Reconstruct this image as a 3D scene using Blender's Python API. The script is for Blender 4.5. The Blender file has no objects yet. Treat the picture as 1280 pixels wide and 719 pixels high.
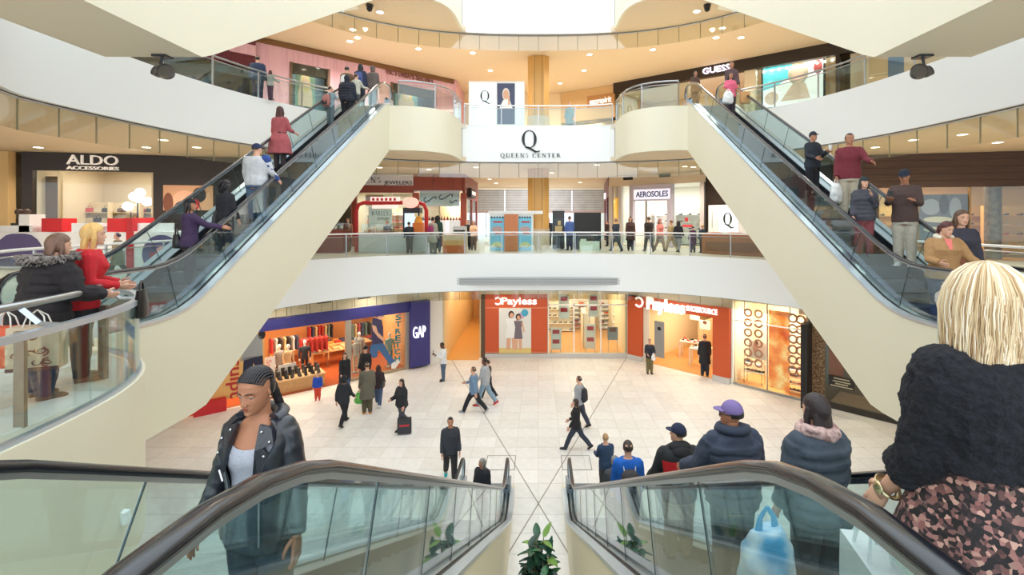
import bpy, bmesh, math, random
from math import sin, cos, pi, radians as R, sqrt, exp
from mathutils import Vector, Matrix, geometry
random.seed(7)
S = bpy.context.scene
COL = S.collection
# ---------------------------------------------------------------- camera
F, CX, HY, EYE, DZ = 595.0, 673.0, 272.5, 1.75, 6.2     # focal length in px, vanishing point, eye height, storey height
cam_d = bpy.data.cameras.new('camera'); cam = bpy.data.objects.new('camera', cam_d); COL.objects.link(cam)
cam.location = (0, 0, EYE); cam.rotation_euler = (R(90), 0, 0)
cam_d.sensor_width = 36; cam_d.lens = F / 1280 * 36
cam_d.shift_x = (640 - CX) / 1280; cam_d.shift_y = (HY - 359.5) / 1280
cam_d.clip_start = .05; cam_d.clip_end = 300
S.camera = cam
# ---------------------------------------------------------------- world: bright overcast daylight through the open glass roof
W = bpy.data.worlds.new('sky'); S.world = W; W.use_nodes = True
bg = W.node_tree.nodes['Background']; bg.inputs[0].default_value = (.86, .94, 1, 1); bg.inputs[1].default_value = 1.25
S.view_settings.view_transform = 'Standard'; S.view_settings.look = 'None'
S.view_settings.gamma = 1; S.view_settings.use_curve_mapping = False
S.view_settings.exposure = 1.0
S.cycles.max_bounces = 8; S.cycles.transparent_max_bounces = 24; S.cycles.diffuse_bounces = 4
S.cycles.caustics_reflective = False; S.cycles.caustics_refractive = False
def lamp(kind, name, loc, power, col=(1, .88, .72), size=1.0, rot=(0, 0, 0), sy=None):
    l = bpy.data.lights.new(name, kind); l.energy = power; l.color = col
    if kind == 'AREA':
        l.size = size
        if sy: l.shape = 'RECTANGLE'; l.size_y = sy
    else: l.shadow_soft_size = size
    o = bpy.data.objects.new(name, l); o.location = loc; o.rotation_euler = rot; COL.objects.link(o); return o

# ---------------------------------------------------------------- helpers
def at(x, y, Y): return Vector(((x - CX) * Y / F, Y, EYE - (y - HY) * Y / F))
def gy(y, z): return (EYE - z) * F / (y - HY)
def gp(x, y, z):
    Y = gy(y, z); return Vector(((x - CX) * Y / F, Y, z))
def lin(c):
    c = c / 255.0
    return c / 12.92 if c <= .04045 else ((c + .055) / 1.055) ** 2.4
MC = {}
def mat(rgb, rough=.6, metal=0, noise=0, scale=8, bump=0, emit=0, key=None, stretch=None, spec=.5, coat=0, kind='noise'):
    k = (rgb, rough, metal, noise, scale, bump, emit, stretch, coat, kind)
    if k in MC: return MC[k]
    m = bpy.data.materials.new('m_%d_%d_%d' % rgb); m.use_nodes = True; nt = m.node_tree; N = nt.nodes; L = nt.links
    b = N['Principled BSDF']; c = tuple(lin(v) for v in rgb) + (1,)
    b.inputs['Base Color'].default_value = c; b.inputs['Roughness'].default_value = rough; b.inputs['Metallic'].default_value = metal
    b.inputs['Coat Weight'].default_value = coat; b.inputs['Coat Roughness'].default_value = .1
    if emit:
        b.inputs['Emission Color'].default_value = c; b.inputs['Emission Strength'].default_value = emit
    if noise or bump:
        tc = N.new('ShaderNodeTexCoord'); mp = N.new('ShaderNodeMapping'); L.new(tc.outputs['Object'], mp.inputs[0])
        if stretch: mp.inputs['Scale'].default_value = stretch
        if kind == 'voronoi':
            t = N.new('ShaderNodeTexVoronoi'); fac = t.outputs['Distance']
        else:
            t = N.new('ShaderNodeTexNoise'); t.inputs['Detail'].default_value = 5; fac = t.outputs[0]
        t.inputs['Scale'].default_value = scale; L.new(mp.outputs[0], t.inputs['Vector'])
        if noise:
            rp = N.new('ShaderNodeMapRange'); rp.inputs[1].default_value = .3; rp.inputs[2].default_value = .7
            rp.inputs[3].default_value = 1 - noise; rp.inputs[4].default_value = 1 + noise; L.new(fac, rp.inputs[0])
            mx = N.new('ShaderNodeMix'); mx.data_type = 'RGBA'; mx.blend_type = 'MULTIPLY'; mx.inputs[0].default_value = 1
            mx.inputs[6].default_value = c; L.new(rp.outputs[0], mx.inputs[7]); L.new(mx.outputs[2], b.inputs['Base Color'])
        if bump:
            bp = N.new('ShaderNodeBump'); bp.inputs['Strength'].default_value = bump; bp.inputs['Distance'].default_value = .02
            L.new(fac, bp.inputs['Height']); L.new(bp.outputs[0], b.inputs['Normal'])
    MC[k] = m; return m
def ramp_mat(stops, scale, kind='noise', rough=.7, stretch=None, coord='Object', detail=3, bump=0, emit=0):
    k = ('ramp', tuple(stops), scale, kind, stretch, emit)
    if k in MC: return MC[k]
    m = bpy.data.materials.new('pattern'); m.use_nodes = True; nt = m.node_tree; N = nt.nodes; L = nt.links
    b = N['Principled BSDF']; b.inputs['Roughness'].default_value = rough
    tc = N.new('ShaderNodeTexCoord'); mp = N.new('ShaderNodeMapping'); L.new(tc.outputs[coord], mp.inputs[0])
    if stretch: mp.inputs['Scale'].default_value = stretch
    if kind == 'voronoi':
        t = N.new('ShaderNodeTexVoronoi'); fac = t.outputs['Distance']
    elif kind == 'cell':
        t = N.new('ShaderNodeTexVoronoi'); sp = N.new('ShaderNodeSeparateColor'); L.new(t.outputs['Color'], sp.inputs[0]); fac = sp.outputs[0]
    elif kind == 'wave':
        t = N.new('ShaderNodeTexWave'); fac = t.outputs['Fac']
    else:
        t = N.new('ShaderNodeTexNoise'); t.inputs['Detail'].default_value = detail; fac = t.outputs[0]
    t.inputs['Scale'].default_value = scale; L.new(mp.outputs[0], t.inputs['Vector'])
    cr = N.new('ShaderNodeValToRGB'); L.new(fac, cr.inputs[0]); L.new(cr.outputs[0], b.inputs['Base Color'])
    if emit: L.new(cr.outputs[0], b.inputs['Emission Color']); b.inputs['Emission Strength'].default_value = emit
    el = cr.color_ramp.elements
    while len(el) < len(stops): el.new(.5)
    for e, (p, c) in zip(el, stops): e.position = p; e.color = tuple(lin(v) for v in c) + (1,)
    if bump:
        bp = N.new('ShaderNodeBump'); bp.inputs['Strength'].default_value = bump; bp.inputs['Distance'].default_value = .03
        L.new(fac, bp.inputs['Height']); L.new(bp.outputs[0], b.inputs['Normal'])
    MC[k] = m; return m
def glass(name, tint, f0=.05, rough=.02):
    if name in MC: return MC[name]
    m = bpy.data.materials.new(name); m.use_nodes = True; nt = m.node_tree; N = nt.nodes; L = nt.links
    N.remove(N['Principled BSDF']); out = N['Material Output']
    tr = N.new('ShaderNodeBsdfTransparent'); tr.inputs[0].default_value = tuple(lin(v) for v in tint) + (1,)
    gl = N.new('ShaderNodeBsdfGlossy'); gl.inputs['Roughness'].default_value = rough; gl.inputs[0].default_value = (.95, .98, 1, 1)
    lw = N.new('ShaderNodeLayerWeight'); lw.inputs[0].default_value = .5
    pw = N.new('ShaderNodeMath'); pw.operation = 'POWER'; pw.inputs[1].default_value = 4.5; L.new(lw.outputs['Facing'], pw.inputs[0])
    ma = N.new('ShaderNodeMath'); ma.operation = 'MULTIPLY_ADD'; ma.inputs[1].default_value = .8; ma.inputs[2].default_value = f0; L.new(pw.outputs[0], ma.inputs[0])
    mx = N.new('ShaderNodeMixShader'); L.new(ma.outputs[0], mx.inputs[0]); L.new(tr.outputs[0], mx.inputs[1]); L.new(gl.outputs[0], mx.inputs[2])
    L.new(mx.outputs[0], out.inputs[0]); MC[name] = m; return m

class MB:
    def __init__(s): s.v = []; s.f = []; s.m = []; s.mi = 0
    def add(s, vs, fs, mi=None):
        n = len(s.v); s.v.extend(tuple(v) for v in vs); s.f.extend(tuple(i + n for i in f) for f in fs)
        s.m.extend([s.mi if mi is None else mi] * len(fs)); return s
    def box(s, x0, x1, y0, y1, z0, z1, mi=None):
        return s.add([(x0,y0,z0),(x1,y0,z0),(x1,y1,z0),(x0,y1,z0),(x0,y0,z1),(x1,y0,z1),(x1,y1,z1),(x0,y1,z1)],
                     [(3,2,1,0),(4,5,6,7),(0,1,5,4),(1,2,6,5),(2,3,7,6),(3,0,4,7)], mi)
    def extr(s, poly, vec, mi=None):
        n = len(poly); p = [Vector(q) for q in poly]; vec = Vector(vec)
        return s.add(p + [q + vec for q in p], [tuple(range(n))[::-1], tuple(range(n, 2*n))] + [(i, (i+1) % n, (i+1) % n + n, i + n) for i in range(n)], mi)
    def loft(s, rings, cap=True, mi=None, close=True):
        n = len(rings[0]); vs = [p for r in rings for p in r]; fs = []
        for i in range(len(rings) - 1):
            for j in range(n if close else n - 1):
                k = (j + 1) % n; fs.append((i*n+j, i*n+k, (i+1)*n+k, (i+1)*n+j))
        if cap: fs += [tuple(range(n))[::-1], tuple(range((len(rings)-1)*n, len(rings)*n))]
        return s.add(vs, fs, mi)
    def tube(s, pts, r, n=8, closed=False, mi=None, flat=1.0, side=None):
        pts = [Vector(p) for p in pts]; rings = []; m = len(pts); prev = None
        for i, p in enumerate(pts):
            a = pts[(i-1) % m] if (closed or i) else p; b = pts[(i+1) % m] if (closed or i < m-1) else p
            t = (b - a).normalized()
            if prev is None:
                u = Vector(side) if side else (Vector((0,0,1)) if abs(t.z) < .9 else Vector((1,0,0)))
            else: u = prev
            u = (u - t * u.dot(t)).normalized(); prev = u; w = t.cross(u)
            rr = r[i] if isinstance(r, (list, tuple)) else r
            rings.append([p + u * (rr * cos(2*pi*j/n)) + w * (rr * flat * sin(2*pi*j/n)) for j in range(n)])
        if closed: rings.append(rings[0])
        return s.loft(rings, cap=not closed, mi=mi)
    def ell(s, c, r, nu=12, nv=8, M=None, mi=None, fn=None):
        c = Vector(c); r = (r, r, r) if not isinstance(r, (tuple, list)) else r; vs = []; fs = []
        for i in range(nv + 1):
            th = pi * i / nv
            for j in range(nu if 0 < i < nv else 1):
                ph = 2*pi*j/nu; d = Vector((sin(th)*cos(ph), sin(th)*sin(ph), cos(th))); k = fn(d) if fn else 1
                q = Vector((d.x*r[0]*k, d.y*r[1]*k, d.z*r[2]*k)); vs.append(c + (M @ q if M else q))
        ix = lambda i, j: 0 if i == 0 else (1 + (nv-1)*nu if i == nv else 1 + (i-1)*nu + j % nu)
        for i in range(nv):
            for j in range(nu):
                if i == 0: fs.append((0, ix(1, j), ix(1, j+1)))
                elif i == nv-1: fs.append((ix(i, j+1), ix(i, j), ix(nv, 0)))
                else: fs.append((ix(i, j), ix(i+1, j), ix(i+1, j+1), ix(i, j+1)))
        return s.add(vs, fs, mi)
    def lathe(s, prof, n=16, c=(0, 0, 0), mi=None):
        return s.loft([[(c[0] + r*cos(2*pi*j/n), c[1] + r*sin(2*pi*j/n), c[2] + z) for j in range(n)] for r, z in prof], mi=mi)
    def xf(s, M):
        s.v = [tuple(M @ Vector(v)) for v in s.v]; return s
    def merge(s, o, M=None, mi=None):
        return s.add([M @ Vector(v) for v in o.v] if M else o.v, o.f, mi) if mi is not None else s._mm(o, M)
    def _mm(s, o, M):
        n = len(s.v); s.v.extend(tuple(M @ Vector(v)) if M else v for v in o.v); s.f.extend(tuple(i+n for i in f) for f in o.f); s.m.extend(o.m); return s
    def mesh(s, name, mats, smooth=None, recalc=True):
        me = bpy.data.meshes.new(name); me.from_pydata(s.v, [], s.f)
        for m in (mats if isinstance(mats, (list, tuple)) else [mats]): me.materials.append(m)
        if any(s.m): me.polygons.foreach_set('material_index', s.m)
        if recalc and len(s.f) < 30000:
            bm = bmesh.new(); bm.from_mesh(me); bmesh.ops.recalc_face_normals(bm, faces=bm.faces[:]); bm.to_mesh(me); bm.free()
        if smooth is not None:
            me.polygons.foreach_set('use_smooth', [True] * len(me.polygons))
            if smooth < 180: me.set_sharp_from_angle(angle=R(smooth))
        me.update(); return me
    def build(s, name, mats, parent=None, smooth=None, loc=None, label=None, world=False, recalc=True):
        if world and parent is not None:
            M = (Matrix.Translation(parent.location) @ Matrix.Rotation(parent.rotation_euler.z, 4, 'Z')).inverted(); s.xf(M)
        o = bpy.data.objects.new(name, s.mesh(name, mats, smooth, recalc)); COL.objects.link(o)
        if parent: o.parent = parent
        if loc is not None: o.location = loc
        if label: o['label'] = label
        return o
def tag(o, label=None, cat=None, group=None, kind=None):
    if label: o['label'] = label
    if cat: o['category'] = cat
    if group: o['group'] = group
    if kind: o['kind'] = kind
    return o
def thing(name, label, cat, loc=(0, 0, 0), rz=0, group=None, kind=None):
    o = bpy.data.objects.new(name, None); COL.objects.link(o); o.location = loc; o.rotation_euler = (0, 0, rz); o.empty_display_size = .2
    return tag(o, label, cat, group, kind)
def struct(mb, name, m, smooth=None, label=None):
    o = mb.build(name, m, smooth=smooth); o['kind'] = 'structure'
    if label: o['label'] = label
    return o
def inst(o, parent, loc=None, rz=0, name=None):
    c = o.copy(); COL.objects.link(c); c.parent = parent
    if loc is not None: c.location = loc
    c.rotation_euler = (0, 0, rz); return c
def dup(root, loc, rz=0, label=None):
    r = root.copy(); COL.objects.link(r); r.location = loc; r.rotation_euler = (0, 0, rz)
    if label: r['label'] = label
    for ch in list(root.children):
        c = ch.copy(); COL.objects.link(c); c.parent = r
        for g in list(ch.children):
            d = g.copy(); COL.objects.link(d); d.parent = c
    return r
# evaluation scene for text and remeshing
TMP = bpy.data.scenes.new('tmp')
def evaluated(ob):
    TMP.collection.objects.link(ob); vl = TMP.view_layers[0]; vl.update(); dg = vl.depsgraph
    me = bpy.data.meshes.new_from_object(ob.evaluated_get(dg)); TMP.collection.objects.unlink(ob); return me
def remesh(mb, voxel, smooth=2, mi=0):
    me = mb.mesh('t', []); ob = bpy.data.objects.new('t', me)
    md = ob.modifiers.new('r', 'REMESH'); md.mode = 'VOXEL'; md.voxel_size = voxel
    if smooth: sm = ob.modifiers.new('s', 'SMOOTH'); sm.iterations = smooth; sm.factor = .5
    e = evaluated(ob); out = MB(); out.v = [tuple(v.co) for v in e.vertices]; out.f = [tuple(p.vertices) for p in e.polygons]; out.m = [mi] * len(out.f)
    bpy.data.objects.remove(ob); bpy.data.meshes.remove(me); bpy.data.meshes.remove(e); return out
def text_mb(s, h, ext=.01, bold=0, space=1.0, width=None, shear=0):
    """lettering centred on the origin in the local x (right) / z (up) plane, facing -y; h is the cap height"""
    cu = bpy.data.curves.new('t', 'FONT'); cu.body = s; cu.size = 1; cu.align_x = 'CENTER'; cu.extrude = .5; cu.offset = bold; cu.resolution_u = 3
    cu.space_character = space; cu.shear = shear
    ob = bpy.data.objects.new('t', cu); me = evaluated(ob); mb = MB()
    if len(me.vertices):
        xs = [v.co.x for v in me.vertices]; ys = [v.co.y for v in me.vertices]
        k = h / .729; kx = k if width is None else width / max(1e-6, max(xs) - min(xs)); cxm = (max(xs) + min(xs)) / 2
        mb.v = [((v.co.x - cxm) * kx, -v.co.z * 2 * ext, v.co.y * k - h / 2) for v in me.vertices]
        mb.f = [tuple(p.vertices) for p in me.polygons]; mb.m = [0] * len(mb.f)
    bpy.data.objects.remove(ob); bpy.data.curves.remove(cu); bpy.data.meshes.remove(me); return mb
def serif_mb(s, h, th=.006, gap=.35, heavy=.17):
    """capital letters with thick stems, thin hairlines and serifs (x/z plane, facing -y)"""
    G = {'U': [('v', .12, 0, 1), ('t', .7, 0, 1), ('bowl',)], 'E': [('v', .12, 0, 1), ('h', 0, 1, 0, .62), ('h', .5, 1, .1, .5), ('h', 1, 1, 0, .62)],
         'N': [('t', .12, 0, 1), ('d', .1, 1, .72, 0), ('t', .72, 0, 1)], 'T': [('v', .36, 0, 1), ('h', 1, 1, 0, .72)],
         'R': [('v', .12, 0, 1), ('arc', .12, .5), ('d', .35, .5, .75, 0)], 'C': [('o', 1)], 'Q': [('o', 0), ('tail',)], 'S': [('s',)],
         'W': [('d', .08, 1, .3, .03), ('l', .3, .03, .5, .85), ('d', .5, .85, .7, .03), ('l', .7, .03, .95, 1), ('h', .98, 1, -.05, .2), ('h', .98, 1, .8, 1.05)],
         'M': [('t', .1, 0, 1), ('d', .1, 1, .45, .1), ('l', .45, .1, .8, 1), ('v', .85, 0, 1)], 'A': [('l', 0, 0, .4, 1), ('d', .4, 1, .82, 0), ('h', .35, 1, .15, .6)],
         'L': [('v', .12, 0, 1), ('h', 0, 1, 0, .6)], ' ': []}
    WD = {'U': .8, 'E': .64, 'N': .84, 'T': .72, 'R': .78, 'C': .8, 'Q': .92, 'S': .56, 'M': .95, 'W': 1.02, 'J': .5, 'A': .84, 'L': .62, ' ': .25}
    mb = MB(); x = 0; W1, W2 = heavy, .05
    def st(x0, z0, x1, z1, w, vert):
        if vert: mb.extr([((x0 - w/2)*h, 0, z0*h), ((x0 + w/2)*h, 0, z0*h), ((x1 + w/2)*h, 0, z1*h), ((x1 - w/2)*h, 0, z1*h)], (0, -th, 0))
        else: mb.extr([(x0*h, 0, (z0 - w/2)*h), (x1*h, 0, (z1 - w/2)*h), (x1*h, 0, (z1 + w/2)*h), (x0*h, 0, (z0 + w/2)*h)], (0, -th, 0))
    def arc(cx, cz, rx, rz, a0, a1, n=20, thick=W1):
        pr = None
        for i in range(n + 1):
            a = a0 + (a1 - a0)*i/n; t = W2 + (thick - W2)*abs(cos(a))**1.5
            o = ((cx + (rx)*cos(a))*h, 0, (cz + rz*sin(a))*h); q = ((cx + (rx - t)*cos(a))*h, 0, (cz + (rz - W2)*sin(a))*h)
            if pr: mb.extr([pr[0], o, q, pr[1]], (0, -th, 0))
            pr = (o, q)
    for ch in s:
        for g in G[ch]:
            k = g[0]
            if k in 'vt': 
                w = W1 if k == 'v' else W2*1.2; st(x + g[1], g[2], x + g[1], g[3], w, True)
                for zz in (0.02, .98):
                    if not (ch == 'U' and zz < .5): st(x + g[1] - .13, zz, x + g[1] + .13, zz, .045, False)
            elif k == 'h':
                st(x + g[3], min(max(g[1], .025), .975), x + g[4], min(max(g[1], .025), .975), .05, False)
                if g[1] in (0, 1): st(x + g[4] - .03, .11 if g[1] == 0 else .89, x + g[4] - .03 , .02 if g[1] == 0 else .98, .05, True)
                if ch == 'T': st(x + .03, .85, x + .03, .98, .05, True)
            elif k == 'd': st(x + g[1], g[2], x + g[3], g[4], W1, True)
            elif k == 'l': st(x + g[1], g[2], x + g[3], g[4], W2*1.2, True)
            elif k == 'bowl': arc(x + .41, .3, .37, .32, pi, 2*pi); 
            elif k == 'arc': arc(x + .3, .74, .3, .26, -pi/2, pi/2)
            elif k == 'o': 
                a = (R(45), R(315)) if g[1] else (0, 2*pi); arc(x + .44, .5, .44, .53, *a, n=36)
                if g[1]: st(x + .74, .72, x + .74, .98, .05, True)
            elif k == 's': 
                arc(x + .26, .74, .24, .27, R(30), R(230), 14, .12); arc(x + .26, .26, .26, .28, R(-150), R(60), 14, .14)
            elif k == 'tail': mb.extr([((x+.38)*h, 0, .06*h), ((x+.55)*h, 0, -.02*h), ((x+.85)*h, 0, -.2*h), ((x+1.08)*h, 0, -.17*h), ((x+1.08)*h, 0, -.22*h), ((x+.8)*h, 0, -.3*h), ((x+.45)*h, 0, -.1*h), ((x+.2)*h, 0, .0), ((x+.2)*h, 0, .05*h)], (0, -th, 0))
        x += WD[ch] + gap
    x -= gap; mb.v = [(v[0] - x*h/2, v[1], v[2] - h/2) for v in mb.v]; return mb

# ---------------------------------------------------------------- materials
WHITE = mat((244, 245, 245), .55); FASCIA = mat((243, 244, 244), .5); CREAM = mat((230, 223, 200), .6, noise=.015, scale=.7)
CEIL = mat((226, 208, 178), .7); TILE = [mat((235, 233, 230), .42, noise=.05, scale=5), mat((231, 228, 224), .45, noise=.05, scale=4), mat((239, 237, 234), .4, noise=.04, scale=6)]
ALU = mat((180, 186, 192), .4, 1.0); STEEL = mat((170, 174, 178), .28, 1.0); DKMETAL = mat((70, 76, 84), .35, .9); BLACK = mat((22, 22, 24), .45)
RUBBER = mat((20, 22, 30), .26, coat=.4); DECKM = mat((176, 184, 192), .33, .9); STEPM = ramp_mat([(.0, (44, 48, 54)), (.5, (70, 76, 82))], 60, 'wave', .45)
GL_RAIL = glass('rail_glass', (238, 247, 246), .05); GL_ESC = glass('escalator_glass', (237, 248, 249), .07); GL_SHOP = glass('shop_glass', (240, 246, 244), .03)
GL_DRAFT = glass('draft_glass', (244, 243, 236), .08, .05)
WOODF = mat((208, 150, 92), .35, noise=.1, scale=3, stretch=(1, 6, 1))
# ================================================================ STRUCTURE
L0, L1, L2, L3 = -DZ, 0.0, DZ, 2*DZ; FB = 1.75          # floor levels, fascia depth
def ring_pt(t):
    c, s_ = cos(t), sin(t); return (11.4*math.copysign(abs(c)**(2/2.6), c), 11 + 12*abs(s_)**(2/2.6))
def chaikin(p, n=2):
    for _ in range(n):
        q = [p[0]]
        for a, b in zip(p, p[1:]):
            q += [(a[0]*.75 + b[0]*.25, a[1]*.75 + b[1]*.25), (a[0]*.25 + b[0]*.75, a[1]*.25 + b[1]*.75)]
        p = q + [p[-1]]
    return p
NOSE = chaikin([(3.93, -3), (3.93, 2), (3.93, 3.5), (4.0, 4.2), (4.15, 4.85), (4.5, 5.5), (5.1, 6.05), (5.93, 6.4)])
NOSE2 = [(x, y - 1.0) for x, y in NOSE]
SIDE = [(7.64, 6.4)] + chaikin([(8.2, 6.7), (9.5, 8), (10.8, 9.4), (11.35, 10.4), (11.4, 11)], 1)
RING = [ring_pt(pi/2*i/30) for i in range(1, 31)]
BUMP = chaikin([(5.93, 18.9), (5.0, 19.0), (4.3, 19.35), (3.8, 20.0), (3.62, 20.9), (3.6, 22.4)])
mir = lambda pts: [(-x, y) for x, y in pts][::-1]
def edge(bump):
    r = NOSE + SIDE if not bump else NOSE2 + [(7.64, 5.4)] + SIDE[1:]
    if bump:
        ro = [p for p in RING if p[0] > 8.0]; ri = [p for p in RING if p[0] < 3.5]
        r = r + ro + [(7.64, 20.3), (7.64, 18.9)] + BUMP + ri
    else: r = r + RING
    return r + mir(r)[1:]
def offs(pts, d):
    out = []
    for i, p in enumerate(pts):
        a = Vector(pts[max(i-1, 0)]); b = Vector(pts[min(i+1, len(pts)-1)]); t = (b - a).normalized()
        out.append((p[0] + t.y*d, p[1] - t.x*d))          # +d = right of travel = away from the void (travel right -> left)
    return out
def slab(name, cname, pts, z, ztop_mat, cmat):
    pts = offs(pts, .02)
    poly = pts + [(-34, -3), (-34, 52), (34, 52), (34, -3)]
    for nm, zz, m in ((name, z, ztop_mat), (cname, z - FB + .015, cmat)):
        if nm is None: continue
        vs = [Vector((x, y, zz)) for x, y in poly]; tr = geometry.tessellate_polygon([vs])
        mb = MB(); n = len(vs); dz = -.2 if nm == name else .2
        mb.v = [tuple(v) for v in vs] + [(v.x, v.y, v.z + dz) for v in vs]
        mb.f = [tuple(t) for t in tr] + [tuple(i + n for i in t[::-1]) for t in tr] + [(i, (i+1) % n, (i+1) % n + n, i + n) for i in range(n)]
        mb.m = [0]*len(mb.f); struct(mb, nm, m)
def band(mb, pts, z0, z1, th):
    o = offs(pts, th); mb.loft([[(p[0], p[1], z0), (q[0], q[1], z0), (q[0], q[1], z1), (p[0], p[1], z1)] for p, q in zip(pts, o)]); return mb
# floors, ceilings
fl = MB(); fl.box(-34, 34, -6, 52, L0 - .3, L0 - .006); struct(fl, 'floor', mat((206, 200, 190), .4))
slab('floor_middle', 'ceiling_lower', edge(False), L1 - .004, mat((222, 214, 200), .35), CEIL)
slab('floor_upper', 'ceiling_middle', edge(True), L2, mat((222, 214, 200), .4), CEIL)
E3 = RING[:]; ro = [p for p in RING if p[0] > 8.0]; E3 = [(11.4, -3), (11.4, 11)] + ro + [(7.64, 20.3), (7.64, 18.9)] + BUMP + [p for p in RING if p[0] < 3.5]
slab('floor_top', 'ceiling_upper', E3 + mir(E3)[1:], L3, mat((222, 214, 200), .4), CEIL)
nf = MB(); nf.box(-3.93, 3.93, -3, 0, -.3, 0); nf.box(-.69, .69, 0, .75, -.3, 0); nf.box(-3.93, -2.42, 0, .75, -.3, 0); nf.box(2.42, 3.93, 0, .75, -.3, 0)
struct(nf, 'floor_landing', mat((222, 214, 200), .4))
# fascias
for z, bumpy, w in ((L1, False, 1), (L2, True, 2), (L3, True, 3)):
    mid = SIDE[1:] + ([p for p in RING if p[0] > 8.0] if bumpy else RING + mir(RING)[1:])
    wh = MB()
    if bumpy:
        band(wh, mid, z - FB, z + .02, .12); band(wh, mir(mid), z - FB, z + .02, .12); c_ = [p for p in RING if p[0] < 3.6]; band(wh, [(3.6, 22.55)] + c_ + mir(c_)[1:] + [(-3.6, 22.55)], z - FB, z + .02, .12)
    else: band(wh, mid + mir(SIDE[1:])[1:], z - FB, z + .02, .12)
    struct(wh, 'trim_%d' % w, FASCIA, smooth=40, label='white curved balcony fascia')
    cr = MB()
    if w < 3:
        ns = NOSE + [SIDE[0]] if w == 1 else NOSE2 + [(7.64, 5.4)]
        for n_ in (ns, mir(ns)): band(cr, n_, z - FB, z + .02, .12)
        if w == 1: cr.box(-3.93, 3.93, -.1, 0, -.9, -.3)
    if bumpy:
        for n_ in ([(7.64, 20.3), (7.64, 18.9)] + BUMP, mir([(7.64, 20.3), (7.64, 18.9)] + BUMP)): band(cr, n_, z - FB, z + .02, .12)
    struct(cr, 'trim_%d' % (w + 3), CREAM, smooth=40, label='cream curved landing fascia')
# outer shell
for nm, b in (('wall_back', (-34.3, 34.3, 52, 52.3)), ('wall_left', (-34.3, -34, -6, 52.3)), ('wall_right', (34, 34.3, -6, 52.3))):
    m_ = MB(); m_.box(b[0], b[1], b[2], b[3], L0 - .3, L3 + 4.5); struct(m_, nm, mat((225, 208, 176), .7))
# ground floor tiles: the nearest 300 are pieces, the rest joined
tiles = []; T = .75
for iy in range(6, 40):
    for ix in range(-22, 22):
        x0, y0 = ix*T, iy*T; xc, yc = x0 + T/2, y0 + T/2
        px_ = CX + xc*F/yc; py_ = HY + 7.95*F/yc
        if -20 < px_ < 1300 and py_ < 760 and abs(xc) < 17 and not (abs(abs(xc) - 1.55) < 1.0 and yc < 13.6): tiles.append((yc + abs(xc)*.25, x0, y0))
tiles.sort(); root_floor = bpy.data.objects['floor']
tmb = MB(); tmb.box(.006, T - .006, .006, T - .006, -.006, 0); tmesh = [tmb.mesh('floor_tile', m_) for m_ in TILE]
for d, x0, y0 in tiles[:300]:
    o = bpy.data.objects.new('floor_tile', random.choice(tmesh)); COL.objects.link(o); o.parent = root_floor; o.location = (x0, y0, L0)
rest = MB()
for d, x0, y0 in tiles[300:]: rest.box(x0 + .006, x0 + T - .006, y0 + .006, y0 + T - .006, L0 - .006, L0, random.randrange(3))
o = rest.build('floor_tiles', TILE, root_floor, recalc=False); o['kind'] = 'stuff'
for sg in (1, -1):      # thin dark inlay lines crossing on the plaza
    for a0, b0 in (((-3.2*sg, 4.4), (5.2*sg, 27.6)),):
        d = (Vector(b0) - Vector(a0)).normalized(); nn = Vector((-d.y, d.x))*.016
        m_ = MB(); m_.extr([(a0[0]+nn.x, a0[1]+nn.y, L0), (b0[0]+nn.x, b0[1]+nn.y, L0), (b0[0]-nn.x, b0[1]-nn.y, L0), (a0[0]-nn.x, a0[1]-nn.y, L0)], (0, 0, .004)); m_.build('inlay_strip', mat((156, 148, 138), .5), root_floor)
for sg in (1, -1):
    for (x0, x1, y0, y1) in ((.75, 1.7, 15, 15.02), (.75, 1.7, 15.9, 15.92), (.75, .77, 15, 15.92), (1.68, 1.7, 15, 15.92)): m_ = MB(); m_.box(min(x0*sg, x1*sg), max(x0*sg, x1*sg), y0, y1, L0, L0 + .006); m_.build('access_panel_edge', mat((120, 116, 110), .5), root_floor)
# middle floor tiles on the near landings
mb_ = MB(); mb_.box(.005, .595, .005, .595, -.004, .004); lt = [mb_.mesh('floor_tile', m_) for m_ in TILE]; fm = bpy.data.objects['floor_middle']
def nose_x(y):
    for a, b in zip(NOSE, NOSE[1:]):
        if a[1] <= y <= b[1]: return a[0] + (b[0] - a[0])*(y - a[1])/max(1e-6, b[1] - a[1])
    return 99 if y > 6 else 3.93
for ix in range(5):
    for iy in range(9):
        for sg in (-1, 1):
            x0, y0 = 4.3 + ix*.6, 1.2 + iy*.6
            if any(x_ < nose_x(y_) + .1 for x_, y_ in ((x0, y0), (x0, y0 + .6))): continue
            o = bpy.data.objects.new('floor_tile', random.choice(lt)); COL.objects.link(o); o.parent = fm; o.location = (x0 if sg > 0 else -x0 - .6, y0, 0)
# ---- columns
for z0, nm in ((L1, 'column'), (L2, 'column')):
    c = MB(); w = .58; oct_ = [(w*a, w*b) for a, b in ((-.55, -1), (.55, -1), (1, -.55), (1, .55), (.55, 1), (-.55, 1), (-1, .55), (-1, -.55))]
    c.extr([(x, y, 0) for x, y in oct_], (0, 0, DZ - FB)); o = struct(c, nm, mat((216, 168, 96), .4, noise=.05, scale=2, stretch=(4, 4, .4)), label='golden wood clad column'); o.location = (0, 26.6, z0)
    b_ = MB(); b_.extr([(x*1.06, y*1.06, 0) for x, y in oct_], (0, 0, 1.15)); b_.build('plinth', mat((206, 190, 166), .4, noise=.06), o)
    for x in (-.2, .2): g_ = MB(); g_.box(x - .012, x + .012, -w - .008, -w + .01, 1.15, DZ - FB); g_.build('panel_joint', mat((150, 108, 52), .5), o)
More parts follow.
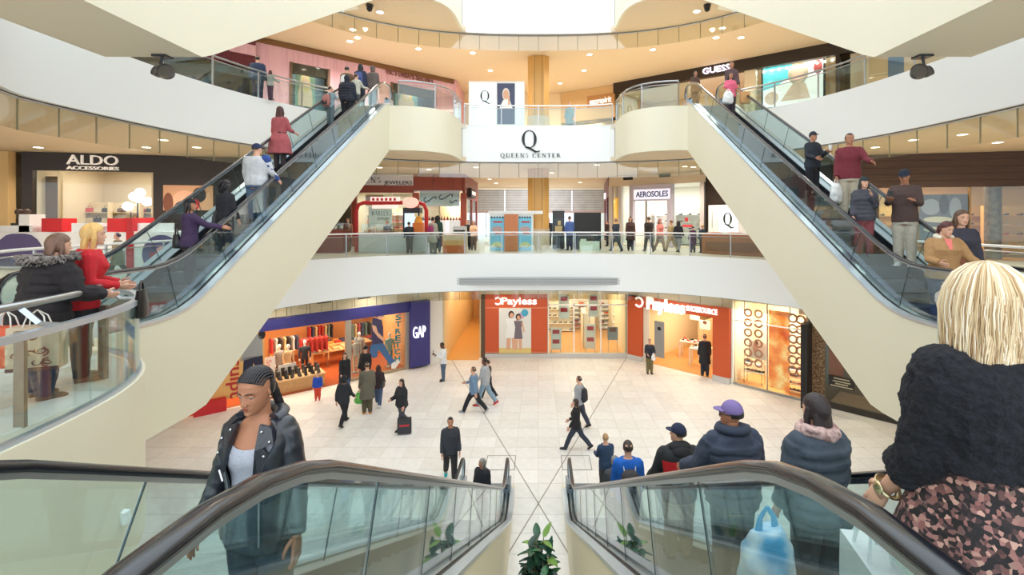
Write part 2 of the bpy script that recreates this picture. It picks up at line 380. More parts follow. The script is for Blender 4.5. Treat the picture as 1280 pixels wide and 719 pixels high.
# ---- draft curtains of glass under each opening
def draft(z, pts, h, label):
    root = thing('draft_curtain', label, 'glass curtain', (pts[0][0], pts[0][1], z))
    p = resample(offs(pts, .2), .95)
    for a, b in zip(p, p[1:]):
        d = (Vector(b) - Vector(a)).normalized()*.012; n = Vector((-d.y, d.x))*.5
        m_ = MB(); m_.extr([(a[0]+d.x-n.x, a[1]+d.y-n.y, z), (b[0]-d.x-n.x, b[1]-d.y-n.y, z), (b[0]-d.x+n.x, b[1]-d.y+n.y, z), (a[0]+d.x+n.x, a[1]+d.y+n.y, z)], (0, 0, -h)); m_.build('glass_panel', GL_DRAFT, root, world=True)
        m_ = MB(); m_.box(b[0] - .013, b[0] + .013, b[1] - .013, b[1] + .013, z - h, z); m_.build('joint_strip', mat((150, 140, 112), .5), root, world=True)
    m_ = MB(); m_.tube([(q[0], q[1], z - .02) for q in p], .035, 4); m_.build('top_channel', STEEL, root, world=True)
def resample(pts, step):
    L = [0]
    for a, b in zip(pts, pts[1:]): L.append(L[-1] + (Vector(b) - Vector(a)).length)
    n = max(1, round(L[-1]/step)); out = []; j = 0
    for i in range(n + 1):
        d = L[-1]*i/n
        while j < len(L) - 2 and L[j+1] < d: j += 1
        k = (d - L[j])/max(1e-9, L[j+1] - L[j]); out.append((pts[j][0]*(1-k) + pts[j+1][0]*k, pts[j][1]*(1-k) + pts[j+1][1]*k))
    return out
FULL = SIDE[3:] + RING + mir(SIDE[3:] + RING)[1:]
draft(L1 - FB, FULL, .45, 'clear glass draft curtain under the lower balcony edge above the plaza shops')
draft(L2 - FB, FULL, .75, 'clear glass draft curtain hanging under the middle white balcony with black lettering')
draft(L3 - FB, FULL, .75, 'clear glass draft curtain hanging under the topmost white balcony ring')
# ---- railings
def railing(pts, z, label, h=1.05, post=1.75, off=.06, top=WHITE):
    root = thing('glass_railing', label, 'railing', (pts[0][0], pts[0][1], z), group=None)
    pf = offs(pts, off); p = resample(pf, post)
    for a, b in zip(p, p[1:]):
        a, b = Vector(a), Vector(b); d = (b - a).normalized(); n = Vector((-d.y, d.x))*.006; a2, b2 = a + d*.04, b - d*.04
        m_ = MB(); m_.extr([(a2.x-n.x, a2.y-n.y, z + .03), (b2.x-n.x, b2.y-n.y, z + .03), (b2.x+n.x, b2.y+n.y, z + .03), (a2.x+n.x, a2.y+n.y, z + .03)], (0, 0, h - .2)); m_.build('glass_panel', GL_RAIL, root, world=True)
    for a in p: m_ = MB(); m_.box(a[0]-.022, a[0]+.022, a[1]-.022, a[1]+.022, z, z + h - .03); m_.build('post', STEEL, root, world=True)
    fine = resample(pf, .5)
    m_ = MB(); m_.tube([(q[0], q[1], z + h - .02) for q in fine], .035, 8); m_.build('top_rail', top, root, smooth=60, world=True)
    m_ = MB(); m_.tube([(q[0], q[1], z + h - .15) for q in fine], .016, 6); m_.build('lower_rail', STEEL, root, smooth=60, world=True)
    return root
railing(SIDE[1:] + RING + mir(SIDE[1:] + RING)[1:], L1, 'long glass railing with white top rail round the middle balcony', 1.07)
RO = [p for p in RING if p[0] > 8.0]
railing(SIDE[1:] + RO, L2, 'glass railing on the upper balcony beside the teal illuminated poster', top=STEEL)
railing(mir(SIDE[1:] + RO), L2, 'glass railing on the upper balcony before the pink striped shop', top=STEEL)
c_ = [p for p in RING if p[0] < 3.4]
railing([(3.5, 22.6)] + c_ + mir(c_)[1:] + [(-3.5, 22.6)], L2, 'straight white topped glass railing above the black lettering on white balcony', 1.0)
railing(BUMP[3:], L2, 'curved glass railing on the upper landing right of the black lettering', top=STEEL)
railing(mir(BUMP[3:]), L2, 'curved glass railing on the upper landing left of the black lettering', top=STEEL)
railing([(3.5, 22.6)] + c_ + mir(c_)[1:] + [(-3.5, 22.6)], L3, 'glass railing on the topmost balcony at the top of the view', 1.0)
def near_rail(pts, label):
    z = 0; root = thing('landing_railing', label, 'railing', (pts[0][0], pts[0][1], z)); pf = offs(pts, .05); p = resample(pf, .85)
    for i, (a, b) in enumerate(zip(p, p[1:])):
        sub = resample([q for q in resample(pf, .1)], .1); 
        seg = [a] + [q for q in sub if 0 < _prog(a, b, q) < 1 and (Vector(q) - (Vector(a) + Vector(b))/2).length < .44] + [b]
        seg[0] = tuple(Vector(seg[0])*.985 + Vector(seg[1])*.015); o = offs(seg, .014)
        m_ = MB(); m_.loft([[(u[0], u[1], .04), (w[0], w[1], .04), (w[0], w[1], .82), (u[0], u[1], .82)] for u, w in zip(seg, o)]); m_.build('glass_panel', GL_RAIL, root, smooth=30, world=True)
    fine = resample(pf, .12)
    m_ = MB(); o1, o2 = offs(fine, -.02), offs(fine, .05); m_.loft([[(a[0], a[1], .8), (b[0], b[1], .8), (b[0], b[1], .855), (a[0], a[1], .855)] for a, b in zip(o1, o2)]); m_.build('glass_cap', mat((186, 196, 206), .3, .6), root, smooth=30, world=True)
    m_ = MB(); m_.loft([[(a[0], a[1], .0), (b[0], b[1], .0), (b[0], b[1], .055), (a[0], a[1], .055)] for a, b in zip(o1, o2)]); m_.build('base_channel', mat((186, 196, 206), .3, .6), root, smooth=30, world=True)
    ins = offs(pf, .3); rail = [q for q in resample(ins, .15)]
    m_ = MB(); m_.tube([(q[0], q[1], 1.02) for q in rail], .035, 10); m_.build('hand_rail', STEEL, root, smooth=60, world=True, label='round brushed steel hand rail')
    pp = resample(ins, 1.35)
    for i, q in enumerate(pp):
        m_ = MB(); m_.box(q[0]-.045, q[0]+.045, q[1]-.015, q[1]+.015, 0, .8); m_.build('post', mat((150, 136, 122), .4, .5), root, world=True)
        k = min(range(len(fine)), key=lambda j: (Vector(fine[j]) - Vector(q)).length); g = fine[k]
        m_ = MB(); m_.tube([(g[0], g[1], .84), (q[0]*.55 + g[0]*.45, q[1]*.55 + g[1]*.45, .86), (q[0], q[1], 1.0)], .02, 4, flat=2.2); m_.build('bracket', ALU, root, world=True)
def _prog(a, b, q):
    a, b, q = Vector(a), Vector(b), Vector(q); return (q - a).dot(b - a)/max(1e-9, (b - a).length_squared)
near_rail(NOSE[4:-3], 'curved glass landing railing with steel hand rail behind the blonde woman')
near_rail(mir(NOSE[4:-3]), 'curved glass landing railing with steel hand rail beside the fur hooded parka')

# ================================================================ ESCALATORS
RUN, SL = DZ/math.tan(R(30)), math.tan(R(30)); BL = .55
def nz(u):
    def ramp(x): return 0 if x < -BL else (SL*x if x > BL else SL*(x + BL)**2/(4*BL))
    return ramp(u) - ramp(u - RUN)
def slope(u): return (nz(u + .02) - nz(u - .02))/.04
def urange(a, b, st=.3):
    n = max(1, round((b - a)/st)); return [a + (b - a)*i/n for i in range(n + 1)]
def sweep(mb, us, prof, zo=0):
    """profile points (x, dz) carried along the nosing line"""
    return mb.loft([[(x, u, nz(u) + dz + zo) for x, dz in prof] for u in us])
def escalator(label, loc, rz, e1, e2, clad_lo, clad_hi, zmin=-9, group=None, steps=True, phase=0):
    root = thing('escalator', label, 'escalator', loc, rz, group)
    us = urange(-e1, RUN + e2); uc = urange(clad_lo, clad_hi)
    def bot(u):
        t = 1.61; x = u - t*math.tan(R(15)); z = -t if x < 0 else (SL*x - t if x < RUN else DZ - t); return max(z, zmin)
    for sg in (-1, 1):
        m_ = MB(); x0, x1 = sorted((.81*sg, .855*sg)); m_.loft([[(x0, u, bot(u)), (x1, u, bot(u)), (x1, u, nz(u) + .13), (x0, u, nz(u) + .13)] for u in uc]); m_.build('side_cladding', CREAM, root)
        m_ = MB(); sweep(m_, us, [(a*sg, b) for a, b in ((.74, .12), (.87, .12), (.87, .165), (.74, .165))]); m_.build('outer_deck', mat((214, 222, 230), .3, .7), root)
        m_ = MB(); sweep(m_, us, [(a*sg, b) for a, b in ((.685, .11), (.73, .11), (.73, .15), (.685, .15))]); m_.build('deck_gap', BLACK, root)
        m_ = MB(); sweep(m_, us, [(a*sg, b) for a, b in ((.54, .1), (.68, .12), (.68, .16), (.54, .14))]); m_.build('inner_deck', DECKM, root)
        m_ = MB(); sweep(m_, us, [(a*sg, b) for a, b in ((.515, -.12), (.545, -.12), (.545, .14), (.515, .14))]); m_.build('skirt', mat((58, 62, 70), .4, .7), root)
        # handrail loop
        HZ = .97; r = .3; pth = [(u, nz(u) + HZ) for u in urange(-e1, RUN + e2, .25)]
        lo = [(-e1 - r*sin(a), HZ - r + r*cos(a)) for a in [pi*i/8 for i in range(8, 0, -1)]]
        hi = [(RUN + e2 + r*sin(a), DZ + HZ - r + r*cos(a)) for a in [pi*i/8 for i in range(1, 9)]]
        path = [(-e1 + .4, HZ - 2*r)] + lo + pth + hi + [(RUN + e2 - .4, DZ + HZ - 2*r)]
        def sw(mb, path, prof):
            rings = []
            for i, (u, z) in enumerate(path):
                a, b = path[max(i-1, 0)], path[min(i+1, len(path)-1)]; t = Vector((b[0]-a[0], b[1]-a[1])).normalized()
                rings.append([(.65*sg + x, u - t.y*n, z + t.x*n) for x, n in prof])
            return mb.loft(rings)
        m_ = MB(); sw(m_, path, [(.046*cos(2*pi*k/12), .026*sin(2*pi*k/12)) for k in range(12)]); m_.build('hand_rail', RUBBER, root, smooth=60)
        m_ = MB(); sw(m_, path[1:-1], [(-.02, -.048), (.02, -.048), (.02, -.02), (-.02, -.02)]); m_.build('rail_guide', ALU, root, smooth=40)
        # glass panels with joints square to the slope
        ed = urange(-e1, RUN + e2, 1.3)
        for a, b in zip(ed, ed[1:]):
            rg = []
            for u in urange(a + .008, b - .008, .32):
                s_ = slope(u); k = .77/(1 + s_*s_); ut = u - s_*k; zt = nz(ut) + .92
                rg.append([(.643*sg, u, nz(u) + .13), (.655*sg, u, nz(u) + .13), (.655*sg, ut, zt), (.643*sg, ut, zt)])
            m_ = MB(); m_.loft(rg); m_.build('glass_panel', GL_ESC, root)
            if b < RUN + e2 - .1: m_ = MB(); s_ = slope(b); k = .77/(1+s_*s_); m_.tube([(.65*sg, b, nz(b) + .13), (.65*sg, b - s_*k, nz(b - s_*k) + .92)], .008, 4); m_.build('glass_joint', mat((40, 60, 62), .4), root)
        for uu, zz, dr in ((-e1, 0, -1), (RUN + e2, DZ, 1)):
            m_ = MB(); m_.extr([(.643*sg, uu + dr*.26*sin(pi*i/8), zz + .67 + .25*cos(pi*i/8)) for i in range(9)] + [(.643*sg, uu, zz + .13)], (.012*sg, 0, 0)); m_.build('glass_panel', GL_ESC, root)
            m_ = MB(); x0, x1 = sorted((.54*sg, .76*sg)); m_.box(x0, x1, min(uu - dr*.25, uu + dr*.22), max(uu - dr*.25, uu + dr*.22), zz, zz + .4); m_.build('newel', DECKM, root)
    m_ = MB(); m_.loft([[(-.808, u, bot(u) + .004), (.808, u, bot(u) + .004), (.808, u, bot(u) + .05), (-.808, u, bot(u) + .05)] for u in uc]); m_.build('soffit', CREAM, root)
    for y0, y1, z in ((-e1 - .5, -.5, 0), (RUN + .5, RUN + e2 + .5, DZ)):
        m_ = MB(); m_.box(-.52, .52, y0, y1, z - .06, z + .008); m_.build('landing_plate', mat((128, 138, 148), .4, .8), root)
        m_ = MB(); m_.box(-.5, .5, (y1 if z == 0 else y0) - .05, (y1 if z == 0 else y0) + .08, z - .05, z + .014); m_.build('comb_plate', mat((176, 160, 70), .5), root)
    if steps:
        sm = MB(); sm.extr([(-.51, 0, 0), (-.51, .4, 0), (-.51, .4, -.05), (-.51, .06, -.05), (-.51, .03, -.22), (-.51, 0, -.22)], (1.02, 0, 0)); sme = sm.mesh('step', STEPM)
        ln = MB(); 
        for k in range(-1, 29):
            u = k*.4 + phase
            if -.5 < u < RUN + .3:
                o = bpy.data.objects.new('step', sme); COL.objects.link(o); o.parent = root; o.location = (0, u, nz(u + .2) if u < 0.3 or u > RUN - .6 else nz(u) )
        pan = MB(); pan.loft([[(-.52, u, nz(u) - .5), (.52, u, nz(u) - .5), (.52, u, nz(u) - .3), (-.52, u, nz(u) - .3)] for u in urange(-.6, RUN + .4)]); pan.build('step_bed', BLACK, root)
    return root
escalator('near left escalator down to the plaza, carrying the woman in black leather jacket', (-1.55, 1.55 + RUN, L0), pi, 1.45, 1.75, -1.7, RUN + 1.55, zmin=.0)
escalator('near right escalator down to the plaza, carrying the man in a purple cap', (1.55, 1.55 + RUN, L0), pi, 1.45, 1.75, -1.7, RUN + 1.55, zmin=.0, phase=.2)
escalator('cream clad escalator rising to the pink shop, carrying the woman in red dress', (-6.785, 8.02, L1), 0, 1.2, .8, -1.62, RUN + .25)
escalator('cream clad escalator beside the illuminated teal poster, carrying the man in maroon', (6.785, 8.02, L1), 0, 1.2, .8, -1.62, RUN + .25, phase=.15)
escalator('cream escalator underside overhead, above the dark accessories shop', (-6.785, 8.02, L2), 0, 1.2, .8, -2.34, RUN + .25, steps=False)
escalator('cream escalator underside overhead, above the brown timber shopfront', (6.785, 8.02, L2), 0, 1.2, .8, -2.34, RUN + .25, steps=False)
# ================================================================ SHOPFRONTS
class Fac:
    """a shopfront plane from A to B; local x runs to the right, y into the shop, z up from the floor"""
    def __init__(s, name, label, A, B, zf, cat='storefront'):
        s.A = Vector(A); s.d = (Vector(B) - s.A); s.L = s.d.length; s.d.normalize(); s.zf = zf
        s.root = thing(name, label, cat, (A[0], A[1], zf), math.atan2(s.d.y, s.d.x)); s.rz = s.root.rotation_euler.z
    def s(s, x, dep=0):
        k = (x - CX)/F; n = Vector((-s.d.y, s.d.x))*dep; return (k*(s.A.y + n.y) - (s.A.x + n.x))/(s.d.x - k*s.d.y)
    def z(s, x, y, dep=0):
        Y = s.A.y + s.s(x, dep)*s.d.y + s.d.x*dep; return EYE - (y - HY)*Y/F - s.zf
    def w(s, sx, dep, z): return Vector((s.A.x + s.d.x*sx - s.d.y*dep, s.A.y + s.d.y*sx + s.d.x*dep, s.zf + z))
    def box(s, name, m, s0, s1, z0, z1, d0=0.0, d1=.12, parent=None, label=None):
        mb = MB(); mb.box(s0, s1, d0, d1, z0, z1); return mb.build(name, m, parent or s.root, label=label)
    def pbox(s, name, m, x0, x1, y0, y1, d0=0.0, d1=.12, parent=None, label=None):
        """the same from the picture's columns and rows"""
        s0, s1 = s.s(x0, d0), s.s(x1, d0); xm = (x0 + x1)/2; return s.box(name, m, s0, s1, s.z(xm, y1, d0), s.z(xm, y0, d0), d0, d1, parent, label)
    def text(s, txt, x0, x1, y0, y1, m, dep=-.03, ext=.03, serif=False, bold=0.0, name='lettering', rot=0, label=None, parent=None, space=1.0):
        xm = (x0 + x1)/2; sc, zc = s.s(xm, dep), s.z(xm, (y0 + y1)/2, dep); h = abs(s.z(xm, y0, dep) - s.z(xm, y1, dep)); w = s.s(x1, dep) - s.s(x0, dep)
        if rot: w, h = h, w
        if serif:
            mb = serif_mb(txt, h, ext); k = w/max(1e-6, max(v[0] for v in mb.v) - min(v[0] for v in mb.v)); mb.v = [(v[0]*k, v[1], v[2]) for v in mb.v]
        else: mb = text_mb(txt, h, ext, bold, space, w)
        if rot: mb.xf(Matrix.Rotation(R(rot), 4, 'Y'))
        mb.xf(Matrix.Translation((sc, dep, zc))); return mb.build(name, m, parent or s.root, label=label)
    def room(s, s0, s1, z1, depth, wall, floor_m, ceil_m=None):
        def pl(m, nm, mt):
            o = m.build(nm, mt); o.location = s.root.location; o.rotation_euler = (0, 0, s.rz); o['kind'] = 'structure'
        for bx in ((s0, s1, depth, depth + .1), (s0 - .1, s0, .14, depth), (s1, s1 + .1, .14, depth)): m = MB(); m.box(*bx, 0, z1); pl(m, 'wall_shop', wall)
        m = MB(); m.box(s0, s1, .0, depth, .0, .012); pl(m, 'floor_shop', floor_m)
        m = MB(); m.box(s0 - .1, s1 + .1, .14, depth, z1, z1 + .08); pl(m, 'ceiling_shop', ceil_m or WHITE)
    def light(s, sx, dep, z, power, col=(1, .84, .62), size=1.5, sy=None):
        lamp('AREA', 'shop_light', s.w(sx, dep, z), power, col, size, (0, 0, s.rz), sy)
def flat_poly(mb, pts, y, mi): mb.add([(x, y, z) for x, z in pts], [tuple(range(len(pts)))], mi)
def disc(cx, cz, rx, rz, n=18, a0=0, a1=2*pi): return [(cx + rx*cos(a0 + (a1-a0)*i/n), cz + rz*sin(a0 + (a1-a0)*i/n)) for i in range(n + (0 if abs(a1-a0-2*pi) < 1e-6 else 1))]
def figure_print(mb, x, z0, h, y, skin, top, leg, hair, wide=.26, dress=False):
    """a printed standing figure on a poster: indices are material slots"""
    for s_ in (-1, 1): flat_poly(mb, [(x + s_*wide*.1*h, z0), (x + s_*wide*.42*h, z0), (x + s_*wide*.36*h, z0 + .48*h), (x + s_*.0*h, z0 + .48*h)], y, leg)
    flat_poly(mb, [(x - wide*.5*h, z0 + (.3 if dress else .44)*h), (x + wide*.5*h, z0 + (.3 if dress else .44)*h), (x + wide*.36*h, z0 + .62*h), (x + wide*.52*h, z0 + .8*h), (x - wide*.52*h, z0 + .8*h), (x - wide*.36*h, z0 + .62*h)], y - .001, top)
    flat_poly(mb, [(x + wide*.5*h, z0 + .8*h), (x + wide*.75*h, z0 + .5*h), (x + wide*.6*h, z0 + .48*h), (x + wide*.36*h, z0 + .74*h)], y - .0015, skin)
    flat_poly(mb, disc(x, z0 + .91*h, .075*h, .095*h), y - .002, hair); flat_poly(mb, disc(x + .01*h, z0 + .89*h, .048*h, .065*h), y - .003, skin)
def poster_mb(w, h): m = MB(); m.box(-w/2, w/2, 0, .03, 0, h, 0); return m
ORANGE = mat((214, 96, 52), .4); WFLOOR = mat((214, 158, 96), .35, noise=.1, scale=3, stretch=(1, 5, 1)); RFLOOR = mat((170, 84, 44), .35, noise=.1, scale=3)
WARM = mat((236, 214, 176), .7); PALE = mat((240, 238, 232), .6); TAN = mat((232, 224, 202), .6); BROWN = mat((44, 33, 28), .45, noise=.08, scale=4); NAVY = mat((58, 56, 128), .4)
LIT = mat((255, 250, 242), .5, emit=1.6); LITW = mat((255, 255, 255), .5, emit=.4); REDW = mat((146, 62, 38), .4, noise=.1, scale=4, stretch=(6, 6, .6)); TEAL = mat((70, 180, 190), .6)
SKINP = mat((226, 176, 146), .6); SKIND = mat((122, 78, 56), .6); JEANS = mat((74, 96, 132), .8); DKNAVY = mat((40, 42, 66), .8); GREY = mat((150, 152, 154), .6); MIDG = mat((96, 98, 102), .6); RED = mat((196, 34, 40), .5)
def bulkhead(f, z0, z1, m=TAN, d0=-.02, s0=0, s1=None, vents=()):
    f.box('bulkhead', m, s0, f.L if s1 is None else s1, z0, z1, d0, .12)
    for a, b in vents: f.box('air_slot', BLACK, a, b, z1 - .5, z1 - .3, d0 - .02, d0)
FOLD = []
for c_f in ((176, 52, 48), (206, 176, 130), (62, 66, 92), (196, 190, 184), (226, 140, 60)):
    b_f = MB(); b_f.box(-.17, .17, -.14, .14, 0, .05); b_f.box(-.16, .16, -.13, .13, .05, .1); FOLD.append(b_f.mesh("folded_garment", mat(c_f, .85)))
# ---- small goods: one mesh of each kind, shared
def shoe_mesh(name, m):
    b = MB(); b.loft([[(x*w, y, z) for x, z in ((-1, 0), (1, 0), (.9, hh*.6), (.45, hh), (-.45, hh), (-.9, hh*.6))] for y, w, hh in ((-.13, .028, .07), (-.1, .036, .1), (-.04, .036, .09), (.03, .04, .055), (.1, .042, .04), (.14, .022, .025))]); return b.mesh(name, m, 50)
SHOES = [shoe_mesh('shoe', mat(c, .5)) for c in ((30, 28, 30), (120, 76, 48), (188, 60, 50), (70, 74, 90), (206, 190, 170), (90, 60, 44))]
TONE = dict(zip([m.name for m in SHOES], ('black', 'brown', 'red', 'slate grey', 'cream', 'dark brown')))
def bag_mesh(m):
    b = MB(); b.loft([[(x, y, z) for x, y in ((-w, -d), (w, -d), (w, d), (-w, d))] for z, w, d in ((0, .15, .06), (.1, .16, .07), (.2, .13, .05))]); b.tube([(-.08, 0, .19), (-.06, 0, .3), (0, 0, .34), (.06, 0, .3), (.08, 0, .19)], .01, 5); return b.mesh('handbag', m, 50)
BAGS = [bag_mesh(mat(c, .45)) for c in ((30, 26, 26), (160, 110, 70), (196, 60, 66), (214, 200, 180), (90, 60, 50))]
def box_mesh(c): b = MB(); b.box(-.16, .16, -.1, .1, 0, .11); b.box(-.165, .165, -.105, .105, .085, .115); return b.mesh('shoe_box', mat(c, .6))
BOXES = [box_mesh(c) for c in ((236, 226, 210), (216, 110, 66), (200, 196, 190), (150, 60, 50), (240, 240, 238))]
def garment_mesh(c):
    b = MB(); b.loft([[(x*w, y*d, z) for x, y in ((-1, -1), (1, -1), (1, 1), (-1, 1))] for z, w, d in ((0, .2, .035), (.45, .17, .035), (.68, .22, .04), (.74, .08, .03))]); return b.mesh('garment', mat(c, .85))
GARM = [garment_mesh(c) for c in ((176, 52, 48), (206, 176, 130), (62, 66, 92), (196, 190, 184), (110, 128, 120), (226, 140, 60), (44, 42, 44))]
def tone(ms, names): TONE.update(zip([m.name for m in ms], names))
tone(BAGS, ('black', 'tan', 'red', 'cream', 'brown')); tone(BOXES, ('cream', 'orange', 'grey', 'dark red', 'white')); tone(GARM, ('red', 'tan', 'navy', 'pale grey', 'grey green', 'orange', 'black'))

def put(meshes, f, sx, dep, z, rz, label, cat, group, k=None, name=None):
    me = random.choice(meshes) if k is None else meshes[k]
    label = (TONE.get(me.name, '') + ' ' + label.replace('coloured ', '')).strip()
    o = bpy.data.objects.new(name or me.name.split('.')[0], me); COL.objects.link(o); o.location = f.w(sx, dep, z); o.rotation_euler = (0, 0, f.rz + rz); return tag(o, label, cat, group)
def shelf(f, sx, dep, w, h, n, label, m, d=.35, rz=0, group=None, goods=None, gl=None, gcat=None, ggrp=None, per=4, z0=.12):
    p = f.w(sx, dep, 0); r = thing('shelf_unit', label, 'shelf', p, f.rz + rz, group)
    for x in (-w/2, w/2 - .04): b = MB(); b.box(x, x + .04, -d/2, d/2, 0, h); b.build('upright', m, r)
    b = MB(); b.box(-w/2, w/2, d/2 - .02, d/2, 0, h); b.build('back_panel', m, r)
    for i in range(n):
        z = z0 + (h - z0)*i/n; b = MB(); b.box(-w/2 + .04, w/2 - .04, -d/2, d/2 - .02, z - .03, z); b.build('shelf_board', m, r)
        if goods:
            for j in range(per):
                a = -w/2 + w*(j + .5)/per; q = Matrix.Rotation(rz, 2) @ Vector((a, -.02)); put(goods, f, sx + q.x, dep + q.y, z, rz + (pi/2 + random.uniform(-.3, .3) if goods is SHOES else random.uniform(-.1, .1)), gl, gcat, ggrp)
    return r
def table(f, sx, dep, w, d, h, label, m, cat='display table', rz=0):
    r = thing('display_table', label, cat, f.w(sx, dep, 0), f.rz + rz); b = MB(); b.box(-w/2, w/2, -d/2, d/2, h - .06, h); b.build('tabletop', m, r)
    for x in (-w/2, w/2 - .07):
        for y in (-d/2, d/2 - .07): b = MB(); b.box(x, x + .07, y, y + .07, 0, h - .06); b.build('leg', m, r)
    return r

# ---------------------------------------------------------------- ground floor: clothing shop with blue sign
g = Fac('clothing_storefront', 'shopfront with violet blue sign pillar and tall jeans mural on the plaza', (-16.06, 17.3), (-5.32, 26.36), L0)
TOP = DZ - FB
x = g.s; ztop = 3.55; zb = 3.0
g.box('sign_band', NAVY, x(200), x(511), zb, ztop, -.05, .12); g.box('sign_pillar', NAVY, x(511), x(534.5), .1, ztop, -.3, .2)
bulkhead(g, ztop, TOP, TAN, 0, 0, g.L, [(x(345), x(365)), (x(396), x(414)), (x(447), x(463))])
for xx in range(345, 535, 19): g.box('bulkhead_joint', mat((170, 160, 130), .6), x(xx) - .012, x(xx) + .012, ztop, TOP, -.01, .0)
g.box('pier', PALE, x(534.5), g.L, 0, ztop, -.05, .3)
g.text('GAP', 516.5, 532, 407, 422, LITW, -.34, .05, label='white block lettering')
g.box('glass_pane', GL_SHOP, x(439), x(508), .12, zb, .02, .035); g.box('window_base', mat((176, 150, 120), .5), x(439), x(510), 0, .12, -.02, .12)
for a, b in ((432, 439), (507, 511)): g.box('window_post', mat((190, 180, 165), .4, .5), x(a), x(b), 0, zb, -.03, .12)
g.room(x(225), x(511), zb + .2, 6.5, mat((214, 150, 92), .7), RFLOOR)
g.light(x(380), 2.6, zb + .1, 120, (1, .78, .52), 3, 2); g.light(x(475), 2.6, zb + .1, 80, (1, .84, .64), 2, 2); g.light(x(270), 2.0, zb + .1, 70, (1, .78, .52), 2, 2)
# tan graphic wall with sideways red lettering
g.box('graphic_panel', mat((226, 176, 106), .6), x(215), x(331), .35, zb - .1, .06, .12)
g.text('sculpt', 288, 305, 438, 497, mat((178, 44, 40), .6), .05, .008, rot=90, label='red sideways lettering', bold=.015)
m = MB(); m.mi = 0; sx_ = x(317)
for P, k in (([(-.42, .75), (-.2, .75), (.02, 1.75), (-.1, 2.0), (-.36, 1.95)], 0), ([(.22, .95), (.4, .95), (.36, 1.95), (-.1, 1.95), (.04, 1.6)], 0), ([(-.5, 1.85), (.36, 1.95), (.34, 2.7), (.12, 2.95), (-.3, 2.5)], 1), ([(-.55, .68), (-.3, .68), (-.25, .8), (-.42, .8)], 2), (disc(.32, 2.85, .14, .2), 2)):
    flat_poly(m, [(sx_ + a, b) for a, b in P], .052, k)
m.build('print', [DKNAVY, GREY, BLACK], g.root, label='printed walking figure in dark trousers')
b = MB(); b.box(-.55, .55, -.2, .2, 0, .5); o = b.build('floor_display', RED); o.location = g.w(x(262), -.1, 0); o.rotation_euler = (0, 0, g.rz); tag(o, 'low red display block in front of the tan graphic wall', 'display')
# plinth with boots
pr = thing('display_plinth', 'low tan wooden plinth crowded with dark boots at the shop entrance', 'plinth', g.w(x(372), .9, 0), g.rz)
b = MB(); b.box(-1.45, 1.25, -.6, .5, 0, .55); b.build('body', mat((206, 160, 106), .5, noise=.08), pr); b = MB(); b.box(-1.5, 1.3, -.65, .55, .55, .6); b.build('top', mat((226, 190, 140), .5), pr)
def boot_mesh(c):
    b = MB(); b.loft([[(x*w, y0 + y*d, z) for x, y in ((-1, -.6), (0, -1), (1, -.6), (1, .6), (0, 1), (-1, .6))] for z, w, d, y0 in ((0, .06, .17, .06), (.08, .06, .16, .05), (.14, .055, .1, -.02), (.25, .055, .085, -.05), (.36, .065, .09, -.05))]); return b.mesh('boot', mat(c, .5), 50)
BOOT = [boot_mesh((28, 27, 30)), boot_mesh((70, 66, 62))]
for i in range(9):
    for j in range(2): put(BOOT, g, x(372) - 1.2 + i*.28, .55 + j*.45, .6, pi + random.uniform(-.5, .5), 'dark ankle boot standing on the low tan plinth', 'boot', 'boots on the entrance plinth')
for i, (xx, dd, k) in enumerate(((341, .75, 0), (362, 1.1, 1), (371, 1.15, 1))):
    sg_ = thing('sign_card', ('tall pale card with sideways pink lettering beside the boots', 'small white picture card behind the boots, left of two', 'small white picture card behind the boots, right of two')[i], 'sign', g.w(x(xx), dd, .6), g.rz)
    hh = 1.05 if i == 0 else .5; b = MB(); b.box(-.24, .24, 0, .02, 0, hh); b.build('board', PALE, sg_)
    if i == 0: t = text_mb('Style', .2, .004, width=.8); t.xf(Matrix.Translation((.0, -.006, hh/2)) @ Matrix.Rotation(R(90), 4, 'Y')); t.build('lettering', mat((214, 130, 130), .6), sg_)
# mannequins
def mannequin(f, sx, dep, label, top, leg, h=1.8, skin=PALE):
    r = thing('mannequin', label, 'mannequin', f.w(sx, dep, .02), f.rz + pi + random.uniform(-.4, .4))
    b = MB()
    for s_ in (-1, 1): b.tube([(s_*.09, s_*.05, .06), (s_*.1, 0, .5*h*.5), (s_*.09, 0, .5*h)], [.045, .06, .08], 8)
    b.build('trousers', leg, r, smooth=60)
    b = MB(); b.loft([[(w*cos(2*pi*k/12), d*sin(2*pi*k/12), z*h) for k in range(12)] for z, w, d in ((.47, .17, .12), (.6, .14, .1), (.72, .19, .12), (.8, .2, .1), (.83, .07, .06))])
    for s_ in (-1, 1): b.tube([(s_*.19, 0, .8*h), (s_*.25, .02, .64*h), (s_*.24, .08, .5*h)], [.06, .05, .04], 8)
    b.build('top', top, r, smooth=60)
    b = MB(); b.tube([(0, 0, .82*h), (0, 0, .9*h)], .045, 8); b.ell((0, .01, .94*h), (.075, .095, .115))
    for s_ in (-1, 1): b.ell((s_*.24, .1, .46*h), (.035, .03, .08)); b.ell((s_*.09, .06, .04), (.045, .12, .04))
    b.build('body', skin, r, smooth=60); b = MB(); b.box(-.25, .25, -.2, .2, -.02, 0.0); b.build('base', STEEL, r)
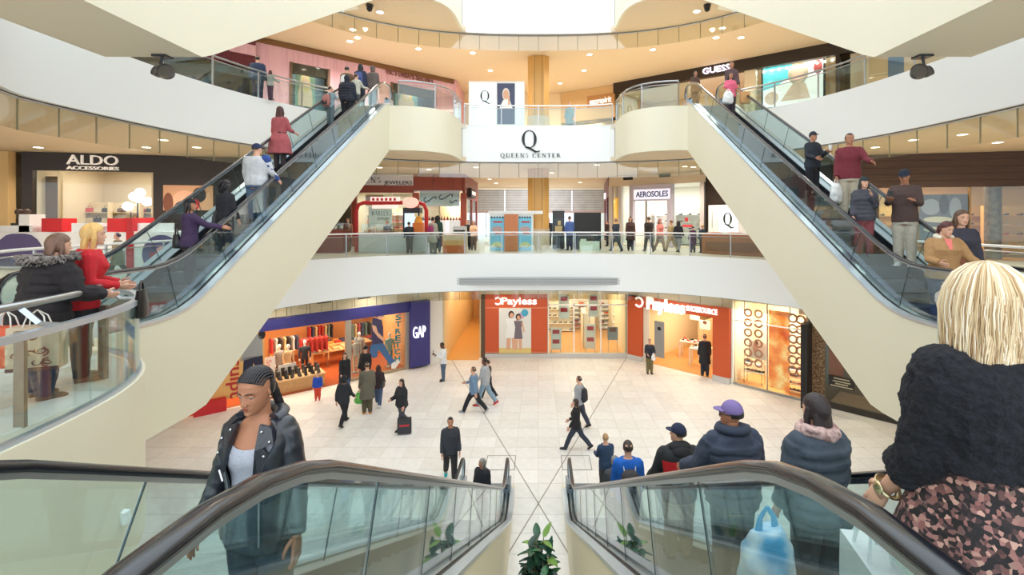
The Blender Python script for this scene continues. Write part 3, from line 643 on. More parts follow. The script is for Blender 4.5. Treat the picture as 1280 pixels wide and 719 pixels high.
for i, (xx, dd, t_, l_) in enumerate(((349, 2.2, (150, 150, 150), (90, 92, 100)), (360, 1.9, (200, 176, 140), (60, 60, 62)), (381, 2.3, (50, 54, 66), (46, 50, 62)), (445, 1.2, (196, 184, 170), (206, 190, 168)), (449, 2.2, (180, 170, 165), (150, 140, 130)), (487, 1.0, (160, 190, 180), (120, 150, 150)))):
    mannequin(g, x(xx, dd), dd, 'mannequin in %s inside the clothing shop, %s' % (('grey top', 'beige top', 'dark navy outfit', 'cream outfit', 'taupe outfit', 'pale green outfit')[i], ('behind the pale lettered card', 'behind the boots', 'near the red garments', 'at the left window edge', 'deep behind the left window edge', 'behind the mural man')[i]), mat(t_, .85), mat(l_, .85))
for i, (xx, dd, w_) in enumerate(((412, 3.4, 2.0), (425, 4.8, 1.6), (362, 5.0, 2.0), (470, 4.2, 2.2), (498, 3.0, 1.4))):
    table(g, x(xx, dd), dd, w_, .9, .85, 'light wooden table of folded garments %s' % ('near the boots plinth', 'deep beyond the entrance', 'at the shop back left', 'behind the window mannequins', 'behind the teal letters')[i], mat((226, 180, 120), .5))
    for j in range(8):
        me = random.choice(FOLD); o = bpy.data.objects.new('folded_garment', me)
        COL.objects.link(o); o.location = g.w(x(xx, dd) - w_/2 + .2 + (j % 4)*(w_ - .4)/3, dd - .2 + .4*(j//4), .85); o.rotation_euler = (0, 0, g.rz); tag(o, ('red', 'tan', 'navy', 'pale grey', 'orange')[FOLD.index(me)] + ' folded garment on the wooden table ' + ('near the boots plinth', 'deep beyond the entrance', 'at the shop back left', 'behind the window mannequins', 'behind the teal letters')[i], 'garment', 'folded garments in the clothing shop')
for i, (xx, dd, n_) in enumerate(((392, 3.0, 6), (355, 4.0, 7), (400, 5.6, 8), (452, 4.8, 7), (483, 5.2, 8))):
    r = thing('garment_rail', 'steel rail hung with garments %s' % ('near the red garments', 'behind the pale card', 'at the back of the entrance', 'behind the window glass left', 'behind the mural man')[i], 'clothes rail', g.w(x(xx, dd), dd, 0), g.rz)
    b = MB(); b.tube([(-.7, 0, 0), (-.7, 0, 1.75), (.7, 0, 1.75), (.7, 0, 0)], .02, 6); b.build('frame', STEEL, r)
    for j in range(n_): put(GARM, g, x(xx, dd) - .6 + 1.2*j/(n_ - 1), dd, .98, pi/2 + .2, 'coloured garment hanging on a steel rail', 'garment', 'hanging garments in the clothing shop', k=(0 if i == 0 else None))
# mural man and teal letters on the window
m = MB(); sc, z0 = x(472), .15
sx1 = lambda px_: x(px_); zz = lambda px_, py_: g.z(px_, py_)
P = lambda pts: [(x(a), g.z(a, b)) for a, b in pts]
for mi_, (pts, k) in enumerate((([(466, 397), (477, 399), (479, 410), (479, 432), (465, 433), (464, 412)], 0), ([(464, 431), (479, 429), (486, 442), (495, 453), (490, 459), (482, 449), (474, 438), (470, 440), (466, 436)], 1), ([(463, 432), (471, 432), (472, 446), (466, 448), (462, 440)], 1), ([(489, 455), (497, 449), (501, 451), (494, 461), (489, 461)], 2), ([(465, 406), (470, 408), (472, 415), (480, 423), (479, 427), (472, 421), (466, 413)], 3), ([(471, 389), (478, 388), (480, 396), (476, 400), (471, 398)], 3), ([(470, 390), (472, 387), (479, 387), (479, 391), (473, 392), (472, 397), (470, 396)], 4))):
    flat_poly(m, P(pts), -.006 - .002*mi_, k)
m.build('window_print', [mat((66, 62, 96), .7), mat((70, 110, 160), .7), PALE, SKINP, mat((80, 56, 44), .7)], g.root, label='printed striding man in violet shirt and jeans')
for i, ch in enumerate('STRETCH'): g.text(ch, 494.5 - .2*i, 501.5 - .2*i, 393.2 + i*8.6, 400 + i*8.6, mat((38, 130, 140), .5), -.01, .006, bold=.03, name='lettering', label='teal upright lettering' if i == 0 else None)

# ---------------------------------------------------------------- corridor beside it
m = MB(); m.box(-5.32, -5.2, 26.36, 38, L0, L0 + TOP); struct(m, 'wall_corridor_left', mat((240, 216, 170), .6))
m = MB(); m.box(-3.35, -3.25, 27.1, 38, L0, L0 + TOP); struct(m, 'wall_corridor_right', mat((240, 216, 170), .6))
m = MB(); m.box(-5.4, -3.2, 38, 38.2, L0, L0 + TOP); struct(m, 'wall_corridor_back', mat((226, 176, 116), .6))
d_ = MB(); d_.box(-4.7, -3.9, 37.93, 38, L0, L0 + 2.2); o = struct(d_, 'door_1', mat((180, 116, 66), .5)); d_ = MB(); d_.box(-4.02, -3.98, 37.88, 37.93, L0 + 1, L0 + 1.15); d_.build('door_handle', STEEL, o)
m = MB(); m.box(-5.2, -3.35, 26.6, 38, L0, L0 + .008); m.build('corridor_floor', mat((226, 170, 98), .3), root_floor)
for yy in (28.5, 31.5, 34.5): lamp('AREA', 'corridor_light', (-4.3, yy, L0 + TOP - .1), 22, (1, .84, .6), .8)

# ---------------------------------------------------------------- ground floor: orange shoe shop, front and angled entrance
p1 = Fac('shoe_storefront', 'orange shoe shopfront with poster of two girls facing the plaza', (-3.25, 27.1), (5.1, 27.1), L0)
x = p1.s; zo = p1.z(640, 368); OR = mat((206, 88, 44), .4)
p1.box('corner_post', mat((92, 70, 48), .5), x(601.5), x(606.5), 0, zo, -.1, .15)
p1.box('panel', OR, x(606.5), x(684), .28, zo, -.08, .1); p1.box('base_course', mat((206, 204, 202), .4), x(606.5), x(785), 0, .25, -.1, .12)
for yy in (385, 440.5): p1.pbox('panel_joint', mat((240, 170, 130), .5), 606.5, 684, yy - .3, yy + .3, -.09, -.08)
p1.text('Payless', 627, 671, 371.5, 380.5, LITW, -.12, .04, bold=.02, label='white rounded lettering'); 
m = MB(); m.tube([(x(622.5) + .19*cos(a), -.12, p1.z(622, 376) + .19*sin(a)) for a in [R(-140 + 28*i) for i in range(11)]], .045, 6); m.build('emblem', LITW, p1.root, label='white round crescent emblem')
m = MB(); a0, a1, z0, z1 = x(624), x(664), p1.z(640, 441), p1.z(640, 385); w_, h_ = a1 - a0, z1 - z0
m.box(a0, a1, -.12, -.08, z0, z1, 0); figure_print(m, a0 + w_*.38, z0 + .08*h_, h_*.86, -.123, 1, 2, 1, 3, .3, True); figure_print(m, a0 + w_*.6, z0 + .08*h_, h_*.8, -.127, 1, 4, 1, 3, .24, True)
flat_poly(m, [(a0, z0), (a1, z0), (a1, z0 + .12*h_), (a0, z0 + .12*h_)], -.1215, 5); flat_poly(m, disc(a0 + w_*.8, z0 + h_*.9, w_*.11, h_*.08), -.13, 6); flat_poly(m, disc(a0 + w_*.7, z0 + h_*.84, w_*.1, h_*.07), -.129, 7)
m.build('poster', [mat((232, 232, 228), .5), SKINP, WHITE, mat((60, 42, 36), .6), mat((120, 110, 120), .6), mat((228, 206, 130), .6), mat((70, 170, 206), .5), mat((206, 170, 206), .5)], p1.root, label='poster of two girls with balloons')
for a, b in ((685, 717.5), (717.5, 751), (751, 785)):
    p1.box('glass_pane', GL_SHOP, x(a + .8), x(b - .8), .25, zo, .0, .012)
for a in (685.5, 717.5, 751, 784.5): p1.box('mullion', PALE, x(a) - .035, x(a) + .035, .25, zo, -.05, .06)
p1.box('transom', PALE, x(685), x(785), p1.z(735, 382), p1.z(735, 380.4), -.05, .06)
bulkhead(p1, zo, TOP, TAN)
p1.room(x(685), p1.L - .12, zo + .3, 8, WARM, WFLOOR)
p1.light(x(735), 3.5, zo + .2, 150, (1, .86, .66), 3.2, 4)
for i, (xx, dd, n_, rz_) in enumerate(((731, 3.0, 4, pi/2), (738, 5.0, 4, pi/2), (775, 3.5, 4, -pi/2 + .25), (700, 6.2, 4, 0), (720, 7.2, 6, 0), (765, 6.9, 6, 0))):
    shelf(p1, x(xx, dd), dd, 1.9, 2.1, n_, 'shelf aisle of shoes behind the orange shop window %s' % ('second pane, front', 'second pane, further in', 'third pane', 'first pane', 'back wall, left', 'back wall, right')[i], mat((236, 228, 214), .5), rz=rz_, group=None, goods=SHOES if i < 4 else BOXES, gl=('shoe' if i < 4 else 'shoe box') + ' on the orange shop shelf %s' % ('behind the second pane', 'deep behind the second pane', 'behind the third pane', 'behind the first pane', 'on the back left wall', 'on the back right wall')[i], gcat='shoe' if i < 4 else 'box', ggrp='goods on the orange shop shelves', per=5)
for i, (xx, y0, y1, dd, lb) in enumerate(((695, 410, 437, .35, 'white stand with red squares inside the first pane'), (738, 405, 436, 1.0, 'white aisle end panel with red square inside the second pane'), (766, 409, 425, .4, 'grey picture board on thin legs inside the third pane'), (705, 368, 399, .5, 'hanging white and red sale banner inside the first pane'), (742, 368, 396, .6, 'hanging white and red sale banner inside the second pane'))):
    s_ = thing('shop_sign', lb, 'sign', p1.w(x(xx, dd), dd, p1.z(xx, y1, dd)), 0); hh = p1.z(xx, y0, dd) - p1.z(xx, y1, dd); ww = .6
    b = MB(); b.box(-ww/2, ww/2, 0, .03, 0, hh); b.build('board', PALE if i != 2 else GREY, s_)
    b = MB()
    for k in range(2 if i != 2 else 1):
        zc = hh*(.85 - .45*k); flat_poly(b, [(-.2, zc - .16), (.2, zc - .16), (.2, zc + .08), (-.2, zc + .08)], -.004, 0)
    b.build('print', RED if i != 2 else SKIND, s_)
    if i in (0, 1, 2): b = MB(); zf_ = p1.z(xx, y1, dd); [b.box(q, q + .03, 0, .03, -zf_ + .02, 0) for q in (-.28, .25)]; b.build('legs', STEEL, s_)
    elif i > 2: b = MB(); b.tube([(0, .01, hh), (0, .01, zo + .25 - p1.z(xx, y1, dd))], .01, 4); b.build('cord', STEEL, s_)

p2 = Fac('shoe_shop_entrance', 'orange framed open entrance of the shoe shop with white lettering above', (5.1, 27.1), (9.3, 22.8), L0)
x = p2.s
p2.box('pillar', OR, x(787), x(803.5), .28, p2.z(795, 371), -.2, .2); p2.box('pillar', OR, x(893), x(914), .28, p2.z(905, 384), -.2, .2)
for a, b in ((787, 804), (893, 914)): p2.box('plinth', mat((206, 204, 202), .4), x(a), x(b), 0, .28, -.24, .22)
ze = p2.z(850, 391); p2.box('header', OR, x(803.5), x(893), ze, p2.z(850, 377), -.05, .2)
p2.text('Payless', 808, 855, 373.5, 389, LITW, -.3, .08, bold=.03, label='white rounded sign lettering'); p2.text('SHOESOURCE', 857.5, 896, 384, 391, LITW, -.26, .05, bold=.01, label='white small capitals lettering')
m = MB(); cz = p2.z(803, 377); m.tube([(x(802) + .25*cos(a), -.28, cz + .25*sin(a)) for a in [R(-140 + 28*i) for i in range(11)]], .06, 6); m.build('emblem', LITW, p2.root, label='white round crescent emblem')
bulkhead(p2, p2.z(850, 377), TOP, TAN, 0)
p2.box('side_panel', mat((236, 226, 206), .5), x(804), x(811), 0, ze, .0, .12)
p2.room(x(804), x(893), ze + .15, 9, WARM, WFLOOR, mat((70, 40, 30), .6))
p2.light(x(850), 3.0, ze + .05, 150, (1, .8, .54), 2.2, 4)
for k in range(9): p2.box('ceiling_slat', mat((236, 206, 160), .6), x(806), x(892), ze + .02, ze + .12, .8 + k*.8, .95 + k*.8)
for i, (xx, dd, rz_) in enumerate(((817, 5.5, pi/2), (872, 7.5, 0), (830, 8.2, 0), (886, 4.5, -pi/2))):
    shelf(p2, x(xx, dd), dd, 2.0, 2.0, 4, 'shoe rack inside the orange entrance, %s' % ('along the left', 'back wall right', 'back wall left', 'along the right')[i], mat((216, 190, 150), .5), rz=rz_, goods=SHOES, gl='shoe standing on a rack inside the orange entrance', gcat='shoe', ggrp='shoes inside the orange entrance', per=4)
for i, (xx, dd) in enumerate(((863, 2.6), (876, 1.6), (842, 5.6))):
    table(p2, x(xx, dd), dd, 1.1, .7, .95, ('white table of shoes inside the orange entrance, behind the man in black', 'white table with steel frame closest to the right orange pillar', 'white table deep inside the orange entrance')[i], mat((236, 230, 220), .5), rz=.3)
    for j in range(6): put(SHOES, p2, x(xx, dd) - .4 + (j % 3)*.4, dd - .15 + .3*(j//3), .95, random.uniform(-2, 2), 'shoe lying on a white table inside the orange entrance', 'shoe', 'shoes on the entrance tables')
for i, (xx, y0, y1, dd) in enumerate(((824, 402, 447, .25), (881, 401, 412, 2.0), (868, 385, 400, 3.0))):
    s_ = thing('shop_sign', ('grey upright price board on the left of the orange entrance', 'white portrait board on a table by the right orange pillar', 'white picture board hanging deep inside the orange entrance')[i], 'sign', p2.w(x(xx, dd), dd, max(.02, p2.z(xx, y1, dd))), p2.rz); hh = p2.z(xx, y0, dd) - p2.z(xx, y1, dd)
    b = MB(); b.box(-.3, .3, 0, .04, 0, hh); b.build('board', GREY if i == 0 else PALE, s_); b = MB(); flat_poly(b, disc(0, hh*.8, .12, .1), -.004, 0); b.build('print', BLACK if i == 0 else SKIND, s_)

p3 = Fac('ring_pattern_storefront', 'glazed shopfront with rows of orange rings and a fiery panel', (9.3, 22.8), (11.35, 20.75), L0)
x = p3.s; zt = p3.z(960, 381)
m_ = MB(); m_.box(x(915) - .02, x(915) + .06, -.05, .1, 0, zt); m_.build('mullion', PALE, p3.root)
for a, b in ((917, 958.5), (959.5, 1006)): p3.box('glass_pane', GL_SHOP, x(a), x(b), .1, zt, 0, .012)
p3.box('mullion', mat((200, 190, 176), .4), x(958.5), x(959.5), 0, zt, -.04, .06); p3.box('transom', PALE, x(915), x(1006), p3.z(960, 407), p3.z(960, 405.6), -.04, .05); p3.box('window_base', STEEL, x(915), x(1006), 0, .1, -.04, .08)
bulkhead(p3, zt, TOP, TAN); p3.room(x(917), x(1006), zt + .1, 2.4, mat((228, 216, 196), .6), WFLOOR); p3.light(x(960), 1.0, zt, 130, (1, .86, .66), 1.5, 1)
rings = [(935, 391 + 12.4*i) for i in range(6)] + [(948, 392.5 + 12.4*i) for i in range(6)] + [(991, 398 + 13*i) for i in range(6)] + [(1001, 400 + 13*i) for i in range(6)]
for (a, b_) in rings:
    r_ = .16 if a < 970 else .17; m = MB(); m.tube([(x(a, .1) + r_*cos(2*pi*k/16), .1, p3.z(a, b_, .1) + r_*sin(2*pi*k/16)) for k in range(16)], .045, 6, closed=True, flat=.4); m.build('ring', mat((226, 150, 116), .5), p3.root, smooth=60)
p3.pbox('fiery_panel', ramp_mat([(.3, (222, 84, 40)), (.5, (248, 140, 60)), (.7, (255, 220, 150))], 1.6, 'noise', emit=.35), 961, 987, 389, 487, .14, .18, label='fiery orange patterned panel')  # glow added to the pattern colours, as little light reaches the panel's face
m = MB(); p3.pbox('poster', PALE, 936, 958, 427, 449, .3, .33); 
flat_poly(m, disc(x(944, .29), p3.z(944, 435, .29), .12, .22), .29, 0); flat_poly(m, disc(x(945, .285), p3.z(945, 429, .285), .09, .12), .285, 1); m.build('print', [SKINP, SKIND], p3.root)
for i, (xx, dd, rows) in enumerate(((943, .75, 2), (996, .75, 4))):
    r = thing('shoe_stand', ('low steel framed stand of white shelves with sandals under the rings', 'tall steel framed stand of shelves with sandals beside the black sign post')[i], 'shelf', p3.w(x(xx, dd), dd, 0), p3.rz)
    for a in (-.42, .40): b = MB(); [b.box(a, a + .02, q, q + .02, 0, 1.15 + .1*rows) for q in (-.2, .18)]; b.build('frame', MIDG, r)
    for k in range(rows):
        zz_ = 1.1 - k*.32 if rows > 2 else 1.0 - k*.4; b = MB(); b.box(-.44, .44, -.2, .2, zz_ - .03, zz_); b.build('shelf_board', PALE, r)
        for j in range(5): put(SHOES, p3, x(xx, dd) - .34 + .17*j, dd, zz_, pi/2 + random.uniform(-.4, .4), 'sandal on a steel framed stand behind the ring glass', 'shoe', 'sandals on the window stands')
p4 = Fac('dark_storefront', 'dark shopfront with brown mosaic wall and black sign post near the right truss', (11.35, 20.75), (15.2, 16.9), L0)
x = p4.s; zt = 3.75
sp = thing('sign_post', 'tall black sign blade with vertical white marks beside the mosaic wall', 'sign', p4.w(x(1008, -.5), -.5, 0), p4.rz); b = MB(); b.box(-.12, .12, -.35, .35, 0, 3.5); b.build('board', BLACK, sp); b = MB()
for k in range(7): b.box(-.135, -.12, -.06, .06, 1.9 + k*.16, 2.0 + k*.16)
b.box(-.135, -.12, -.08, .08, 1.4, 1.6); b.build('marks', PALE, sp)
p4.box('mosaic_wall', ramp_mat([(.0, (60, 42, 32)), (.5, (126, 94, 66)), (1, (176, 146, 110))], 26, 'cell', .5), x(1013), x(1031), 0, zt, .0, .15)
p4.box('dark_wall', mat((52, 46, 40), .5), x(1031), p4.L, 0, .25, 0, .12); p4.box('glass_pane', GL_SHOP, x(1031), p4.L, .25, zt, .0, .012)
p4.room(x(1031), p4.L, zt, 2.5, mat((96, 82, 64), .7), mat((120, 100, 80), .5)); p4.light(x(1060), 1.2, zt - .1, 45, (1, .8, .55), 1)
p4.pbox('poster', mat((170, 84, 50), .6), 1036, 1054, 433, 470, .1, .13); p4.pbox('poster', mat((120, 116, 110), .6), 1031.5, 1036, 430, 480, .12, .15)
p4.pbox('sign_board', mat((40, 34, 30), .5), 1036, 1068, 472, 486, -.05, .0)
for k, (a0, a1, yy) in enumerate(((1042, 1062, 474.5), (1041, 1063, 478), (1044, 1060, 481), (1038, 1066, 484))):
    p4.pbox('text_line', mat((190, 180, 150), .5), a0, a1, yy - .7, yy + .7, -.06, -.05)
bulkhead(p4, zt, TOP, TAN)
# ================================================================ MIDDLE LEVEL SHOPS
H1 = DZ - FB
def shelf_goods(f, xx, dd, w, h, n, label, goods, gl, gcat, ggrp, m=None, rz=0, per=4): return shelf(f, f.s(xx, dd), dd, w, h, n, label, m or mat((226, 206, 176), .5), rz=rz, goods=goods, gl=gl, gcat=gcat, ggrp=ggrp, per=per)
# --- dark accessories shop on the left
a = Fac('accessories_storefront', 'dark brown shopfront with pale lettering above a lit window', (-21.4, 19.4), (-12.4, 21.7), L1); x = a.s
zs, zw0 = a.z(130, 214.5), .45
a.box('sign_band', BROWN, x(29), a.L, zs, H1, -.1, .12); a.box('side_panel', BROWN, x(29), x(43), 0, zs, -.1, .12); a.box('side_panel', BROWN, x(193), a.L, 0, zs, -.1, .12)
a.box('window_base', BROWN, x(75), x(193), 0, zw0, -.1, .12); a.box('glass_pane', GL_SHOP, x(76), x(192), zw0, zs, 0, .012); a.box('glass_pane', GL_SHOP, x(43.5), x(74.5), .05, zs, 0, .012)
for q in (75.3, 192): a.box('window_frame', mat((190, 172, 140), .4, .5), x(q) - .05, x(q) + .05, zw0, zs, -.06, .06)
a.text('ALDO', 84, 148, 193.5, 206, mat((244, 236, 226), .5, emit=.15), -.14, .05, label='pale wide block lettering'); a.text('ACCESSORIES', 84, 149, 208, 212.3, mat((244, 236, 226), .5, emit=.15), -.14, .05, bold=0, label='pale small lettering')
m = MB(); p0, p1_, q0, q1 = x(206), x(268), a.z(237, 263), a.z(237, 232); w_, h_ = p1_ - p0, q1 - q0
m.box(p0, p1_, -.14, -.1, q0, q1, 0); flat_poly(m, disc(p0 + w_*.42, q0 + h_*.3, w_*.26, h_*.5), -.141, 1); flat_poly(m, disc(p0 + w_*.72, q0 + h_*.62, w_*.14, h_*.3), -.143, 2); flat_poly(m, disc(p0 + w_*.45, q0 + h_*.1, w_*.24, h_*.3), -.144, 3); flat_poly(m, disc(p0 + w_*.66, q0 + h_*.25, w_*.07, h_*.2), -.145, 4); flat_poly(m, disc(p0 + w_*.1, q0 + h_*.3, w_*.1, h_*.4), -.142, 5)
m.build('poster', [mat((208, 160, 124), .6), SKINP, mat((40, 36, 40), .5), mat((44, 60, 70), .6), RED, mat((120, 70, 50), .6)], a.root, label='landscape poster of a woman in sunglasses')
a.room(x(43), x(193), zs + .35, 4.5, mat((224, 206, 184), .6), mat((190, 160, 130), .5)); a.light(x(135), 2.2, zs + .3, 75, (1, .86, .68), 3, 2)
a.box('mirror_panel', mat((110, 76, 56), .5), x(46, .6), x(72, .6), .1, zs - .2, .6, .7)
for i, (xx, w_, dd) in enumerate(((96, 2.0, 3.6), (118, 1.3, 3.2), (144, 2.2, 3.6), (172, 1.4, 4.0), (104, 1.4, 1.6), (128, 1.2, 1.4))):
    shelf_goods(a, xx, dd, w_, 2.5 if i < 4 else 1.35, 5 if i < 4 else 3, 'white shelf of handbags in the accessories shop %s' % ('back wall far left', 'back wall, left middle', 'back wall, tall wooden bay', 'back wall right behind globe lamps', 'front low stand left', 'front low stand middle')[i], BAGS, 'handbag on the shelf, %s of the accessories shop' % ('far left back wall', 'left middle back wall', 'tall wooden bay', 'right back wall', 'front left stand', 'front middle stand')[i], 'handbag', 'handbags in the accessories shop')
gl = thing('globe_lamp', 'cluster of white glowing globes on a dark stand in the shop window', 'lamp', a.w(x(172, .8), .8, 0), a.rz); b = MB(); b.tube([(0, 0, 0), (0, 0, 2.9)], .03, 8); b.tube([(-.25, 0, 0), (-.25, 0, 2.0)], .025, 8); b.tube([(-.3, 0, .02), (.4, 0, .02)], .05, 6); b.build('stand', BLACK, gl)
for (q, w_) in ((160, 258), (168, 246), (175, 241), (173, 248), (184, 252)):
    b = MB(); c = Vector((x(q, .8) - x(172, .8), 0, a.z(q, w_, .8))); b.ell(c, .2, 12, 8); b.tube([c, (0, 0, c.z + .1)], .015, 5); b.build('globe', mat((255, 244, 222), .4, emit=3), gl, smooth=180)
sw = MB(); sw.box(-26, -21.4, 19.2, 19.5, 0, H1); struct(sw, 'wall_gallery_left', mat((226, 190, 134), .6))
# --- timber shoe shop on the right
t = Fac('timber_storefront', 'dark timber clad shopfront with big shoe poster and lit shelves', (12.9, 20.9), (24, 18.3), L1); x = t.s
zs = t.z(1200, 234); TIM = mat((74, 50, 36), .55, noise=.25, scale=3, stretch=(.4, 4, 9), bump=.2)
for k in range(5): z_ = zs + (H1 - zs)*k/5; t.box('timber_plank', TIM, 0, t.L, z_ + .008, zs + (H1 - zs)*(k + 1)/5, -.1 - .015*(k % 2), .12)
t.box('side_panel', TIM, 0, x(1097), 0, zs, -.1, .12)
t.box('glass_pane', GL_SHOP, x(1098), t.L - .2, .1, zs, 0, .012)
for q in (1097.5, 1147, 1212): t.box('window_frame', mat((150, 120, 80), .4, .5), x(q) - .03, x(q) + .03, .05, zs, -.05, .06)
t.room(x(1097), t.L, zs + .2, 4.5, mat((240, 206, 150), .6), WFLOOR); t.light(x(1180), 2.0, zs + .15, 95, (1, .8, .52), 5, 2)
m = MB(); p0, p1_, q0, q1 = x(1148, .5), x(1210, .5), t.z(1180, 306, .5), t.z(1180, 243, .5); w_, h_ = p1_ - p0, q1 - q0
m.box(p0, p1_, .5, .54, q0, q1, 0)
for cx_, cz_, rx, rz, k in ((.25, .75, .2, .16, 1), (.75, .72, .12, .22, 1), (.52, .8, .1, .2, 2), (.4, .5, .3, .06, 3), (.8, .45, .12, .2, 3), (.3, .3, .2, .05, 3), (.55, .25, .2, .1, 2)): flat_poly(m, disc(p0 + w_*cx_, q0 + h_*cz_, w_*rx, h_*rz), .499 - .001*k, k)
m.build('poster', [mat((112, 112, 130), .6), mat((170, 172, 190), .6), mat((70, 70, 84), .6), mat((226, 214, 196), .6)], t.root, label='large grey blue poster of shoes')
cm = MB(); cm.extr([(x(1241, .6) + .28*cos(2*pi*k/12), .6 + .28*sin(2*pi*k/12), 0) for k in range(12)], (0, 0, zs + .2)); cm.build('column', ramp_mat([(.3, (70, 56, 44)), (.6, (120, 104, 86))], 5, 'noise', .4), t.root, smooth=40, label='round dark marble column')
for i, (xx, dd, w_) in enumerate(((1222, 3.8, 2.4), (1265, 2.4, 2.2), (1128, 3.6, 2.4))):
    shelf_goods(t, xx, dd, w_, 2.3, 5, 'lit wooden shelf of shoes in the timber shop %s' % ('left of the marble column', 'right of the marble column', 'left of the big poster')[i], SHOES, 'shoe on the lit shelf %s of the timber shop' % ('left of the marble column', 'right of the marble column', 'left of the big poster')[i], 'shoe', 'shoes in the timber shop', mat((232, 190, 130), .5), per=4)
# --- jewellers, back left
j = Fac('jewellers_storefront', 'red brown timber shopfront with white lettered sign at the back left', (-13.2, 29.0), (-4.6, 29.6), L1); x = j.s
zb = j.z(480, 241); zt = j.z(480, 217)
j.box('fascia_panel', REDW, 0, x(517), zb, zt, -.1, .12); 
for a_, b_ in ((517, 541.5), (542, 566), (566.5, 578)): j.box('fascia_panel', REDW, x(a_), x(b_), j.z(548, 238), zt, -.14, .12)
j.box('bulkhead', mat((150, 146, 140), .6), 0, j.L, zt, H1, -.02, .1)
j.pbox('sign_board', mat((236, 238, 244), .5), 425, 516.5, 218, 231.5, -.16, -.1); j.text('QUEENS', 432, 476, 221.5, 228.5, BLACK, -.17, .02, serif=True, label='black serif lettering'); j.text('JEWELERS', 480, 515, 226, 230.5, BLACK, -.17, .02, bold=.01, label='black sans lettering')
for a_, b_ in ((440, 446), (516, 524), (575.5, 583)): j.box('pillar', REDW, x(a_), x(b_), 0, zb, -.1, .12)
j.box('window_base', REDW, x(446), x(576), 0, .7, -.06, .12)
for a_, b_ in ((446.5, 490), (491, 516), (524.5, 575)): j.box('glass_pane', GL_SHOP, x(a_), x(b_), .7, zb, .02, .03)
j.room(x(440), x(580), zb + .1, 4, mat((240, 232, 216), .6), mat((190, 160, 130), .5)); j.light(x(480), 1.8, zb, 55, (1, .9, .74), 2, 1.5); j.light(x(548), 1.4, zb, 30, (1, .95, .9), 1.6, 1)
j.pbox('gold_panel', mat((190, 128, 50), .4), 457, 479, 244, 257, .5, .55); j.pbox('sign_board', mat((232, 240, 232), .5), 461, 490, 259, 281, .3, .36)
j.text('WARLENS', 464.5, 488.5, 263.5, 269.5, mat((40, 70, 60), .5), .29, .01, serif=True, label='dark green serif lettering'); j.text('JEWELERS', 471.5, 487, 271.5, 275, mat((60, 90, 80), .5), .29, .01)
j.pbox('window_graphic', mat((196, 208, 220), .6), 525, 574.5, 237.5, 258, .05, .08); 
m = MB()
for q, w_, r_ in ((540, 249, .55), (560, 246, .6), (533, 253, .4), (568, 252, .3)): m.tube([(x(q) + r_*cos(.5*k)*(.4 + .08*k), .03, j.z(q, w_) + .3*r_*sin(.9*k)) for k in range(9)], .04, 5)
m.build('print', mat((90, 100, 116), .6), j.root, label='grey flourish print')
for i, (q, w_) in enumerate(((533, 1.3), (552, 1.5), (567, 1.2))):
    r = thing('jewellery_case', 'lit pink and white jewellery display %s in the back left window' % ('left', 'middle', 'right')[i], 'display case', j.w(x(q, .6), .6, .7), j.rz); b = MB(); b.box(-.5, .5, -.2, .3, 0, .9); b.build('stand', mat((240, 226, 232), .5, emit=.3), r)
    for k in range(5): b = MB(); b.lathe([(.06, 0), (.07, .1), (.02, .16), (.03, .24)], 8, (-.36 + .18*k, 0, .9)); b.build('bust', mat((60 + 30*k, 50, 70), .5), r)
for i, (q, dd) in enumerate(((455, 3.4), (500, 3.0))): shelf_goods(j, q, dd, 1.6, 2.4, 5, 'pale shelf of goods inside the jewellers, %s' % ('left', 'right')[i], BOXES, 'box on the %s shelf inside the jewellers' % ('left', 'right')[i], 'box', 'boxes inside the jewellers')
c = Fac('corner_storefront', 'red brown corner shopfront with dark projecting sign facing the hall', (-4.6, 29.6), (-4.75, 37), L1)
c.box('fascia_panel', REDW, 0, c.L, 3.0, H1, -.05, .12); c.box('pillar', REDW, 0, .5, 0, 3, -.05, .12); c.box('pillar', REDW, 3.4, 4.0, 0, 3, -.05, .12); c.box('pillar', REDW, 6.6, c.L, 0, 3, -.05, .12); c.box('glass_pane', GL_SHOP, .5, 3.4, .1, 3, 0, .012); c.box('glass_pane', GL_SHOP, 4.0, 6.6, .1, 3, 0, .012)
c.box('back_panel', mat((214, 190, 160), .6), .5, 6.6, 0, 3, 1.6, 1.7); c.light(3.5, .8, 2.9, 50)
b = MB(); b.box(1.2, 3.6, -.3, -.06, 3.1, 3.7); b.build('sign_box', BLACK, c.root); b = MB(); b.box(1.5, 3.3, -.32, -.3, 3.28, 3.5); b.build('sign_face', mat((236, 206, 190), .5, emit=.6), c.root)
h = Fac('hall_entrance', 'bright glazed doors under translucent shutters at the end of the hall', (-6.2, 44), (6.2, 44), L1, 'entrance'); x = h.s
zd = h.z(673, 265)
for k in range(4): h.box('shutter_panel', mat((196, 198, 202), .4, 0, noise=.12, scale=1.5), .02 + k*3.1, 3.06 + k*3.1, zd + .1, H1 - .05, -.02, .02)
for k in range(9): h.box('shutter_bar', mat((120, 120, 124), .4, .5), 0, h.L, zd + .2 + k*.22, zd + .23 + k*.22, -.05, -.02)
h.box('header', mat((190, 170, 170), .5), 0, h.L, zd - .1, zd + .1, -.1, .1)
for k in range(9): h.box('door_leaf', glass('door_glass', (235, 245, 250), .06), .05 + k*1.377, 1.35 + k*1.377, .02, zd - .1, 0, .012); h.box('door_frame', mat((160, 165, 170), .4, .6), k*1.377 - .04, k*1.377 + .05, 0, zd - .1, -.05, .05)
o = MB(); o.box(-8, 8, 48, 48.2, 0, H1); struct(o, 'wall_hall_daylight', mat((240, 246, 255), .6, emit=1.2), label='glowing wall standing in for daylight beyond the hall doors')  # emissive wall put behind the glass doors in place of daylight
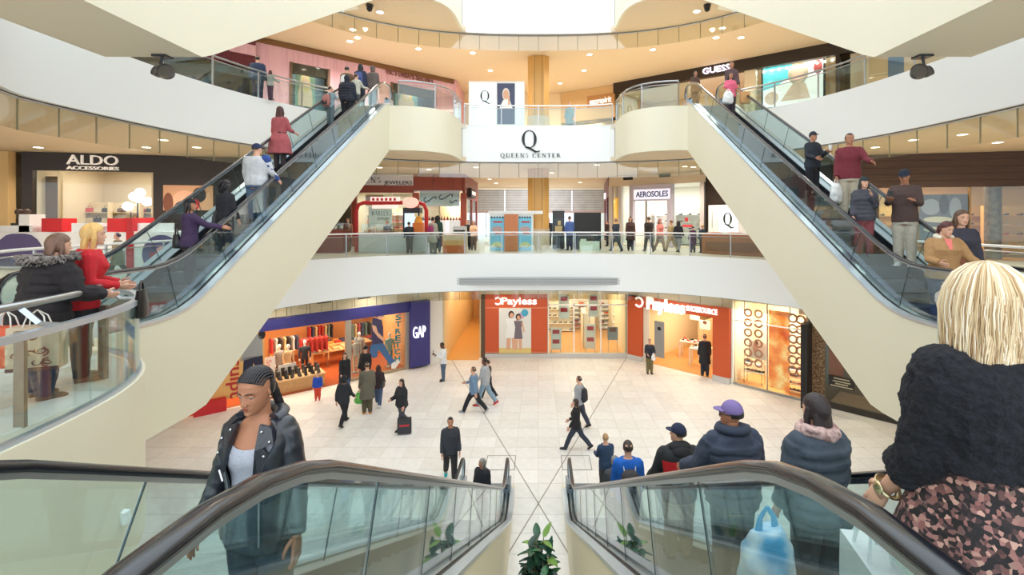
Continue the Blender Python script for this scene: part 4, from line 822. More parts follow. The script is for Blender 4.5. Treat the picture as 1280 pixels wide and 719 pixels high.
lamp('AREA', 'hall_fill', (0, 40, H1 - .1), 240, (.95, .97, 1), 6, (R(35), 0, 0), 3)  # added fill, no real fitting: brightens the shutters at the hall end
for sx in (-1, 1): o = MB(); o.box(*sorted((sx*6.2, sx*6.5)), 37, 48, 0, H1); struct(o, 'wall_hall_' + ('left' if sx < 0 else 'right'), mat((226, 214, 190), .6))
r = Fac('red_storefront', 'deep red narrow shopfront with yellow panel facing the hall', (5.3, 38), (4.66, 31.25), L1); x = r.s
MAR = mat((112, 34, 40), .4)
r.box('fascia_panel', MAR, 0, r.L, 3.1, H1, -.05, .12); r.box('pillar', MAR, 0, .5, 0, 3.1, -.05, .12); r.box('pillar', MAR, 2.9, 3.4, 0, 3.1, -.05, .12); r.box('pillar', mat((80, 30, 50), .4), r.L - .5, r.L, 0, 3.1, -.15, .12); r.box('yellow_panel', mat((240, 186, 50), .5, emit=.3), 3.4, r.L - .5, .3, 3.1, .5, .6); r.box('glass_pane', GL_SHOP, .5, 2.9, .1, 3.1, 0, .012); r.box('back_panel', mat((150, 60, 50), .6), .4, 3.4, 0, 3.1, 1.2, 1.3); r.light(3, .7, 3.0, 40)
r.box('sign_box', mat((245, 245, 248), .5, emit=.7), 1.2, 2.8, 3.2, 3.6, -.12, -.05)
# --- pale footwear shop, back right
e = Fac('pale_storefront', 'cream shopfront with lavender frame and dark blue lettering at the back right', (4.66, 31.25), (9.5, 27.0), L1); x = e.s
LAV = mat((200, 192, 206), .5); zf = e.z(815, 231); zo = e.z(815, 251)
e.box('bulkhead', mat((226, 208, 182), .6), 0, e.L, zf, H1, -.05, .12)
for a_, b_, c_, d_ in ((779, 791, 221.3, 225), (824, 838, 217.3, 221.3)): e.pbox('air_slot', BLACK, a_, b_, c_, d_, -.07, -.05)
e.box('frame', LAV, x(789), x(842), zo, zf, -.25, .12); e.box('frame', LAV, x(789), x(793.5), 0, zo, -.25, .12); e.box('frame', LAV, x(836), x(842), 0, zo, -.25, .12); e.pbox('sign_board', mat((228, 226, 240), .5, emit=.4), 792, 837, 236.5, 249, -.3, -.25)
e.text('AEROSOLES', 794.5, 834.5, 238.7, 246, mat((40, 40, 110), .5), -.32, .02, bold=.01, label='dark blue lettering')
for a_, b_ in ((762, 766), (774, 778), (876, 881)): e.box('pillar', mat((214, 204, 200), .5), x(a_), x(b_), 0, zf, -.12, .12)
e.box('glass_pane', GL_SHOP, x(778), x(789), .15, zf, 0, .012); e.box('glass_pane', GL_SHOP, x(842), x(876), .15, zf, 0, .012); e.box('door_frame', STEEL, x(806), x(808), 0, zo, .05, .1)
e.room(x(774), x(878), zf + .1, 5, mat((250, 246, 238), .6), mat((214, 196, 170), .4)); e.light(x(815), 2.4, zf, 110, (1, .95, .88), 3, 2.5)
for i, (q, dd, w_) in enumerate(((862, 2.4, 1.8), (815, 4.4, 2.4), (783, 2.0, 1.0), (832, 3.8, 1.4))): shelf_goods(e, q, dd, w_, 2.4, 5, 'white shelf of shoes in the pale shop %s' % ('behind the right window', 'on the back wall', 'behind the left window', 'back right corner')[i], SHOES, 'shoe on the white shelf %s of the pale shop' % ('behind the right window', 'on the back wall', 'behind the left window', 'in the back right')[i], 'shoe', 'shoes in the pale shop', WHITE, per=3)
e.pbox('window_tag', mat((230, 70, 80), .5), 853, 866, 281, 284, -.02, -.005); e.pbox('window_tag', mat((196, 60, 60), .5), 856, 860, 272, 277, -.02, -.005)
w = Fac('dark_wall_panel', 'dark brown gallery wall beside the pale shop, partly behind the truss', (9.5, 27.0), (12.9, 20.9), L1, 'wall panel'); w.box('panel', BROWN, 0, w.L, 0, H1, 0, .15)
q = thing('letter_board', 'white framed board with big black serif letter beside the pale shop', 'sign', w.w(w.s(908, -.4), -.4, 0), w.rz)
b = MB(); b.box(-1.2, 1.25, 0, .1, .9, 2.45); b.build('frame', WHITE, q); b = MB(); b.box(-.45, .75, -.04, 0, 1.0, 2.25); b.build('board', mat((230, 240, 244), .5, emit=.25), q); b = serif_mb('Q', .62, .02); b.xf(Matrix.Translation((.13, -.045, 1.7))); b.build('lettering', BLACK, q); b = MB(); b.box(-.95, -.93, -.01, 0, 1.2, 2.2); b.build('text_line', MIDG, q)
b = MB(); b.box(-1.2, 1.25, .05, .15, 0, .9); b.build('base', TAN, q)
s_ = thing('lounge_counter', 'brown upholstered counter behind the rail below the letter board', 'counter', (9.35, 22.6, 0), R(-48)); b = MB(); b.box(-1.5, 1.5, -.4, .4, 0, .95); b.build('body', mat((170, 110, 74), .5), s_); b = MB()
for k in range(3): b.ell((-1 + k*1.0, -.1, .97), (.5, .35, .1), 12, 6)
b.build('cushion', mat((200, 130, 96), .5), s_, smooth=60); b = MB(); b.box(-1.3, 1.3, -.43, -.4, .15, .6); b.build('panel', mat((130, 84, 56), .5), s_)
# --- things on the middle floor
k1 = thing('poster_kiosk', 'white kiosk with light blue posters and orange wood middle, before the column', 'kiosk', (-1.42, 25.0, 0))
b = MB(); b.box(-1.15, 1.15, 0, .5, 0, 1.95); b.build('body', WHITE, k1); b = MB(); b.box(-1.2, 1.65, -.1, .6, 1.95, 2.12); b.build('top_beam', WHITE, k1); b = MB(); b.box(-.36, .36, -.12, 0, 0, 1.95); b.build('panel', mat((206, 130, 84), .5), k1)
for i, (p0, p1_) in enumerate(((-1.1, -.38), (.38, 1.05))):
    m = MB(); m.box(p0, p1_, -.05, 0, .05, 1.8, 0); w_ = p1_ - p0; cx_ = (p0 + p1_)/2
    flat_poly(m, [(p0 + .15, 1.5), (p1_ - .08, 1.5), (p1_ - .08, 1.58), (p0 + .15, 1.58)], -.052, 1); flat_poly(m, disc(cx_, .22, w_*.46, .28, 18, 0, pi), -.053, 2); flat_poly(m, disc(cx_, 1.15, w_*.4, .16), -.053, 3); flat_poly(m, [(p0 + .25, .9), (p1_ - .05, .92), (p1_ - .05, 1.0), (p0 + .25, .97)], -.055, 1)
    for q in range(5): flat_poly(m, disc(p0 + w_*(.1 + .2*q), 1.78, .05, .05, 8), -.054, 4)
    for q in range(4): flat_poly(m, disc(p0 + w_*(.2 + .2*q), .22 + .05*(q % 2), .05, .05, 8), -.056, 3)
    m.build('poster', [mat((122, 196, 226), .5), RED, mat((206, 216, 160), .6), mat((190, 160, 160), .6), BLACK], k1, label='light blue poster with red title bar')
s1 = thing('black_screen', 'tall black screen panel with pale boxes at its foot, right of the column', 'screen', (2.7, 26.2, 0)); b = MB(); b.box(-.75, .75, 0, .15, .05, 2.05); b.build('panel', BLACK, s1); b = MB(); b.box(-.7, .7, -.1, .3, 0, .06); b.build('base', MIDG, s1)
b = MB(); b.box(-.55, .5, 0, .35, 0, .5); b.box(-.5, -.2, .05, .3, .5, .62); o = b.build('pale_crate', mat((206, 222, 206), .6)); o.location = (2.75, 25.3, 0); tag(o, 'pale green box standing at the foot of the black screen', 'box')
s2 = thing('vending_machine', 'dark tall vending machine with glass front right of the column', 'machine', (1.12, 26.4, 0)); b = MB(); b.box(-.33, .33, 0, .6, .05, 2.15); b.build('body', mat((60, 62, 68), .5), s2); b = MB(); b.box(-.27, .27, -.02, 0, .7, 1.75); b.build('glass_front', mat((40, 48, 60), .15), s2); b = MB(); b.box(-.2, .2, -.04, -.02, .9, 1.3); b.box(-.05, .12, -.05, -.02, 1.35, 1.6); b.build('display', mat((190, 170, 120), .5), s2)
for sx in (-.2, .2): b = MB(); b.tube([(sx - .03, .1, .04), (sx + .03, .1, .04)], .05, 8); b.build('foot', BLACK, s2)
# snack stand at the back left with red arch
kx = lambda px_, Y: (px_ - CX)*Y/F
st = thing('snack_stand', 'snack stand counter with red tubular arch and glass case at back left', 'stand', (kx(490, 24.6), 24.6, 0))
b = MB(); L_, R_ = kx(445.5, 24.6) - st.location.x, kx(533, 24.6) - st.location.x; zt = EYE + (HY - 253.5)*24.6/F
b.tube([(L_, 0, 0), (L_, 0, zt - .4), (L_ + .12, 0, zt - .1), (L_ + .4, 0, zt), (R_ - .4, 0, zt), (R_ - .12, 0, zt - .1), (R_, 0, zt - .4), (R_, 0, .95)], .1, 8); b.build('arch', RED, st, smooth=60)
b = MB(); b.box(L_ + .3, R_ + .2, -.5, .3, 0, .95); b.build('counter', mat((190, 196, 196), .4, .3), st); b = MB(); b.box(L_ + .25, R_ + .25, -.55, .35, .95, 1.0); b.build('counter_top', STEEL, st)
b = MB(); b.box(L_ + .4, L_ + 1.9, -.4, .2, 1.0, 1.45); b.build('glass_case', glass('case_glass', (235, 245, 245), .06), st)
for q in range(7): b = MB(); b.tube([(L_ + .55 + q*.2 + .06*cos(t_), -.2, 1.05 + .05*sin(t_)) for t_ in [2*pi*k/8 for k in range(8)]], .025, 5, closed=True); tag(b.build('pretzel', mat((206, 130, 70), .6)), 'baked snack ring inside the glass case of the snack stand', 'snack', 'snacks in the glass case').location = st.location
b = MB(); b.box(-1.1, .4, -.06, .06, zt + .05, zt + .3); b.box(-1.0, .3, -.07, .07, zt - .3, zt - .12); b.build('sign_strip', mat((240, 214, 206), .5, emit=.4), st); b = MB(); b.ell((kx(514, 24.6) - st.location.x, -.1, zt), (.42, .1, .28), 18, 10); b.build('sign_oval', mat((246, 176, 160), .5, emit=.5), st, smooth=180)
b = MB(); 
for q in range(6): b.box(-1.0 + q*.22, -.88 + q*.22, -.08, -.06, zt + .1, zt + .24)
b.build('red_marks', RED, st)
for i, (pp, Y, w_, d_, h_, c_, lb, nm) in enumerate(((569, 23.3, 1.15, .5, .95, (236, 200, 160), 'orange and white fading front panel stand behind the rail', 'promo_stand'), (516, 25.6, .9, .6, 2.3, (40, 46, 56), 'dark framed drinks cooler with lit blue front behind the snack stand', 'drinks_cooler'), (523, 24.0, .5, .4, 1.5, (226, 120, 40), 'orange and yellow juice dispenser on the snack counter', 'juice_dispenser'), (412, 24.2, 1.7, .8, 1.15, (120, 50, 36), 'red brown jewellery kiosk beside the left truss', 'jewellery_kiosk'), (575, 26.0, .7, .5, 1.3, (200, 206, 208), 'grey terminal standing by the rail near the orange panel', 'terminal'))):
    zb_ = 1.0 if nm == 'juice_dispenser' else 0; r = thing(nm, lb, nm.split('_')[-1], (kx(pp, Y), Y, zb_)); h2 = h_ - zb_
    b = MB(); b.box(-w_/2, w_/2, -d_/2, d_/2, 0, h2); b.build('body', mat(c_, .5), r)
    if nm == 'promo_stand': b = MB(); b.box(-w_/2 + .05, w_/2 - .05, -d_/2 - .02, -d_/2, .05, .42); b.build('front_panel', mat((222, 110, 46), .5), r); b = MB(); b.box(-w_/2 + .05, w_/2 - .05, -d_/2 - .02, -d_/2, .42, .66); b.build('front_panel', mat((240, 176, 110), .5), r)
    if nm == 'drinks_cooler': b = MB(); b.box(-w_/2 + .1, w_/2 - .1, -d_/2 - .02, -d_/2, .9, h2 - .3); b.build('lit_front', mat((170, 200, 220), .3, emit=.8), r)
    if nm == 'juice_dispenser': b = MB(); b.ell((0, 0, h2), (w_*.42, w_*.4, .35), 12, 8); b.build('bowl', mat((240, 160, 50), .3), r, smooth=180); b = MB(); b.box(-.18, -.06, -.08, .08, h2 + .3, h2 + .5); b.box(.08, .2, -.08, .08, h2 + .28, h2 + .48); b.build('lid', mat((250, 226, 160), .4), r)
    if nm == 'jewellery_kiosk': b = MB(); b.box(-w_/2, w_/2, -d_/2, d_/2, h2, h2 + .35); b.build('glass_case', glass('case_glass', (235, 245, 245), .06), r); b = MB(); [b.ell((-.6 + .3*k, 0, h2 + .1), (.1, .1, .1), 8, 6) for k in range(5)]; b.build('display', PALE, r)
    if nm == 'terminal': b = MB(); b.extr([(-.3, -.27, .9), (.3, -.27, .9), (.3, -.2, 1.25), (-.3, -.2, 1.25)], (0, -.02, 0)); b.build('display', BLACK, r)
# white counters with purple discs at the left
kk = thing('long_kiosk', 'long white kiosk with purple disc graphics and red pillar behind the left rail', 'kiosk', (kx(110, 16.6), 16.6, 0)); X0, X1 = kx(-5, 16.6) - kk.location.x, kx(163, 16.6) - kk.location.x; X2 = kx(228, 16.6) - kk.location.x
b = MB(); b.box(X0, X1, 0, .9, 0, 1.25); b.build('counter', mat((236, 238, 242), .5), kk); b = MB(); b.box(X1 + .1, X2, 0, .9, 0, 1.28); b.build('counter', mat((236, 238, 242), .5), kk); b = MB(); b.box(X1 - .1, X1 + .12, -.06, .9, 0, 1.75); b.build('pillar', mat((186, 40, 50), .5), kk, label='red pillar')
PUR = mat((92, 84, 130), .6)
for q, w_, r_ in ((24, 322, .9), (202, 318, .68)): m = MB(); flat_poly(m, [(min(max(kx(q, 16.6) - kk.location.x + r_*cos(a_), X0), X2), max(.06, min(1.2, EYE - (w_ - HY)*16.6/F + r_*sin(a_)))) for a_ in [2*pi*k/24 for k in range(24)]], -.012, 0); m.build('print', PUR, kk, label='purple disc print')
m = MB(); flat_poly(m, disc(kx(203, 16.6) - kk.location.x, .55, .22, .22), -.02, 0); m.build('print', mat((226, 170, 176), .6), kk)
m = MB(); m.box(X2 - 1.1, X2 - .1, -.05, -.02, .04, .55); m.build('red_panel', mat((170, 50, 60), .5), kk)
m = MB(); m.box(kx(152, 16.6) - kk.location.x - .12, kx(152, 16.6) - kk.location.x + .12, -.02, 0, .15, .6); m.build('cabinet_door', GREY, kk)
for i, (a_, b_, y0, c_, lb) in enumerate(((9, 50, 282, (238, 240, 244), 'white till block at the far left of the long kiosk'), (33, 46, 268, (240, 242, 246), 'white monitor box standing on the long kiosk'), (61, 86, 273, (206, 40, 48), 'red display box on the long kiosk behind the blond hair'), (142, 164, 273, (206, 40, 48), 'red display box beside the red kiosk pillar'), (98, 134, 279, (236, 240, 246), 'low white display box along the kiosk middle'), (174, 210, 279, (236, 240, 246), 'low white display box right of the red kiosk pillar'))):
    x0_, x1_ = kx(a_, 17), kx(b_, 17); zz = EYE - (y0 - HY)*17/F; b = MB(); b.box(x0_, x1_, 16.75, 17.3, 1.26, zz); tag(b.build('display_box', mat(c_, .5)), lb, 'box')
cp = thing('coffee_machine', 'small dark machines on a stand at the far left beside the beige pillar', 'machine', (kx(22, 17), 17.2, 1.26)); b = MB(); b.box(-.25, .3, -.2, .2, 0, .3); b.build('body', BLACK, cp); b = MB(); b.tube([(-.2, 0, .3), (-.2, 0, .6)], .02, 6); b.ell((-.16, 0, .7), (.14, .1, .12)); b.ell((.12, 0, .72), (.12, .1, .1)); b.build('heads', mat((90, 70, 60), .5), cp, smooth=180); b = MB(); b.box(.2, .36, -.1, .1, .1, .5); b.build('red_box', RED, cp)
# ================================================================ UPPER LEVEL SHOPS
PINK = ramp_mat([(.2, (204, 152, 172)), (.45, (226, 184, 198)), (.6, (214, 166, 184)), (.8, (236, 206, 214))], 2.2, 'noise', .6, (3, 3, .05), detail=4)
v = Fac('pink_storefront', 'pink striped shopfront with model posters and bronze lettering', (-18, 19.75), (-5.5, 30.7), L2); x = v.s
def win(f, x0, x1, yt, m, zlow=.1): return f.s(x0), f.s(x1), f.z((x0 + x1)/2, yt)
ws = [(362, 412, 82), (488, 544, 108)]; cur = x(318)
for a_, b_, yt in ws:
    v.box('striped_wall', PINK, cur, x(a_), 0, H1 - .25, 0, .15); v.box('striped_wall', PINK, x(a_), x(b_), v.z((a_ + b_)/2, yt), H1 - .25, 0, .15); cur = x(b_)
v.box('striped_wall', PINK, cur, v.L, 0, H1 - .25, 0, .15); v.box('cornice', mat((120, 84, 50), .5), 0, v.L, H1 - .25, H1, -.12, .15)
v.box('entrance_canopy', mat((96, 30, 44), .5), 0, x(318), 2.9, H1 - .25, -.3, .15); v.box('canopy_front', PINK, x(285), x(318), 3.4, 3.9, -.34, -.3); v.box('glass_pane', GL_SHOP, .1, x(318), .05, 2.9, 0, .012); v.box('entrance_back', mat((86, 62, 60), .5), 0, x(320), 0, 2.9, 1.6, 1.7)
for a_, b_, yt in ws:
    zt = v.z((a_ + b_)/2, yt); v.box('window_frame', mat((110, 84, 64), .5), x(a_), x(a_) + .12, 0, zt, -.06, .1); v.box('window_frame', mat((110, 84, 64), .5), x(b_) - .12, x(b_), 0, zt, -.06, .1); v.box('window_head', mat((70, 58, 50), .5), x(a_), x(b_), zt - .5, zt, .1, .3); v.box('window_back', mat((96, 116, 130), .5), x(a_), x(b_), 0, zt, .9, 1.0); v.box('glass_pane', GL_SHOP, x(a_), x(b_), .1, zt, .0, .01); v.light((x(a_) + x(b_))/2, .5, zt - .05, 25, (1, .95, .85), .6)
def model_poster(f, x0, x1, y0, y1, dep, bgc, hair, lab, parent=None):
    p0, p1_ = f.s(x0, dep), f.s(x1, dep); xm = (x0 + x1)/2; q0, q1 = f.z(xm, y1, dep), f.z(xm, y0, dep); w_, h_ = p1_ - p0, q1 - q0; m = MB(); m.box(p0, p1_, dep, dep + .04, q0, q1, 0); cx_ = (p0 + p1_)/2
    flat_poly(m, disc(cx_, q0 + h_*.3, w_*.36, h_*.36, 18, 0, pi), dep - .001, 1); flat_poly(m, [(cx_ - w_*.36, q0), (cx_ + w_*.36, q0), (cx_ + w_*.36, q0 + h_*.31), (cx_ - w_*.36, q0 + h_*.31)], dep - .0015, 1); flat_poly(m, disc(cx_, q0 + h_*.66, w_*.26, h_*.26), dep - .002, 2); flat_poly(m, disc(cx_ + .01, q0 + h_*.68, w_*.13, h_*.16), dep - .003, 1)
    return m.build('poster', [mat(bgc, .6), mat((244, 206, 180), .6), mat(hair, .6)], f.root, label=lab)
model_poster(v, 369, 394, 88, 133, .5, (140, 168, 150), (240, 214, 160), 'tall poster of a blond model'); model_poster(v, 494, 522, 110, 140, .5, (150, 186, 190), (240, 200, 140), 'poster of a smiling blond model')
v.box('dark_panel', mat((70, 66, 70), .5), x(530, .4), x(543, .4), 0, v.z(537, 110, .4), .4, .5)
v.text("VICTORIA'S SECRET", 483, 543, 92.5, 98.5, mat((150, 100, 84), .4), -.08, .06, label='bronze thin lettering', space=1.1)
o = MB(); o.box(-5.5, -5.3, 30.7, 34, L2, L2 + H1); struct(o, 'wall_upper_hall_left', PINK); o = MB(); o.box(-5.5, 5.2, 34, 34.2, L2, L2 + H1); struct(o, 'wall_upper_hall_back', mat((236, 214, 176), .6))
es = Fac('warm_storefront', 'small warm lit shopfront with white script lettering right of the upper column', (1.6, 33.9), (5.1, 31.8), L2); x = es.s
es.box('fascia_panel', mat((214, 180, 130), .5), 0, es.L, 2.3, H1, 0, .12); es.pbox('sign_board', mat((190, 140, 90), .5), 734, 768, 118, 133, -.06, 0); es.text('easyspirit', 737, 764, 121, 129, LITW, -.08, .03, label='white lowercase lettering'); es.box('glass_pane', GL_SHOP, 0, es.L, .1, 2.3, .02, .03); es.box('back_panel', mat((236, 200, 160), .6), 0, es.L, 0, 2.3, 1.0, 1.1); es.light(2, .6, 2.2, 40)
lb = thing('lightbox', 'free standing white lightbox with serif letter and portrait before the pink shop', 'lightbox', (kx(621, 25.4), 25.4, L2)); zt = EYE + (HY - 101.5)*25.4/F - L2; zl = .25
b = MB(); b.box(-1.5, 1.48, 0, .2, zl, zt); b.build('frame', WHITE, lb); b = MB(); b.box(-1.4, 1.4, .05, .15, 0, zl); b.build('base', STEEL, lb)
for (q0, q1, c_, em) in ((589, 595, (206, 230, 240), .3), (596, 619.5, (232, 242, 246), .4), (621.5, 643.5, (60, 66, 92), .2), (645, 654, (206, 230, 240), .3)): b = MB(); b.box((q0 - 621)*25.4/F, (q1 - 621)*25.4/F, -.02, 0, zl + .3, zt - .12); b.build('panel', mat(c_, .5, emit=em), lb)
b = serif_mb('Q', .55, .02); b.xf(Matrix.Translation(((607.5 - 621)*25.4/F - .05, -.03, EYE + (HY - 120)*25.4/F - L2))); b.build('lettering', BLACK, lb, label='black serif letter')
m = MB(); cx_ = (632.5 - 621)*25.4/F; zc = EYE + (HY - 118)*25.4/F - L2; flat_poly(m, disc(cx_, zc, .2, .34), -.021, 0); flat_poly(m, disc(cx_, zc - .02, .15, .24), -.023, 1); flat_poly(m, [(cx_ - .35, zc - .75), (cx_ + .35, zc - .75), (cx_ + .2, zc - .3), (cx_ - .15, zc - .3)], -.022, 2); flat_poly(m, [(cx_ + .1, zc - .6), (cx_ + .22, zc - .6), (cx_ + .2, zc - .1), (cx_ + .12, zc - .1)], -.024, 1); m.build('portrait', [mat((230, 220, 210), .6), SKINP, WHITE], lb, label='portrait of a woman resting chin on hand')
s = Fac('dark_fascia_storefront', 'upper shopfront with dark fascia, lilac white lettering and huge teal poster', (5.1, 31.7), (16.2, 23.5), L2); x = s.s
z1, z0 = s.z(905, 78.5), s.z(905, 94)
s.box('bulkhead', TAN, 0, s.L, z1, H1, 0, .12); s.box('fascia', BROWN, 0, s.L, z0, z1, -.25, .12)
for q in (802, 851, 920, 988): s.pbox('air_slot', BLACK, q - 7, q + 7, 118 - (q - 700)*.245 - 1.2, 118 - (q - 700)*.245 + 1.2, -.02, 0)
s.text('GUESS', 878, 912, 82.5, 90, mat((246, 236, 255), .5, emit=.6), -.3, .05, bold=.015, label='lilac white slab lettering'); s.text('Q', 915, 921.5, 80.5, 87, mat((200, 130, 110), .5), -.3, .04) if False else None
for a_, b_ in ((931, 945), ): s.box('pillar', mat((222, 206, 176), .5), x(a_), x(b_), 0, z0, -.12, .3)
s.box('pillar', BROWN, x(1045), x(1050), 0, z0, -.2, .12); s.box('glass_pane', GL_SHOP, x(946), x(1045), .1, z0, 0, .012); s.box('glass_pane', GL_SHOP, x(775), x(860), .1, z0, 0, .012)
s.room(x(775), x(1046), z0 + .1, 4.5, mat((226, 206, 176), .6), WFLOOR); s.light(x(990), .6, z0, 60, (1, .92, .8), 4, .5); s.light(x(830), 2, z0, 60, (1, .86, .7), 4, 2)
m = MB(); p0, p1_, q0, q1 = x(954, .5), x(1029, .5), s.z(990, 131, .5), s.z(990, 75, .5); w_, h_ = p1_ - p0, q1 - q0
m.box(p0 - .1, p1_ + .1, .5, .6, q0 - .1, q1 + .1, 5); m.box(p0, p1_, .46, .5, q0, q1, 0)
flat_poly(m, [(p0, q0), (p0 + w_, q0), (p0 + w_, q1), (p0 + w_*.55, q1), (p0 + w_*.45, q0 + h_*.6), (p0 + w_*.2, q0 + h_*.45), (p0, q0 + h_*.4)], .459, 1); flat_poly(m, disc(p0 + w_*.6, q0 + h_*.68, w_*.17, h_*.26), .458, 4); flat_poly(m, disc(p0 + w_*.6, q0 + h_*.64, w_*.1, h_*.18), .457, 2); flat_poly(m, [(p0 + w_*.3, q0 + h_*.1), (p0 + w_*.8, q0 + h_*.1), (p0 + w_*.72, q0 + h_*.45), (p0 + w_*.5, q0 + h_*.45)], .456, 2); flat_poly(m, disc(p0 + w_*.15, q0 + h_*.2, w_*.12, h_*.15), .455, 2); flat_poly(m, disc(p0 + w_*.92, q0 + h_*.75, w_*.07, h_*.15), .455, 3)
m.build('poster', [mat((90, 200, 214), .5, emit=.5), mat((250, 240, 240), .5, emit=.5), mat((240, 200, 180), .5, emit=.3), mat((190, 80, 90), .5), mat((236, 220, 200), .5), BLACK], s.root, label='huge lit poster of a woman lying by teal water')
for k in range(10): b = MB(); b.ell((x(955 + k*9.5, .25), .25, z0 - .12), .07, 8, 6); b.build('bulb', mat((255, 240, 214), .4, emit=3), s.root)
for i, (q, dd, c_, lab) in enumerate(((1026, .3, (226, 206, 160), 'mannequin in cream coat beside the teal poster'), (800, 1.0, (70, 60, 84), 'mannequin in dark outfit at the left of the dark fascia shop'), (832, 1.0, (200, 40, 80), 'mannequin in crimson outfit in the dark fascia shop window'), (845, 1.2, (90, 120, 150), 'mannequin in blue grey outfit in the dark fascia shop window'))): mannequin(s, x(q, dd), dd, lab, mat(c_, .8), mat((60, 60, 70), .8))
n = Fac('panelled_wall', 'beige panelled wall with blue door at the upper right', (16.2, 23.5), (24, 16.5), L2, 'wall panel'); x = n.s
cur = 0
for q in (1063, 1078, 1086): n.box('wall_panel', mat((230, 216, 190), .6), cur + .02, x(q), 0, H1, 0, .1); cur = x(q)
n.box('wall_panel', mat((216, 186, 146), .6), cur, x(1110), 0, H1, .05, .15); n.box('door', mat((82, 116, 156), .5), x(1110), x(1130), 0, n.z(1120, 70), .02, .1); n.box('door_frame', mat((214, 190, 160), .5), x(1110), n.L, n.z(1120, 70), H1, 0, .1); n.box('wall_panel', mat((230, 206, 180), .6), x(1130), n.L, 0, n.z(1120, 70), 0, .1)
for zz in (.9, 1.7, 2.5): n.box('ledge', mat((236, 220, 190), .5), x(1088), x(1109), zz, zz + .06, -.1, .05)
o = MB(); o.box(-20, 20, 33, 33.2, L3, L3 + 4); struct(o, 'wall_top_back', mat((240, 226, 206), .6))
tb = MB(); tb.box(-1.7, -.9, 32.9, 33, L3 + .2, L3 + .9); tag(tb.build('notice_board', mat((90, 130, 170), .5)), 'small blue board on the topmost level at the top edge', 'sign')
# writing on the white balcony
fy = ring_pt(pi/2)[1] - .03
q = serif_mb('Q', .82, .02); q.xf(Matrix.Translation((kx(662, fy), fy, EYE + (HY - 174)*fy/F))); o = q.build('wall_lettering', BLACK); tag(o, 'large black serif letter on the white upper balcony', 'lettering')
q = serif_mb('QUEENS CENTER', .2, .02, .32); k_ = 2.9/(max(v_[0] for v_ in q.v) - min(v_[0] for v_ in q.v)); q.v = [(v_[0]*k_, v_[1], v_[2]) for v_ in q.v]; q.xf(Matrix.Translation((kx(663, fy), fy - .01, EYE + (HY - 194.3)*fy/F))); o = q.build('wall_lettering', BLACK); tag(o, 'row of small spaced black serif capitals on the white upper balcony', 'lettering')
# grey grilles on the middle balcony
for i, (a_, b_) in enumerate(((570, 672), (674, 776))):
    Y = 22.75; r = thing('vent_grille', 'long grey vent grille in the white middle balcony, %s half' % ('left', 'right')[i], 'vent', (kx((a_ + b_)/2, Y), Y, EYE - (356 - HY)*Y/F)); w_ = (b_ - a_)*Y/F; h_ = 8.5*Y/F
    b = MB(); b.box(-w_/2, w_/2, -.02, .25, 0, h_); b.build('back_panel', mat((160, 162, 164), .5), r)
    for k in range(4): b = MB(); b.box(-w_/2, w_/2, -.04, -.02, .03 + k*h_/4, .03 + k*h_/4 + .04); b.build('slat', mat((186, 188, 190), .5), r)
# ---------------------------------------------------------------- lamps in the ceilings
def downlight(p, lab, grp, power=60, col=(1, .9, .76)):
    r = thing('downlight', lab, 'downlight', p, 0, grp); b = MB(); b.lathe([(.14, 0), (.17, -.02), (.17, 0)], 16); b.build('trim_ring', WHITE, r); b = MB(); b.lathe([(.001, -.012), (.13, -.012), (.13, -.004)], 16); b.build('lens', mat((255, 240, 214), .4, emit=6), r)
    l = lamp('SPOT', 'downlight_lamp', (p[0], p[1], p[2] - .05), power, col, .08); l.data.spot_size = R(150); l.data.spot_blend = .6
zc2, zc1, zc0 = L3 - FB + .01, L2 - FB + .01, L1 - FB + .01
for q in ((441, 37), (447, 47), (523, 61), (591, 66), (613, 88), (730, 88), (737, 68), (816, 62), (895, 47), (903, 35), (700, 104), (640, 104)): downlight(gp(q[0], q[1], zc2), 'small round ceiling downlight under the topmost balcony level', 'downlights of the upper gallery', 190)
for P in ((-13.5, 18, zc2), (-15.5, 15, zc2), (13.5, 18, zc2), (15.5, 15, zc2), (-9.5, 24, zc2), (10, 23.5, zc2)): downlight(P, 'small round ceiling downlight under the topmost balcony level', 'downlights of the upper gallery', 190)
for P in ((475, 15), (871, 14)): downlight(gp(P[0], P[1], zc2), 'round downlight in the %s rounded underside at the top' % ('left' if P[0] < 600 else 'right'), 'downlights of the rounded undersides', 40)
for q in ((48, 184), (183, 184), (246, 184), (595, 209), (612, 224), (620, 229), (613, 237), (746, 206), (725, 228), (1203, 168), (1247, 178), (1094, 184), (536, 212), (690, 216), (856, 208)): downlight(gp(q[0], q[1], zc1), 'small round ceiling downlight in the middle gallery', 'downlights of the middle gallery', 170)
for P in ((-13, 16.5, zc1), (-15, 13, zc1), (13, 16.5, zc1), (15, 13, zc1), (-8.5, 25.5, zc1), (0, 38, zc1), (8.2, 25.2, zc1)): downlight(P, 'small round ceiling downlight in the middle gallery', 'downlights of the middle gallery', 170)
for P in ((-11, 20, zc0), (-8, 23, zc0), (-2, 25.5, zc0), (2, 25.5, zc0), (6, 24, zc0), (9.6, 21, zc0), (-13.5, 16, zc0), (12.5, 17, zc0)): downlight(P, 'small round ceiling downlight above the plaza shopfronts', 'downlights of the plaza', 60)
